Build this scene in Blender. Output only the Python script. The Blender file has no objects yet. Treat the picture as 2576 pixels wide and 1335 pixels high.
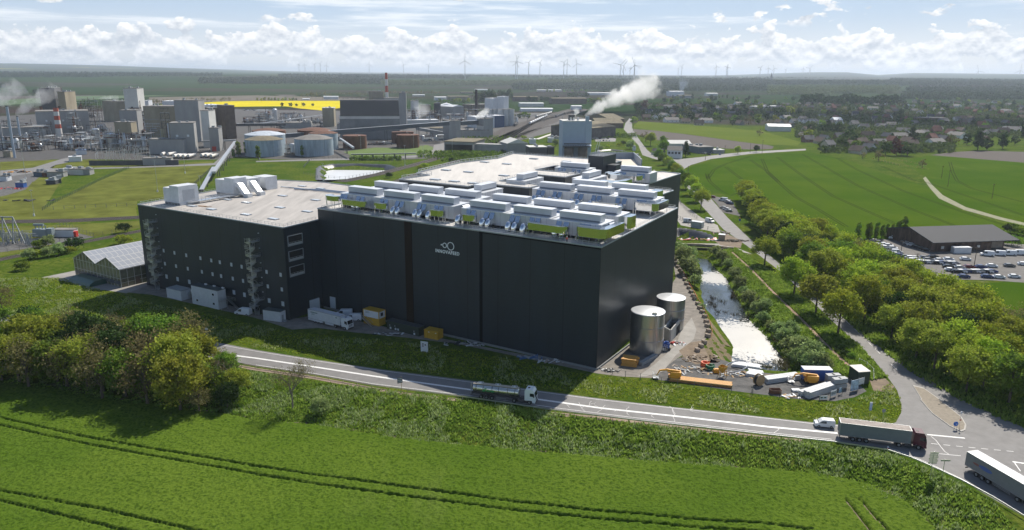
import bpy, math, random
import numpy as np
from mathutils import Vector, Matrix
random.seed(7); rng = np.random.default_rng(7)
R_ = math.radians
# ---------------------------------------------------------------- camera
FPX, CX, CY, HCAM = 1865.0, 1288.0, 667.5, 75.0
PITCH = R_(14.5); ROLL = math.atan(61/7263)
_f = np.array([0, math.cos(PITCH), -math.sin(PITCH)])
_u0 = np.array([0, math.sin(PITCH), math.cos(PITCH)]); _r0 = np.array([1., 0, 0])
_c, _s = math.cos(ROLL), math.sin(ROLL)
CR = _c*_r0+_s*_u0; CU = -_s*_r0+_c*_u0
scene = bpy.context.scene
cam_d = bpy.data.cameras.new('camera'); cam = bpy.data.objects.new('camera', cam_d)
scene.collection.objects.link(cam); scene.camera = cam
cam.matrix_world = Matrix(((CR[0], CU[0], -_f[0], 0), (CR[1], CU[1], -_f[1], 0), (CR[2], CU[2], -_f[2], HCAM), (0, 0, 0, 1)))
cam_d.sensor_width = 36; cam_d.lens = FPX/2576*36
cam_d.clip_start = 1; cam_d.clip_end = 120000
scene.render.resolution_x = 1024; scene.render.resolution_y = 530
# ---------------------------------------------------------------- sun, sky, exposure
SUN_AZ, SUN_EL = R_(29), R_(46)          # azimuth from +Y towards +X
sd = bpy.data.lights.new('sun', 'SUN'); sd.energy = 4.6; sd.angle = R_(0.5); sd.color = (1, .93, .82)
so = bpy.data.objects.new('sun', sd); scene.collection.objects.link(so)
sdir = Vector((math.sin(SUN_AZ)*math.cos(SUN_EL), math.cos(SUN_AZ)*math.cos(SUN_EL), math.sin(SUN_EL)))
so.rotation_euler = sdir.to_track_quat('Z', 'Y').to_euler(); so.location = (0, 0, 300)
HAZE = 6.3e-5
scene.cycles.volume_bounces = 3; scene.cycles.max_bounces = 10
scene.view_settings.view_transform = 'Standard'; scene.view_settings.look = 'None'
scene.view_settings.exposure = EXPO = 0.36; scene.view_settings.gamma = 1

def nn(nt, typ, **kw):
    n = nt.nodes.new(typ)
    for k, v in kw.items():
        if k.startswith('i_'):
            key = k[2:]; key = int(key) if key.isdigit() else key.replace('_', ' ')
            n.inputs[key].default_value = v
        else: setattr(n, k, v)
    return n
def mth(nt, op, a, b=None, c=None, clamp=False):
    n = nt.nodes.new('ShaderNodeMath'); n.operation = op; n.use_clamp = clamp
    for i, x in enumerate((a, b, c)):
        if x is None: continue
        if isinstance(x, (int, float)): n.inputs[i].default_value = x
        else: nt.links.new(x, n.inputs[i])
    return n.outputs[0]
def mixc(nt, fac, a, b, blend='MIX'):
    n = nt.nodes.new('ShaderNodeMix'); n.data_type = 'RGBA'; n.blend_type = blend
    for s_, x in ((n.inputs[0], fac), (n.inputs[6], a), (n.inputs[7], b)):
        if isinstance(x, (int, float)): s_.default_value = x
        elif isinstance(x, tuple): s_.default_value = (*x[:3], 1)
        else: nt.links.new(x, s_)
    return n.outputs[2]
def mrange(nt, x, a, b, c=0., d=1., smooth=True):
    n = nt.nodes.new('ShaderNodeMapRange'); n.clamp = True
    if smooth: n.interpolation_type = 'SMOOTHSTEP'
    nt.links.new(x, n.inputs[0])
    for i, v in zip((1, 2, 3, 4), (a, b, c, d)):
        if isinstance(v, (int, float)): n.inputs[i].default_value = v
        else: nt.links.new(v, n.inputs[i])
    return n.outputs[0]

world = bpy.data.worlds.new('World'); scene.world = world; world.use_nodes = True
nt = world.node_tree; nt.nodes.clear()
out = nn(nt, 'ShaderNodeOutputWorld')
sky = nn(nt, 'ShaderNodeTexSky', sky_type='NISHITA', sun_disc=False, sun_elevation=SUN_EL, sun_rotation=SUN_AZ, altitude=100, air_density=1.0, dust_density=1.0, ozone_density=3.0)
tc = nn(nt, 'ShaderNodeTexCoord'); sep = nn(nt, 'ShaderNodeSeparateXYZ'); nt.links.new(tc.outputs['Generated'], sep.inputs[0])
zz_ = sep.outputs[2]
def cnoise(scale, zs, off, detail=7, rough=.55):
    mp = nn(nt, 'ShaderNodeMapping'); mp.inputs['Scale'].default_value = (scale, scale, zs); mp.inputs['Location'].default_value = off
    nt.links.new(tc.outputs['Generated'], mp.inputs[0])
    nz = nn(nt, 'ShaderNodeTexNoise'); nz.inputs['Scale'].default_value = 1; nz.inputs['Detail'].default_value = detail; nz.inputs['Roughness'].default_value = rough
    nt.links.new(mp.outputs[0], nz.inputs['Vector']); return nz.outputs[0]
# cumulus bank low over the horizon
n1 = cnoise(30, 44, (3.1, 1.7, 0)); n1b = cnoise(30, 44, (3.1, 1.7, .24)); big = cnoise(5, 6, (7.3, 2, 1), 2)
n1c = cnoise(30, 44, (3.35, 1.6, .08))
top = mth(nt, 'MULTIPLY_ADD', big, .045, .030)           # local top of the bank, as sin(elevation)
h = mth(nt, 'DIVIDE', mth(nt, 'SUBTRACT', zz_, .014), mth(nt, 'SUBTRACT', top, .014))
thr = mth(nt, 'MULTIPLY_ADD', mth(nt, 'ABSOLUTE', mth(nt, 'SUBTRACT', h, .38)), .36, .315)
m1 = mrange(nt, mth(nt, 'SUBTRACT', n1, thr), -.005, .035)
shade = mth(nt, 'MULTIPLY_ADD', mth(nt, 'SUBTRACT', n1, n1b), 3.6, .5, clamp=True)
shade = mth(nt, 'MULTIPLY_ADD', mth(nt, 'SUBTRACT', n1, n1c), 1.2, shade, clamp=True)
ccol = mixc(nt, shade, (.50, .55, .62), (.98, .98, .98))
# thin high streaks
n2 = cnoise(3.2, 46, (1.3, 4.4, 5.), 6, .6); m2 = mth(nt, 'MULTIPLY', mrange(nt, n2, .50, .66), mrange(nt, zz_, .035, .06))
lowz = mrange(nt, zz_, .12, .26, .75, 0); m2 = mth(nt, 'MULTIPLY', m2, lowz)
# a few stray puffs above the bank
n3 = cnoise(26, 60, (9.1, 3.4, 2.), 6); n3g = cnoise(9, 15, (5., 8.2, 2.), 1)
m3 = mth(nt, 'MULTIPLY', mrange(nt, mth(nt, 'MULTIPLY', n3, n3g), .335, .37), mrange(nt, zz_, .055, .065))
m1 = mth(nt, 'MAXIMUM', m1, mth(nt, 'MULTIPLY', m3, mrange(nt, zz_, .12, .26, 1, 0)))
# milky air at the horizon and upwards cooler blue
hz = mrange(nt, zz_, .005, .085, 1, 0)
bg1 = nn(nt, 'ShaderNodeBackground'); bg1.inputs[1].default_value = SKY_S = .09
nt.links.new(sky.outputs[0], bg1.inputs[0])
bgh = nn(nt, 'ShaderNodeBackground'); nt.links.new(mixc(nt, hz, (.50, .64, .82), (.84, .87, .90)), bgh.inputs[0]); bgh.inputs[1].default_value = .82
bg2 = nn(nt, 'ShaderNodeBackground'); nt.links.new(ccol, bg2.inputs[0]); bg2.inputs[1].default_value = .95
bg3 = nn(nt, 'ShaderNodeBackground'); bg3.inputs[0].default_value = (.9, .93, .96, 1); bg3.inputs[1].default_value = .92
def mixs(f, a, b):
    n = nn(nt, 'ShaderNodeMixShader'); nt.links.new(f, n.inputs[0]) if not isinstance(f, float) else setattr(n.inputs[0], 'default_value', f)
    nt.links.new(a, n.inputs[1]); nt.links.new(b, n.inputs[2]); return n.outputs[0]
hm = mrange(nt, zz_, .10, .45, .9, 0)
s = mixs(hm, bg1.outputs[0], bgh.outputs[0]); s = mixs(m2, s, bg3.outputs[0]); s = mixs(m1, s, bg2.outputs[0])
nt.links.new(s, out.inputs[0])

# ---------------------------------------------------------------- helpers
def at(x, y, z=0.):
    """point of height z seen at pixel (x,y) of the 2576 px wide photograph"""
    d = CR*(x-CX)/FPX+CU*(CY-y)/FPX+_f
    t = (z-HCAM)/d[2]; return Vector(d*t)+Vector((0, 0, HCAM))
def px(p):
    v = np.array(p, float)-[0, 0, HCAM]; w = v@_f
    return (CX+FPX*(v@CR)/w, CY-FPX*(v@CU)/w)
def zabove(x, y, ytop):
    """height of something standing at ground pixel (x,y) whose top shows at row ytop"""
    p = at(x, y); lo, hi = 0., 400.
    for _ in range(40):
        m = (lo+hi)/2
        if px((p.x, p.y, m))[1] > ytop: lo = m
        else: hi = m
    return lo
class Z:                                   # zoomed-crop pixel -> overview pixel
    def __init__(s, x0, y0, w, W=2576): s.a, s.b, s.k = x0*.62891, y0*.62891, w/W*.62891
    def __call__(s, x, y): return (s.a+x*s.k, s.b+y*s.k)
    def at(s, x, y, z=0.): return at(*s(x, y), z)

MATS = {}
def mat(name, col, rough=.8, metal=0., var=0., vscale=.3, bump=0., bscale=3., spec=.5, objvar=0., trans=0., emit=0., streak=None, alpha=1.):
    if name in MATS: return MATS[name]
    m = bpy.data.materials.new(name); m.use_nodes = True; nt = m.node_tree
    b = nt.nodes['Principled BSDF']; b.inputs['Roughness'].default_value = rough; b.inputs['Metallic'].default_value = metal
    b.inputs['Specular IOR Level'].default_value = spec
    c = (*col, 1); cur = None
    geo = nn(nt, 'ShaderNodeNewGeometry')
    if var:
        mp = nn(nt, 'ShaderNodeMapping'); nt.links.new(geo.outputs['Position'], mp.inputs[0])
        if streak: mp.inputs['Scale'].default_value = streak
        nz = nn(nt, 'ShaderNodeTexNoise'); nz.inputs['Scale'].default_value = vscale; nz.inputs['Detail'].default_value = 6; nz.inputs['Roughness'].default_value = .65
        nt.links.new(mp.outputs[0], nz.inputs['Vector'])
        f = mrange(nt, nz.outputs[0], .3, .7, 1-var, 1+var, False)
        mm = nn(nt, 'ShaderNodeVectorMath', operation='SCALE'); mm.inputs[0].default_value = col; nt.links.new(f, mm.inputs['Scale']); cur = mm.outputs[0]
    if objvar:
        oi = nn(nt, 'ShaderNodeObjectInfo'); f = mth(nt, 'MULTIPLY_ADD', oi.outputs['Random'], 2*objvar, 1-objvar)
        mm = nn(nt, 'ShaderNodeVectorMath', operation='SCALE'); nt.links.new(f, mm.inputs['Scale'])
        if cur is None: mm.inputs[0].default_value = col
        else: nt.links.new(cur, mm.inputs[0])
        cur = mm.outputs[0]
    if cur is None: b.inputs['Base Color'].default_value = c
    else: nt.links.new(cur, b.inputs['Base Color'])
    if bump:
        nz = nn(nt, 'ShaderNodeTexNoise'); nz.inputs['Scale'].default_value = bscale; nz.inputs['Detail'].default_value = 5
        nt.links.new(geo.outputs['Position'], nz.inputs['Vector'])
        bp = nn(nt, 'ShaderNodeBump'); bp.inputs['Distance'].default_value = bump; nt.links.new(nz.outputs[0], bp.inputs['Height']); nt.links.new(bp.outputs[0], b.inputs['Normal'])
    if trans:
        tr = nn(nt, 'ShaderNodeBsdfTranslucent'); 
        if cur is None: tr.inputs[0].default_value = c
        else: nt.links.new(cur, tr.inputs[0])
        mx = nn(nt, 'ShaderNodeMixShader'); mx.inputs[0].default_value = trans
        nt.links.new(b.outputs[0], mx.inputs[1]); nt.links.new(tr.outputs[0], mx.inputs[2]); nt.links.new(mx.outputs[0], nt.nodes['Material Output'].inputs[0])
    MATS[name] = m; return m

class MB:
    def __init__(s): s.v = []; s.f = []; s.m = []
    def add(s, vs, fs, mi=0):
        k = len(s.v); s.v += [tuple(v) for v in vs]; s.f += [tuple(i+k for i in f) for f in fs]; s.m += [mi]*len(fs); return s
    def box(s, x0, x1, y0, y1, z0, z1, mi=0):
        x0, x1 = min(x0, x1), max(x0, x1); y0, y1 = min(y0, y1), max(y0, y1)
        return s.add([(x0, y0, z0), (x1, y0, z0), (x1, y1, z0), (x0, y1, z0), (x0, y0, z1), (x1, y0, z1), (x1, y1, z1), (x0, y1, z1)],
                     [(0, 3, 2, 1), (4, 5, 6, 7), (0, 1, 5, 4), (1, 2, 6, 5), (2, 3, 7, 6), (3, 0, 4, 7)], mi)
    def prism(s, poly, z0, z1, mi=0, mtop=None, bottom=True):
        n = len(poly); a = sum(poly[i][0]*poly[(i+1) % n][1]-poly[(i+1) % n][0]*poly[i][1] for i in range(n))
        if a < 0: poly = poly[::-1]
        vs = [(p[0], p[1], z0) for p in poly]+[(p[0], p[1], z1) for p in poly]
        s.add(vs, [(i, (i+1) % n, n+(i+1) % n, n+i) for i in range(n)]+([tuple(range(n-1, -1, -1))] if bottom else []), mi)
        k = len(s.v)-2*n; s.f.append(tuple(k+n+i for i in range(n))); s.m.append(mi if mtop is None else mtop); return s
    def xprism(s, prof, x0, x1, mi=0):            # profile in (y,z) extruded along x
        n = len(prof); vs = [(x0, p[0], p[1]) for p in prof]+[(x1, p[0], p[1]) for p in prof]
        return s.add(vs, [(i, (i+1) % n, n+(i+1) % n, n+i) for i in range(n)]+[tuple(range(n-1, -1, -1)), tuple(range(n, 2*n))], mi)
    def yprism(s, prof, y0, y1, mi=0):            # profile in (x,z) extruded along y
        n = len(prof); vs = [(p[0], y0, p[1]) for p in prof]+[(p[0], y1, p[1]) for p in prof]
        return s.add(vs, [(i, (i+1) % n, n+(i+1) % n, n+i) for i in range(n)]+[tuple(range(n-1, -1, -1)), tuple(range(n, 2*n))], mi)
    def cyl(s, x, y, z0, z1, r, n=16, r2=None, mi=0, mcap=None):
        r2 = r if r2 is None else r2; vs = []
        for z, rr in ((z0, r), (z1, r2)): vs += [(x+rr*math.cos(2*math.pi*i/n), y+rr*math.sin(2*math.pi*i/n), z) for i in range(n)]
        s.add(vs, [(i, (i+1) % n, n+(i+1) % n, n+i) for i in range(n)], mi); k = len(s.v)-2*n
        s.f += [tuple(k+n-1-i for i in range(n)), tuple(k+n+i for i in range(n))]; s.m += [mi, mi if mcap is None else mcap]; return s
    def lathe(s, x, y, prof, n=24, mi=0):         # prof [(r,z)...]
        vs = []
        for r, z in prof: vs += [(x+max(r, 1e-3)*math.cos(2*math.pi*i/n), y+max(r, 1e-3)*math.sin(2*math.pi*i/n), z) for i in range(n)]
        return s.add(vs, [(j*n+i, j*n+(i+1) % n, (j+1)*n+(i+1) % n, (j+1)*n+i) for j in range(len(prof)-1) for i in range(n)], mi)
    def tube(s, pts, r, n=6, mi=0, r2=None):
        pts = [Vector(p) for p in pts]; vs = []; m = len(pts)
        for j, p in enumerate(pts):
            d = (pts[min(j+1, m-1)]-pts[max(j-1, 0)]); d = d.normalized() if d.length else Vector((0, 0, 1))
            a = d.cross(Vector((0, 0, 1))); a = a.normalized() if a.length > 1e-3 else Vector((1, 0, 0)); b = a.cross(d)
            rr = r if r2 is None else r+(r2-r)*j/(m-1)
            vs += [p+a*rr*math.cos(2*math.pi*i/n)+b*rr*math.sin(2*math.pi*i/n) for i in range(n)]
        s.add(vs, [(j*n+i, j*n+(i+1) % n, (j+1)*n+(i+1) % n, (j+1)*n+i) for j in range(m-1) for i in range(n)]+[tuple(range(n-1, -1, -1)), tuple((m-1)*n+i for i in range(n))], mi); return s
    def bar(s, p, q, w, h=None, mi=0):
        p, q = Vector(p), Vector(q); h = w if h is None else h; d = (q-p).normalized()
        a = d.cross(Vector((0, 0, 1))); a = a.normalized() if a.length > 1e-3 else Vector((1, 0, 0)); b = a.cross(d)
        vs = [o+a*sx*w/2+b*sy*h/2 for o in (p, q) for sx, sy in ((-1, -1), (1, -1), (1, 1), (-1, 1))]
        return s.add(vs, [(0, 1, 5, 4), (1, 2, 6, 5), (2, 3, 7, 6), (3, 0, 4, 7), (0, 3, 2, 1), (4, 5, 6, 7)], mi)
    def build(s, name, mats, parent=None, smooth=False, loc=None, rot=0., autosm=None):
        me = bpy.data.meshes.new(name); me.from_pydata(s.v, [], s.f)
        mats = mats if isinstance(mats, (list, tuple)) else [mats]
        for m in mats: me.materials.append(m)
        if len(mats) > 1: me.polygons.foreach_set('material_index', s.m)
        if smooth: me.polygons.foreach_set('use_smooth', [len(f) <= 4 for f in s.f])
        me.update(); o = bpy.data.objects.new(name, me); scene.collection.objects.link(o)
        if parent: o.parent = parent
        if loc is not None: o.location = loc
        o.rotation_euler.z = rot; return o
LABELS = {}
def tag(o, label, cat, group=None, kind=None):
    if label: o['label'] = label
    if cat: o['category'] = cat
    if group: o['group'] = group
    if kind: o['kind'] = kind
    return o
def thing(name, label, cat, loc=(0, 0, 0), rot=0., group=None):
    o = bpy.data.objects.new(name, None); scene.collection.objects.link(o); o.location = loc; o.rotation_euler.z = rot
    o.empty_display_size = .5; return tag(o, label, cat, group)
def copy_tree(o, loc, rot=None, label=None, scale=None, parent=None, kids=True):
    c = o.copy(); scene.collection.objects.link(c); c.parent = parent
    if parent is None:
        c.location = loc
        if rot is not None: c.rotation_euler.z = rot
        if label: c['label'] = label
        if scale is not None: c.scale = scale if isinstance(scale, tuple) else (scale,)*3
    if kids:
        for ch in KIDS.get(o.name) or [x for x in scene.collection.objects if x.parent == o]: copy_tree(ch, None, parent=c)
    return c
KIDS = {}
def register(o):                            # remember the children of a prototype so copies are quick
    al = [x for x in scene.collection.objects if x.parent]
    def rec(a):
        KIDS[a.name] = [x for x in al if x.parent == a]
        for k in KIDS[a.name]: rec(k)
    rec(o); return o
def ccopy(o, loc, rot=0., label=None, scale=1.):
    def rec(a, parent):
        c = a.copy(); scene.collection.objects.link(c)
        if parent: c.parent = parent
        for k in KIDS.get(a.name, ()): rec(k, c)
        return c
    c = rec(o, None); c.location = loc; c.rotation_euler.z = rot
    c.scale = scale if isinstance(scale, tuple) else (scale,)*3
    if label: c['label'] = label
    return c
def sheet(name, pts, z, m, kind='structure', label=None, cat=None, px_=True, group=None):
    ps = [at(*p) for p in pts] if px_ else [Vector((p[0], p[1], 0)) for p in pts]
    a = sum(ps[i].x*ps[(i+1) % len(ps)].y-ps[(i+1) % len(ps)].x*ps[i].y for i in range(len(ps)))
    if a < 0: ps = ps[::-1]
    from mathutils.geometry import tessellate_polygon
    tri = tessellate_polygon([ps]); mb = MB()
    mb.add([(p.x, p.y, z) for p in ps], [tuple(t) for t in tri]); o = mb.build(name, m)
    me = o.data
    if me.polygons[0].normal.z < 0: me.flip_normals()
    return tag(o, label, cat, group, kind)
def inpoly(X, Y, poly):
    c = np.zeros(X.shape, bool); n = len(poly)
    for i in range(n):
        x1, y1 = poly[i][:2]; x2, y2 = poly[(i+1) % n][:2]
        if y1 == y2: continue
        t = ((y1 > Y) != (y2 > Y)) & (X < (x2-x1)*(Y-y1)/(y2-y1)+x1); c ^= t
    return c
def segdist(X, Y, poly, closed=True):
    d = np.full(X.shape, 1e9); n = len(poly)
    for i in range(n if closed else n-1):
        ax, ay = poly[i][:2]; bx, by = poly[(i+1) % n][:2]; L = (bx-ax)**2+(by-ay)**2+1e-9
        t = np.clip(((X-ax)*(bx-ax)+(Y-ay)*(by-ay))/L, 0, 1); d = np.minimum(d, np.hypot(X-ax-t*(bx-ax), Y-ay-t*(by-ay)))
    return d
def smooth01(t): t = np.clip(t, 0, 1); return t*t*(3-2*t)
ORD = ['first', 'second', 'third', 'fourth', 'fifth', 'sixth', 'seventh', 'eighth', 'ninth', 'tenth', 'eleventh', 'twelfth', 'thirteenth', 'fourteenth', 'fifteenth', 'sixteenth', 'seventeenth', 'eighteenth', 'nineteenth', 'twentieth', 'twenty-first', 'twenty-second', 'twenty-third', 'twenty-fourth', 'twenty-fifth', 'twenty-sixth', 'twenty-seventh', 'twenty-eighth', 'twenty-ninth', 'thirtieth']
def ordw(i): return ORD[i] if i < 30 else ('thirty-' if i < 39 else 'forty-' if i < 49 else 'fifty-')+ORD[(i-30) % 10 if i < 39 else (i-39) % 10] if i < 59 else 'far'
def text_mb(txt, size, ext=.0, sp=1.):
    cu = bpy.data.curves.new('t', 'FONT'); cu.body = txt; cu.size = size; cu.extrude = ext; cu.space_character = sp; cu.offset = size*.03
    o = bpy.data.objects.new('t', cu); scene.collection.objects.link(o)
    dg = bpy.context.evaluated_depsgraph_get(); me = bpy.data.meshes.new_from_object(o.evaluated_get(dg))
    vs = [tuple(v.co) for v in me.vertices]; fs = [tuple(p.vertices) for p in me.polygons]
    bpy.data.objects.remove(o); bpy.data.curves.remove(cu); bpy.data.meshes.remove(me); return vs, fs
# ================================================================ GROUND
def groundmat():
    m = bpy.data.materials.new('ground_grass'); m.use_nodes = True; nt = m.node_tree; b = nt.nodes['Principled BSDF']; b.inputs['Roughness'].default_value = .95; b.inputs['Specular IOR Level'].default_value = 0
    geo = nn(nt, 'ShaderNodeNewGeometry'); P = geo.outputs['Position']
    def noise(sc, det=5, v=P, r=.6):
        n = nn(nt, 'ShaderNodeTexNoise'); n.inputs['Scale'].default_value = sc; n.inputs['Detail'].default_value = det; n.inputs['Roughness'].default_value = r
        nt.links.new(v, n.inputs['Vector']); return n.outputs[0]
    near = mixc(nt, mrange(nt, noise(.05), .35, .65), (.060, .105, .012), (.125, .15, .024))
    near = mixc(nt, mrange(nt, noise(.6, 8), .35, .7), near, (.040, .080, .008))
    near = mixc(nt, mrange(nt, noise(.22, 6), .60, .72), near, (.15, .155, .07))
    # distant farmland: voronoi patchwork of fields
    mp = nn(nt, 'ShaderNodeMapping'); mp.inputs['Scale'].default_value = (.0011, .0028, 0); mp.inputs['Rotation'].default_value = (0, 0, .22); nt.links.new(P, mp.inputs[0])
    vo = nn(nt, 'ShaderNodeTexVoronoi'); vo.voronoi_dimensions = '2D'; vo.distance = 'CHEBYCHEV'; vo.inputs['Scale'].default_value = 1; nt.links.new(mp.outputs[0], vo.inputs['Vector'])
    sp = nn(nt, 'ShaderNodeSeparateColor'); nt.links.new(vo.outputs['Color'], sp.inputs[0])
    cr = nn(nt, 'ShaderNodeValToRGB'); nt.links.new(sp.outputs[0], cr.inputs[0]); cr.color_ramp.interpolation = 'CONSTANT'
    e = cr.color_ramp.elements; e[0].color = (0.022, 0.053, 0.015, 1); e[1].position = .2; e[1].color = (0.034, 0.062, 0.021, 1)
    for p, c in ((.36, (0.053, 0.038, 0.036, 1)), (.5, (0.024, 0.046, 0.015, 1)), (.62, (0.062, 0.053, 0.049, 1)), (.7, (0.028, 0.059, 0.017, 1)), (.82, (0.043, 0.034, 0.034, 1)), (.9, (0.037, 0.062, 0.025, 1)), (.965, (0.361, 0.314, 0.009, 1))):
        k = e.new(p); k.color = c
    far = mixc(nt, mrange(nt, noise(.004, 4), .3, .7), cr.outputs[0], (.03, .05, .015)); 
    far = mixc(nt, .3, far, cr.outputs[0])
    ln = nn(nt, 'ShaderNodeVectorMath', operation='LENGTH'); nt.links.new(P, ln.inputs[0])
    col = mixc(nt, mrange(nt, ln.outputs['Value'], 1180, 1260), near, far)
    nt.links.new(col, b.inputs['Base Color'])
    bp = nn(nt, 'ShaderNodeBump'); bp.inputs['Distance'].default_value = .5; nt.links.new(noise(1.1, 6), bp.inputs['Height']); nt.links.new(bp.outputs[0], b.inputs['Normal'])
    return m
# outlines (overview pixels)
z34 = Z(3072, 1150, 1024); z24 = Z(2048, 1150, 1024); z14 = Z(1024, 1150, 1024); z04 = Z(0, 1150, 1024)
z35 = Z(3072, 1592, 1024); z05 = Z(0, 1592, 1024)
z23 = Z(2048, 680, 1024); z33 = Z(3072, 680, 1024); z13 = Z(1024, 680, 1024); z03 = Z(0, 680, 1024)
z02 = Z(0, 200, 1024); z12 = Z(1024, 200, 1024); z22 = Z(2048, 200, 1024); z32 = Z(3072, 200, 1024)
PIC = [(1758, 664), (1756, 703), (1763, 745), (1768, 770), (1795, 800), (1822, 840), (1842, 878), (1833, 905), (1845, 922), (1890, 930), (1932, 936), (1988, 938), (1984, 915), (1972, 890), (1955, 858), (1930, 832), (1896, 802), (1868, 765), (1858, 735), (1836, 697), (1808, 675), (1782, 652), (1745, 648)]
POND = [at(*p, -2.2) for p in PIC]
BAS1 = [at(*z12(*p)) for p in [(605, 1195), (640, 1170), (760, 1150), (1000, 1145), (1330, 1155), (1420, 1185), (1290, 1240), (1100, 1290), (780, 1310), (600, 1310)]]
BAS2 = [at(*z23(*p)) for p in [(1590, 590), (1640, 580), (1800, 598), (1930, 630), (2020, 660), (2050, 695), (2000, 712), (1800, 705), (1500, 700)]]
BAS3 = [at(*z22(*p)) for p in [(860, 1008), (1000, 1002), (1110, 1012), (1175, 1032), (1120, 1040), (860, 1040)]]
ROADLOW = [at(*p) for p in [(-80, 830), (200, 858), (400, 882), (644, 925), (794, 948), (936, 973), (1164, 1002), (1288, 1020), (1398, 1036), (1583, 1059), (1932, 1099), (2092, 1117), (2232, 1138), (2292, 1158), (2345, 1181), (2420, 1216), (2576, 1309), (2700, 1390)]]
FZ = -2.6
FIELDTOP = [at(*p, FZ) for p in [(-200, 930), (0, 958), (300, 1010), (560, 1046), (640, 1062), (780, 1072), (1000, 1108), (1300, 1138), (1600, 1163), (1900, 1186), (2060, 1197), (2180, 1222), (2280, 1268), (2350, 1335), (2400, 1400)]]
SLOPEREG = ROADLOW+[Vector((130, 40, 0)), Vector((-260, 40, 0))]
FIELDREG = FIELDTOP+[at(2400, 1600, FZ), at(-300, 1600, FZ)]
def interp(poly, X):
    xs = np.array([p.x for p in poly]); ys = np.array([p.y for p in poly]); return np.interp(X, xs, ys)
VNC = {}
def vnoise(X, Y, s, seed=0):
    """cheap smooth value noise"""
    if seed not in VNC: VNC[seed] = np.random.default_rng(seed).random((257, 257))
    r = VNC[seed]; x = X/s+1000.3; y = Y/s+1000.7
    i = np.floor(x).astype(int); j = np.floor(y).astype(int); fx = smooth01(x-i); fy = smooth01(y-j); i %= 256; j %= 256
    return (r[i, j]*(1-fx)+r[i+1, j]*fx)*(1-fy)+(r[i, j+1]*(1-fx)+r[i+1, j+1]*fx)*fy
def height(X, Y):
    Hh = np.zeros(X.shape)
    near = (Y < 262)
    if near.any():
        below = inpoly(X, Y, SLOPEREG); dr = segdist(X, Y, ROADLOW, False)-1.; df = segdist(X, Y, FIELDTOP, False); inf = inpoly(X, Y, FIELDREG)
        t = np.where(inf, 1., np.clip(dr/(dr+df+1e-6), 0, 1)); t = np.where(below, smooth01(t), 0)
        rough = (vnoise(X, Y, 3.1, 5)+.5*vnoise(X, Y, 1.3, 6)-.6)*.55*np.sin(np.pi*np.clip(t, 0, 1))
        Hh = np.where(near & below, FZ*t+rough, 0)
    for poly, dep, w in () if X.min() > 400 or Y.min() > 900 else ((POND, -3.4, 5.), (BAS1, -5., 9.), (BAS2, -4.5, 6.), (BAS3, -3., 6.)):
        ins = inpoly(X, Y, poly); d = segdist(X, Y, poly)
        if poly is POND: Hh = Hh+np.where(ins, -2.2-1.2*smooth01(d/w), -2.2*(1-smooth01(d/5.)))
        else: Hh = Hh+np.where(ins, dep*smooth01(d/w), 0)
    # left and right horizon rises, gentle roll far away
    D = np.hypot(X, Y); az = np.degrees(np.arctan2(X, Y))
    Hh = Hh+47*smooth01((D-2500)/3600)
    far = smooth01((D-6000)/16000)
    Hh = Hh+far*(vnoise(X, Y, 3200, 3)-.35)*60
    Hh = Hh+smooth01((D-8000)/9000)*(120*smooth01((-14-az)/20)+85*smooth01((az-14)/9)*(1-.6*smooth01((az-24)/1.2)*(1-smooth01((az-26)/1.5))))*np.where(D > 8000, 1, 0)
    return Hh
def gspace(lo, hi, step, R, g):
    c = list(np.arange(lo, hi+step, step)); s = step
    a = c[-1]
    while a < R: s *= g; a += s; c.append(a)
    s = step; a = c[0]; L = []
    while a > -R: s *= g; a -= s; L.append(a)
    return np.array(L[::-1]+c)
gx = gspace(-260, 330, 2.2, 38000, 1.10); gy = gspace(90, 340, 2.2, 38000, 1.10); gy = gy[gy > -400]
def gridmesh(name, xs, ys, hf, m, smooth=True):
    X, Y = np.meshgrid(xs, ys, indexing='ij'); Zg = hf(X, Y); n, k = X.shape
    co = np.stack([X, Y, Zg], -1).reshape(-1, 3).astype(np.float32)
    i = np.arange(n*k).reshape(n, k); q = np.stack([i[:-1, :-1], i[1:, :-1], i[1:, 1:], i[:-1, 1:]], -1).reshape(-1, 4)
    return rawmesh(name, co, q, m, smooth)
def rawmesh(name, co, q, m, smooth=False, parent=None):
    me = bpy.data.meshes.new(name); me.vertices.add(len(co)); me.vertices.foreach_set('co', np.ascontiguousarray(co, np.float32).ravel())
    w = q.shape[1]; me.loops.add(q.size); me.loops.foreach_set('vertex_index', q.ravel().astype(np.int32))
    me.polygons.add(len(q)); me.polygons.foreach_set('loop_start', (np.arange(len(q))*w).astype(np.int32))
    try: me.polygons.foreach_set('loop_total', np.full(len(q), w, np.int32))
    except Exception: pass
    if smooth: me.polygons.foreach_set('use_smooth', np.ones(len(q), bool))
    me.update(calc_edges=True); me.validate()
    for x in (m if isinstance(m, (list, tuple)) else [m]): me.materials.append(x)
    o = bpy.data.objects.new(name, me); scene.collection.objects.link(o)
    if parent: o.parent = parent
    return o
GM = groundmat()
g = gridmesh('ground', gx, gy, height, GM); tag(g, None, None, kind='structure')
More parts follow.
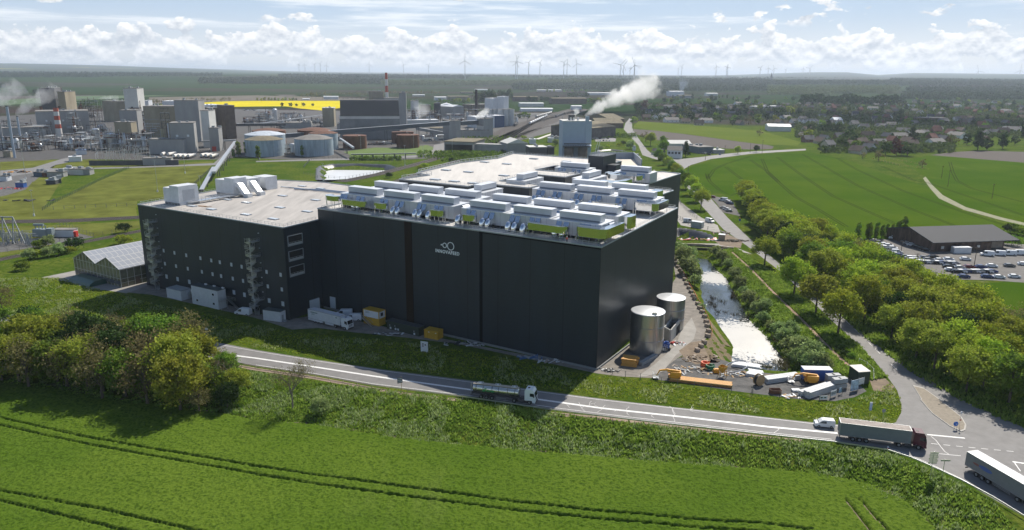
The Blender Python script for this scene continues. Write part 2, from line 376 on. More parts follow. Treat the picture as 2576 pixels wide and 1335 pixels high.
def drape(name, pts, zo, m, step=2.2, kind='structure', px_=True, label=None, cat=None, zref=0.):
    """a sheet that follows the terrain"""
    ps = [at(p[0], p[1], zref) for p in pts] if px_ else pts
    x0, x1 = min(p[0] for p in ps), max(p[0] for p in ps); y0, y1 = min(p[1] for p in ps), max(p[1] for p in ps)
    xs = np.arange(x0, x1+step, step); ys = np.arange(y0, y1+step, step); X, Y = np.meshgrid(xs, ys, indexing='ij')
    n, k = X.shape; i = np.arange(n*k).reshape(n, k); q = np.stack([i[:-1, :-1], i[1:, :-1], i[1:, 1:], i[:-1, 1:]], -1).reshape(-1, 4)
    cx = (X[:-1, :-1]+step/2).ravel(); cy = (Y[:-1, :-1]+step/2).ravel(); keep = inpoly(cx, cy, ps)
    co = np.stack([X, Y, height(X, Y)+zo], -1).reshape(-1, 3); o = rawmesh(name, co, q[keep], m, True); return tag(o, label, cat, None, kind)
# ---------------------------------------------------------------- water
def watermat(name, col, bs, bd, rough=.08):
    m = mat(name, col, rough, spec=.8); nt = m.node_tree; b = nt.nodes['Principled BSDF']
    geo = nn(nt, 'ShaderNodeNewGeometry'); nz = nn(nt, 'ShaderNodeTexNoise'); nz.inputs['Scale'].default_value = bs; nz.inputs['Detail'].default_value = 4; nt.links.new(geo.outputs['Position'], nz.inputs['Vector'])
    big = nn(nt, 'ShaderNodeTexNoise'); big.inputs['Scale'].default_value = .06; big.inputs['Detail'].default_value = 4; nt.links.new(geo.outputs['Position'], big.inputs['Vector'])
    bp = nn(nt, 'ShaderNodeBump'); bp.inputs['Distance'].default_value = bd; bp.inputs['Strength'].default_value = 1; nt.links.new(mth(nt, 'MULTIPLY', nz.outputs[0], mrange(nt, big.outputs[0], .38, .62, .12, 1)), bp.inputs['Height']); nt.links.new(bp.outputs[0], b.inputs['Normal'])
    return m
WATER = watermat('pond_water', (.02, .028, .03), 5., .09, .06)
ntw = WATER.node_tree; ntw.nodes['Principled BSDF'].inputs['IOR'].default_value = 1.9; gw = nn(ntw, 'ShaderNodeNewGeometry'); nzw = nn(ntw, 'ShaderNodeTexNoise'); nzw.inputs['Scale'].default_value = .8; nzw.inputs['Detail'].default_value = 8; nzw.inputs['Roughness'].default_value = .75; ntw.links.new(gw.outputs['Position'], nzw.inputs['Vector']); msk = None
for (cx_, cy_), rd in (((1806, 700), 13.), ((1884, 856), 25.)):        # wind-ruffled patches
    c_ = at(cx_, cy_, -2.2); vd = nn(ntw, 'ShaderNodeVectorMath', operation='DISTANCE'); ntw.links.new(gw.outputs['Position'], vd.inputs[0]); vd.inputs[1].default_value = c_
    k_ = mth(ntw, 'ADD', mth(ntw, 'DIVIDE', vd.outputs['Value'], rd), mth(ntw, 'MULTIPLY_ADD', nzw.outputs[0], 2.4, -1.2)); k_ = mrange(ntw, k_, .62, .80, 1, 0); msk = k_ if msk is None else mth(ntw, 'MAXIMUM', msk, k_)
ntw.links.new(mth(ntw, 'MULTIPLY_ADD', msk, .42, .05), ntw.nodes['Principled BSDF'].inputs['Roughness'])
pc = [sum(p[k] for p in POND)/len(POND) for k in (0, 1)]
sheet('pond_water', [(p.x+(p.x-pc[0])*.03, p.y+(p.y-pc[1])*.02) for p in POND], -2.25, WATER, px_=False)
# ---------------------------------------------------------------- ground covers
ASPH = mat('asphalt', (.19, .185, .18), .75, var=.16, vscale=.35, bump=.01, bscale=6, spec=.35)
ASPHD = mat('asphalt_dark', (.060, .056, .052), .85, var=.3, vscale=.2, bump=.02, bscale=3)
CONC = mat('concrete_slab', (.27, .255, .23), .8, var=.2, vscale=.25)
GRAVEL = mat('gravel_yard', (.10, .098, .095), .95, var=.45, vscale=.5, bump=.08, bscale=2)
DIRT = mat('bare_earth', (.19, .145, .10), .95, var=.3, vscale=.4, bump=.08, bscale=2)
PAINT = mat('road_paint', (.72, .72, .70), .6, var=.12, vscale=2)
BALLAST = mat('rail_ballast', (.048, .038, .030), .95, var=.35, vscale=.8, bump=.06, bscale=3)
PLOUGH = mat('ploughed_soil', (.055, .040, .030), .95, var=.2, vscale=.3, bump=.15, bscale=.8)
LAWN = mat('dry_lawn', (.118, .132, .030), 1, spec=0, var=.4, vscale=.06, bump=.1, bscale=1)
def cropmat(name, c1, c2, c3, sc=.012, fine=2.5, bump=.25, tram=None):
    m = bpy.data.materials.new(name); m.use_nodes = True; nt = m.node_tree; b = nt.nodes['Principled BSDF']; b.inputs['Roughness'].default_value = 1; b.inputs['Specular IOR Level'].default_value = 0
    geo = nn(nt, 'ShaderNodeNewGeometry')
    def noise(s, d=5, r=.6, st=None):
        v = geo.outputs['Position']
        if st: mp = nn(nt, 'ShaderNodeMapping'); mp.inputs['Scale'].default_value = st; mp.inputs['Rotation'].default_value = (0, 0, .6); nt.links.new(v, mp.inputs[0]); v = mp.outputs[0]
        n = nn(nt, 'ShaderNodeTexNoise'); n.inputs['Scale'].default_value = s; n.inputs['Detail'].default_value = d; n.inputs['Roughness'].default_value = r; nt.links.new(v, n.inputs['Vector']); return n.outputs[0]
    c = mixc(nt, mrange(nt, noise(sc), .35, .65), c1, c2); c = mixc(nt, mrange(nt, noise(fine, 6), .42, .72), c, c3)
    c = mixc(nt, mrange(nt, noise(.03, 5, .7, (1, .2, 1)), .60, .74, 0, .35), c, (c2[0]*1.5+.03, c2[1]*1.25+.02, c2[2]*1.8+.03))
    nt.links.new(c, b.inputs['Base Color'])
    bp = nn(nt, 'ShaderNodeBump'); bp.inputs['Distance'].default_value = bump; nt.links.new(noise(fine, 5), bp.inputs['Height']); nt.links.new(bp.outputs[0], b.inputs['Normal']); return m
CROP = cropmat('young_wheat', (.052, .105, .006), (.080, .128, .010), (.032, .070, .005))
CROPN = cropmat('near_wheat', (.076, .132, .014), (.108, .165, .020), (.034, .070, .007), .02, 1.7, .35)
RAPE = cropmat('rapeseed', (.62, .50, .01), (.70, .58, .012), (.45, .40, .01), .01, 1.5, .1)
# ---------------------------------------------------------------- roads
ROAD_UP = [(-80, 780), (200, 806), (400, 833), (520, 857), (644, 881), (804, 907), (961, 930.5), (1181, 958), (1353, 983), (1505, 1003), (1685, 1024), (1932, 1051), (2039, 1063), (2120, 1070), (2217, 1076), (2254, 1063), (2267, 1039), (2268, 1020), (2257, 983), (2232, 948), (2202, 911), (2137, 848), (2107, 821), (2034, 751), (1969, 688), (1932, 660), (1880, 620), (1820, 578), (1769, 523), (1738, 484), (1702, 436), (1688, 412), (1640, 399), (1616, 391), (1606, 366), (1582, 341), (1569, 326), (1573, 311), (1584, 298)]
ROAD_DN = [(1590, 301), (1590, 323), (1604, 346), (1628, 378), (1640, 388), (1700, 402), (1763, 396), (1813, 389), (1888, 382), (2027, 375), (2027, 379), (1888, 388), (1788, 401), (1738, 416), (1712, 431), (1752, 470), (1788, 500), (1830, 548), (1888, 603), (1950, 655), (1995, 692), (2052, 745), (2130, 808), (2164, 833), (2227, 873), (2292, 931), (2432, 1011), (2527, 1056), (2600, 1085), (2750, 1150), (2750, 1430), (2576, 1301)]
LOWREV = [(2420, 1210), (2345, 1174), (2292, 1151), (2232, 1131), (2092, 1110), (1932, 1093), (1583, 1054), (1398, 1031), (1288, 1015), (1164, 997), (936, 969), (794, 944), (644, 922), (400, 878), (200, 854), (-80, 826)]
sheet('road', ROAD_UP+ROAD_DN+LOWREV, .02, ASPH)
def band(mb, a, b, w, z=.028):                # painted line between two ground points
    a, b = Vector(a), Vector(b); d = (b-a).normalized(); n = Vector((-d.y, d.x, 0))*w/2
    mb.add([(a-n).to_tuple()[:2]+(z,), (b-n).to_tuple()[:2]+(z,), (b+n).to_tuple()[:2]+(z,), (a+n).to_tuple()[:2]+(z,)], [(0, 1, 2, 3)])
def polyband(mb, pts, w, z=.028, dash=None):
    P = [at(*p) if not isinstance(p, Vector) else p for p in pts]
    if dash is None:
        L = [];Rr = []
        for i, p in enumerate(P):
            d = (P[min(i+1, len(P)-1)]-P[max(i-1, 0)]).normalized(); n = Vector((-d.y, d.x, 0))*w/2
            L.append((p.x+n.x, p.y+n.y, z)); Rr.append((p.x-n.x, p.y-n.y, z))
        k = len(P); mb.add(L+Rr, [(k+i, k+i+1, i+1, i) for i in range(k-1)]); return
    on, off = dash; carry = 0
    for a, b in zip(P[:-1], P[1:]):
        L = (b-a).length; d = (b-a)/L; s = carry
        while s < L:
            if s+on <= L: band(mb, a+d*s, a+d*(s+on), w, z)
            s += on+off
        carry = s-L
mb = MB()
cl = [z14(-200, 690), z14(0, 715), z14(570, 800), z14(1180, 895), z14(2140, 1030), z24(270, 1130), z24(900, 1218), z24(1800, 1315), z35(0, 293), z35(640, 352), z35(700, 358)]
polyband(mb, cl, .75)
polyband(mb, [z35(1600, 372), z35(1980, 408)], .5)
mb.build('road_centre_line', PAINT)['kind'] = 'structure'
mb = MB()
polyband(mb, [(400, 840), (644, 884.5), (804, 910), (961, 933.5), (1181, 962)], .16); polyband(mb, [(1181, 962), (1353, 986)], .16, dash=(3, 3.5))
polyband(mb, [(1353, 986), (1505, 1006), (1685, 1026.5), (1932, 1053.6), (2039, 1066), (2120, 1073)], .16)
polyband(mb, [(644, 919), (794, 941), (936, 966), (1164, 994), (1288, 1011), (1398, 1027), (1583, 1050), (1932, 1089), (2092, 1106)], .16)
polyband(mb, [z35(1640, 462), z35(2120, 510), z35(2600, 555)], .16, dash=(1.3, 1.1))
polyband(mb, [z35(1690, 562), z35(1940, 586)], .16)
polyband(mb, [z34(1000, 545), z34(1200, 740), z34(1340, 870), z34(1440, 960)], .14, dash=(4, 2)); polyband(mb, [z34(700, 260), z34(1000, 545)], .14, dash=(4, 4))
polyband(mb, [z35(2460, 645), z35(2600, 665)], .5); polyband(mb, [z35(2480, 655), z35(2540, 740)], .2)
polyband(mb, [(2236, 1127), (2292, 1147), (2345, 1170), (2420, 1206), (2576, 1297)], .14)
for a, b in ((705, 735), (740, 780)): polyband(mb, [z22(1290, 700+a*.0+130+a*.2), z22(1345, 703+130+a*.2)], .5)
mb.build('road_marking', PAINT)['kind'] = 'structure'
# sealed cracks of pale tar on the sunlit stretch
mb = MB(); rr = random.Random(3)
for (x, y, n) in [(700, 1215, 9), (910, 1225, 7), (1150, 1250, 9), (1635, 1285, 12), (560, 1190, 5), (780, 1180, 6), (1400, 1290, 5), (1790, 1240, 6)]:
    p = z24.at(x, y); a = rr.uniform(.8, 1.6)
    for k in range(3):
        q = p.copy(); aa = a+rr.uniform(-.9, .9)+(3.14 if k == 2 else 0); pts = [q.copy()]
        for j in range(n//2): aa += rr.uniform(-.7, .7); q = q+Vector((math.cos(aa), math.sin(aa), 0))*rr.uniform(.4, 1.); pts.append(q.copy())
        polyband(mb, pts, .1, .031)
polyband(mb, [z35(1640, 390), z35(1690, 430), z35(1735, 490), z35(1780, 545), z35(1820, 570)], .16, .031); polyband(mb, [z35(80, 290), z35(110, 320), z35(60, 355)], .14, .031)
mb.build('tar_seam', mat('pale_tar', (.55, .54, .52), .6))['kind'] = 'structure'
# traffic island with kerb
isl = [z34(1455, 990), z34(1560, 1015), z35(1700, 0), z35(1950, 200), z35(1995, 280), z35(1985, 330), z35(1945, 345), z35(1830, 290), z35(1650, 160), z35(1530, 20), z34(1540, 1130), z34(1500, 1060)]
KERB = mat('kerb_concrete', (.42, .40, .36), .8, var=.15, vscale=2)
pi_ = [at(*p) for p in isl]; c_ = sum(pi_, Vector())/len(pi_)
mb = MB(); mb.prism([(p.x, p.y) for p in pi_], 0, .14); t = mb.build('traffic_island', KERB); t['kind'] = 'structure'
mb = MB(); mb.prism([(c_.x+(p.x-c_.x)*.93, c_.y+(p.y-c_.y)*.95) for p in pi_], .10, .15); mb.build('island_paving', mat('island_gravel', (.26, .225, .175), .9, var=.2, vscale=1.5))['kind'] = 'structure'
# ---------------------------------------------------------------- other sheets
def gs(name, pts, z, m): return sheet(name, pts, z, m)
gs('green_field', [(1716, 436), (1738, 420), (1800, 402), (1888, 391), (2027, 381), (2120, 400), (2230, 440), (2300, 460), (2338, 472), (2362, 500), (2420, 530), (2500, 555), (2576, 580), (2700, 610), (2700, 700), (2500, 640), (2200, 620), (2000, 560), (1870, 515), (1800, 480), (1745, 460)], .03, CROP)
gs('green_field', [(2270, 408), (2330, 392), (2500, 396), (2700, 405), (2700, 600), (2576, 576), (2500, 549), (2420, 524), (2370, 496), (2345, 466), (2320, 440)], .034, CROP)
gs('green_field', [(2478, 714), (2700, 695), (2700, 830), (2520, 790), (2470, 750)], .03, CROP)
gs('ploughed_field', [(2340, 391), (2400, 383), (2460, 380), (2700, 386), (2700, 420), (2500, 404)], .045, PLOUGH)
gs('grass_track', [(2328, 445), (2345, 466), (2372, 492), (2430, 522), (2520, 548), (2700, 590), (2700, 597), (2515, 554), (2425, 529), (2362, 500), (2340, 475), (2322, 450)], .05, mat('dry_track_grass', (.22, .22, .13), .95, var=.3, vscale=.5))
gs('green_field', [z22(1215, 780), z22(1270, 720), z22(1500, 735), z22(2150, 785), z22(2520, 820), z32(330, 930), z32(300, 965), z22(2540, 955), z22(2300, 925), z22(1800, 855), z22(1400, 810)], .05, cropmat('light_pasture', (.11, .15, .02), (.13, .165, .025), (.07, .11, .02)))
gs('ploughed_field', [z22(1215, 800), z22(1400, 810), z22(1800, 858), z22(2300, 928), z22(2560, 958), z32(60, 975), z32(40, 1000), z22(2400, 1005), z22(2150, 995), z22(1700, 945), z22(1400, 900), z22(1250, 850)], .055, PLOUGH)
gs('rapeseed_field', [z02(1500, 562), z02(2240, 521), z12(0, 515), z12(857, 515), z12(857, 585), z12(660, 612), z12(430, 590), z12(300, 570), z12(0, 572), z02(2250, 578), z02(1515, 571)], .07, RAPE)
for pts in ([z02(240, 178), z02(670, 184), z02(500, 190), z02(280, 186)], [z02(1200, 290), z02(1640, 306), z02(1610, 312), z02(1400, 300)], [z02(2000, 215), z02(2450, 215), z02(2400, 225), z02(2100, 222)],
            [z32(300, 400), z32(1000, 405), z32(1900, 395), z32(1200, 425), z32(400, 428)], [z32(1330, 490), z32(2240, 525), z32(2240, 540), z32(1330, 510)], [z32(560, 410), z32(1220, 398), z32(1220, 408), z32(620, 440)], [z32(1560, 375), z32(1800, 372), z32(1790, 384), z32(1560, 388)], [z22(1360, 383), z22(1740, 402), z22(1740, 406), z22(1360, 388)]):
    gs('rapeseed_field', pts, .3, RAPE)
gs('far_green_field', [z02(0, 310), z02(1300, 350), z02(2600, 380), z12(0, 360), z12(1600, 365), z12(1600, 385), z12(0, 440), z02(2576, 440), z02(1500, 470), z02(0, 560)], .12, mat('far_wheat', (.055, .105, .026), .95, var=.25, vscale=.01))
gs('ploughed_field', [z02(0, 440), z02(800, 425), z02(1500, 435), z02(1500, 455), z02(700, 470), z02(0, 510)], .2, PLOUGH)
gs('ploughed_field', [z02(1550, 350), z02(1900, 345), z02(2576, 390), z12(420, 460), z12(300, 475), z02(2576, 420), z02(2000, 372)], .25, PLOUGH)
gs('ploughed_field', [z02(0, 265), z02(1200, 285), z02(1700, 310), z02(1000, 330), z02(0, 315)], .2, mat('far_soil', (.10, .075, .055), .95, var=.2, vscale=.02))
gs('far_green_field', [z12(1180, 262), z12(2576, 272), z22(2400, 300), z22(2400, 322), z22(0, 300), z12(1200, 300)], .3, mat('far_wheat2', (.050, .10, .034), .95, var=.2, vscale=.01))
gs('ploughed_field', [z02(1500, 480), z12(0, 460), z12(400, 470), z12(1100, 490), z12(1100, 515), z12(0, 512), z02(1500, 545)], .16, mat('far_soil2', (.10, .08, .05), .95, var=.3, vscale=.02))
# industrial aprons
gs('plant_yard', [(-120, 300), (200, 282), (560, 275), (860, 280), (1100, 282), (1400, 285), (1480, 300), (1400, 330), (1240, 372), (1110, 398), (1020, 402), (900, 404), (700, 402), (590, 395), (585, 398), (560, 402), (450, 404), (370, 404), (260, 402), (130, 402), (60, 410), (0, 432), (-120, 450)], .02, ASPHD)
gs('lawn', [z02(0, 1130), z02(100, 1125), z02(570, 1110), z02(560, 1130), z02(330, 1185), z02(0, 1215)], .05, LAWN)
gs('lawn', [z02(500, 1190), z02(560, 1160), z02(900, 1100), z02(1500, 1165), z02(2150, 1120), z02(2140, 1140), z02(1800, 1160), z02(1300, 1180), z02(600, 1195)], .06, LAWN)
gs('lawn', [z03(420, 400), z03(600, 300), z03(1000, 110), z03(1280, 0), z02(1330, 1190), z02(2130, 1160), z02(2120, 1200), z03(1950, 170), z03(1650, 290), z03(1380, 320), z03(1380, 375)], .03, LAWN)
gs('grass_bank', [z12(880, 1030), z12(1000, 1010), z12(1200, 985), z12(1450, 990), z12(1720, 960), z12(1790, 985), z12(1770, 1020), z12(1600, 1060), z12(1300, 1080), z12(1000, 1085)], .05, mat('lush_grass', (.085, .14, .015), .95, var=.35, vscale=.4, bump=.3, bscale=.8))
gs('yard_road', [z12(1790, 960), z12(2000, 920), z12(2450, 850), z12(2530, 830), z12(2400, 900), z12(1950, 1010), z12(1600, 1085), z12(1000, 1108), z12(0, 1132), z12(0, 1120), z12(900, 1092), z12(1400, 1080), z12(1640, 1060), z12(1780, 1010)], .055, ASPH)
gs('yard_road', [z02(0, 1218), z02(330, 1188), z02(620, 1100), z02(700, 1085), z02(780, 1110), z02(560, 1165), z02(520, 1195), z02(900, 1190), z02(1300, 1178), z02(2150, 1142), z02(2200, 1100), z02(2300, 1000), z02(2380, 985), z02(2240, 1160), z02(2100, 1165), z02(1300, 1192), z02(600, 1210), z02(340, 1240), z02(0, 1290)], .06, ASPH)
gs('storage_yard', [z02(-300, 1290), z02(340, 1235), z02(400, 1280), z02(340, 1330), z03(330, 120), z03(260, 200), z03(60, 260), z03(-300, 330)], .05, GRAVEL)
gs('lawn', [(-150, 442), (60, 428), (175, 425), (110, 525), (340, 512), (345, 545), (180, 552), (-150, 557)], .028, LAWN); gs('lawn', [(-150, 574), (180, 566), (350, 556), (352, 574), (200, 604), (0, 646), (-150, 680)], .028, LAWN)
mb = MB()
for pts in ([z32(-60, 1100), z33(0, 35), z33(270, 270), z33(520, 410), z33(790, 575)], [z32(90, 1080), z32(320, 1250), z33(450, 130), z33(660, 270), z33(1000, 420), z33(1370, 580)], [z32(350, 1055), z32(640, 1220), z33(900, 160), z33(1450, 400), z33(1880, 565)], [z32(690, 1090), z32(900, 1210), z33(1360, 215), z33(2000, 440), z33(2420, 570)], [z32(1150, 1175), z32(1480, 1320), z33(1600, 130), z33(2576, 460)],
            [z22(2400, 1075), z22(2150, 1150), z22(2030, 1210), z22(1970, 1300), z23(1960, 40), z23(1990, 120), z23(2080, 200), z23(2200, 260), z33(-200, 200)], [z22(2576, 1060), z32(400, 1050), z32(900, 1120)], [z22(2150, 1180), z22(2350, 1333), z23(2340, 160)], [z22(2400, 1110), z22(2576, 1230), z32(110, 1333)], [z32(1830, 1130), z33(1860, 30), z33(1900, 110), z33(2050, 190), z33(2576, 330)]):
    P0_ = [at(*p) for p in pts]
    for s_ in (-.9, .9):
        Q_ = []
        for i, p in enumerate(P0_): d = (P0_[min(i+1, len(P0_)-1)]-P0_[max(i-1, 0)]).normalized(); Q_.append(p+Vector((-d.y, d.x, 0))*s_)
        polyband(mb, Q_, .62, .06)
mb.build('wheel_track', mat('track_soil_shade', (.030, .045, .010), 1, spec=0))['kind'] = 'structure'  # flat bands; soil and the shade between the crop share one dark colour
# railways
def railway(pts, w, name='railway'):
    P = [at(*p) for p in pts]; mb = MB(); polyband(mb, P, w, .06); o = mb.build(name, BALLAST); o['kind'] = 'structure'; return P
RAIL = mat('rail_steel', (.30, .26, .23), .35, .8); SLEEP = mat('sleeper', (.16, .13, .11), .9)
RW = []
RW.append((railway([(-150, 563), (0, 559), (180, 556), (347, 548), (420, 540)], 9.5), 4, 2)); RW.append((railway([(-150, 689), (0, 654), (200, 612), (352, 582), (430, 566)], 5.5), 2, 1))
RW.append((railway([z12(850, 1330), z12(1250, 1250), z12(1700, 1130), z12(2100, 1010), z12(2576, 860), z22(200, 740), z22(700, 600)], 10), 3, 2))
railway([z12(2100, 1020), z12(2500, 900), z22(100, 820), z22(500, 680), z22(720, 600), z22(660, 590), z22(300, 690), z22(0, 790), z12(2300, 940)], 26, 'rail_yard')
RW.append((railway([z22(-60, 900), z22(200, 810), z22(520, 740)], 5), 2, 1)); RW.append((railway([z12(1400, 1330), z12(1800, 1190), z12(2200, 1060), z12(2576, 930), z22(0, 905), z22(300, 790)], 7), 2, 1))
for k, (P, nr, nt_) in enumerate(RW):
    mb = MB(); offs = {1: [0], 2: [-2.3, 2.3]}[nt_]
    for o_ in offs:
        for sx in (-.75, .75):
            Q = []
            for i, p in enumerate(P):
                d = (P[min(i+1, len(P)-1)]-P[max(i-1, 0)]).normalized(); n = Vector((-d.y, d.x, 0)); q = p+n*(o_+sx); q.z = .22; Q.append(q)
            for a, b in zip(Q[:-1], Q[1:]): mb.bar(a, b, .12, .16, 0)
        for a, b in zip(P[:-1], P[1:]):
            if a.y > 520: continue
            L = (b-a).length; d = (b-a)/L; n = Vector((-d.y, d.x, 0))
            for s_ in np.arange(0, L, 1.2): c = a+d*s_+n*o_; mb.bar((c-n*1.25)+Vector((0, 0, .1)), (c+n*1.25)+Vector((0, 0, .1)), .3, .1, 1)
    tag(mb.build('railway_track', [RAIL, SLEEP]), None, None, kind='structure')
# factory surroundings
gs('factory_apron', [(300, 735), (372, 716), (450, 730), (560, 760), (650, 790), (735, 803), (820, 790), (1000, 830), (1250, 880), (1499, 928), (1590, 865), (1700, 700), (1690, 640), (1705, 640), (1740, 740), (1775, 800), (1780, 850), (1740, 880), (1700, 905), (1640, 952), (1560, 948), (1500, 940), (1280, 893), (1150, 866), (1020, 850), (900, 838), (800, 826), (735, 830), (640, 800), (450, 757), (380, 742)], .025, mat('apron_gravel', (.20, .18, .155), .9, var=.35, vscale=.4, bump=.03, bscale=3))
gs('site_yard', [(1640, 952), (1700, 905), (1740, 888), (1830, 910), (1880, 935), (1990, 945), (2140, 950), (2180, 985), (2150, 1000), (2100, 1010), (2000, 1004), (1850, 985), (1700, 962), (1650, 956)], .03, GRAVEL)
gs('concrete_path', [(1715, 830), (1740, 800), (1752, 830), (1745, 855), (1700, 895), (1668, 935), (1625, 948), (1605, 948), (1650, 915), (1700, 870)], .035, CONC)
gs('concrete_path', [z03(420, 1085), z03(760, 1015), z03(1210, 1180), z03(1480, 1130), z03(1480, 1170), z03(1270, 1245), z03(1150, 1225), z03(900, 1200), z03(700, 1130)], .03, CONC)
gs('concrete_path', [z23(1600, 740), z23(2150, 745), z23(2420, 850), z23(2200, 810), z23(1900, 765), z23(1600, 765)], .035, CONC)
gs('bare_verge', [z23(2040, 720), z23(2150, 640), z23(2320, 720), z23(2300, 790), z23(2100, 760)], .04, DIRT)
gs('side_lane', [z23(1430, 0), z23(1500, 60), z23(1700, 330), z23(1900, 480), z23(2070, 560), z23(2100, 640), z23(1700, 560), z23(1640, 480), z23(1640, 260), z23(1500, 120), z23(1400, 30)], .03, CONC)
gs('car_park', [z23(1970, 255), z23(2200, 300), z23(2300, 470), z23(2120, 430), z23(2050, 330)], .06, ASPHD)
gs('car_park', [z33(980, 700), z33(1500, 700), z33(2750, 760), z33(2750, 1150), z33(2250, 1115), z33(1700, 1100), z33(1300, 900), z33(1000, 770)], .06, mat('car_park_gravel', (.13, .122, .112), .9, var=.22, vscale=.3, bump=.03, bscale=2))
gs('bare_verge', [z24(1790, 560), z24(1900, 540), z24(2000, 740), z24(1850, 780), z24(1740, 720), z24(1680, 640)], .045, DIRT)
gs('bare_verge', [z34(1020, 930), z34(1180, 920), z34(1270, 1000), z34(1230, 1060), z34(1060, 1040)], .03, DIRT)
drape('pebble_bank', [z24(1905, 310), z24(2040, 300), z24(2150, 470), z24(2215, 620), z24(2180, 760), z24(1830, 760), z24(1960, 560), z24(1980, 400)], .03, mat('pebbles', (.15, .115, .06), .95, var=.5, vscale=1.5, bump=.2, bscale=2.2))
gs('puddle', [z24(1640, 820), z24(1700, 810), z24(1760, 860), z24(1740, 885), z24(1650, 870)], .04, mat('puddle', (.05, .05, .05), .08))
mb = MB(); polyband(mb, [z23(2210, 830), z23(2400, 1000), z34(0, 0), z34(110, 110), z34(350, 340), z34(640, 640), z34(810, 790)], 1.1, .05); mb.build('footpath', mat('path_dirt', (.30, .20, .145), .95, var=.2, vscale=1))['kind'] = 'structure'
mb = MB(); polyband(mb, [(600, 922), (644, 930), (794, 952), (936, 979), (1060, 998), (1164, 1008)], 1.6, .04); polyband(mb, [z24(300, 1265), z24(900, 1320), z35(0, 410), z35(350, 440)], 1.7, .04)
mb.build('bare_verge', mat('verge_dirt', (.27, .205, .15), .95, var=.3, vscale=.6))['kind'] = 'structure'
# parking bay lines
mb = MB()
for k in range(24):
    a = z33.at(1740+k*46, 870+k*2.6); b = z33.at(1800+k*46, 930+k*2.6); band(mb, a, b, .12, .036)
    a = z33.at(1860+k*42, 1000-k*1.0); b = z33.at(1910+k*42, 1045-k*.6); band(mb, a, b, .12, .036)
mb.build('parking_bay_marking', PAINT)['kind'] = 'structure'
LINER = mat('pond_liner', (.045, .05, .06), .45, spec=.4, var=.3, vscale=.5, bump=.1, bscale=.6)
for B_, zw in ((BAS1, -3.6), (BAS2, -4.1), (BAS3, -2.6)):
    o = drape('pond_liner', [Vector((p.x, p.y, 0)) for p in B_], .06, LINER, step=1.2, px_=False)
    c_ = sum(B_, Vector())/len(B_); sheet('basin_water', [(c_.x+(p.x-c_.x)*.9, c_.y+(p.y-c_.y)*.9) for p in B_], zw, WATER if B_ is not BAS1 else mat('milky_water', (.75, .76, .76), .25), px_=False)
# ---------------------------------------------------------------- foreground crop with wheel tracks
TR = [[at(*z05(x, y), FZ+.3) for x, y in p] for p in ([(-300, 150), (0, 210), (1000, 430), (2576, 700)], [(-300, 225), (0, 285), (1000, 500), (2576, 780)], [(-300, 870), (0, 940), (1000, 1130), (1900, 1330), (2500, 1450)], [(-300, 980), (0, 1040), (1200, 1335), (1700, 1450)])]
for k, ext in ((0, [(900, 1212), (1050, 1233), (1300, 1265), (1500, 1288), (1800, 1313), (1932, 1321), (2042, 1334)]), (1, [(900, 1236), (1050, 1256), (1300, 1287), (1500, 1308), (1700, 1325), (1900, 1340), (2000, 1350)])):
    TR[k] += [at(*p, FZ+.3) for p in ext]
TR += [[at(2129, 1263, FZ), at(2184, 1334, FZ), at(2230, 1400, FZ)], [at(2162, 1262, FZ), at(2227, 1334, FZ), at(2270, 1400, FZ)]]
xs = np.arange(-152, 96, .31); ys = np.arange(96, 202, .31); X, Y = np.meshgrid(xs, ys, indexing='ij')
FR2 = FIELDTOP+[at(2400, 1420, FZ), at(-200, 1420, FZ)]
ins = inpoly(X, Y, FR2); dT = np.full(X.shape, 9.)
for t_ in TR: dT = np.minimum(dT, segdist(X, Y, t_, False))
ed = segdist(X, Y, FIELDTOP, False)
Zc = FZ+.62+.16*(vnoise(X, Y, .7, 11)-.5)+.17*(rng.random(X.shape)-.5)+.2*(vnoise(X, Y, 9, 12)-.5)
wt = .30+.12*(vnoise(X, Y, .8, 14)-.5)
Zc = np.where(dT < wt, FZ+.02, Zc); Zc = np.where(~ins, FZ-.4, Zc)
n_, k_ = X.shape; i_ = np.arange(n_*k_).reshape(n_, k_); q_ = np.stack([i_[:-1, :-1], i_[1:, :-1], i_[1:, 1:], i_[:-1, 1:]], -1).reshape(-1, 4)
keep = (ins[:-1, :-1] | ins[1:, 1:]).ravel() & ~((dT < wt)[:-1, :-1] & (dT < wt)[1:, 1:] & (dT < wt)[1:, :-1] & (dT < wt)[:-1, 1:]).ravel()
o = rawmesh('wheat_crop', np.stack([X+.12*(rng.random(X.shape)-.5), Y+.12*(rng.random(X.shape)-.5), Zc], -1).reshape(-1, 3), q_[keep], CROPN); tag(o, 'dense green wheat crop with paired wheel tracks in the foreground field', 'crop', kind='stuff')
drape('field_soil', [Vector((p.x, p.y, 0)) for p in FR2], .03, mat('field_soil', (.17, .125, .095), .95, var=.3, vscale=1.2), px_=False, step=3)
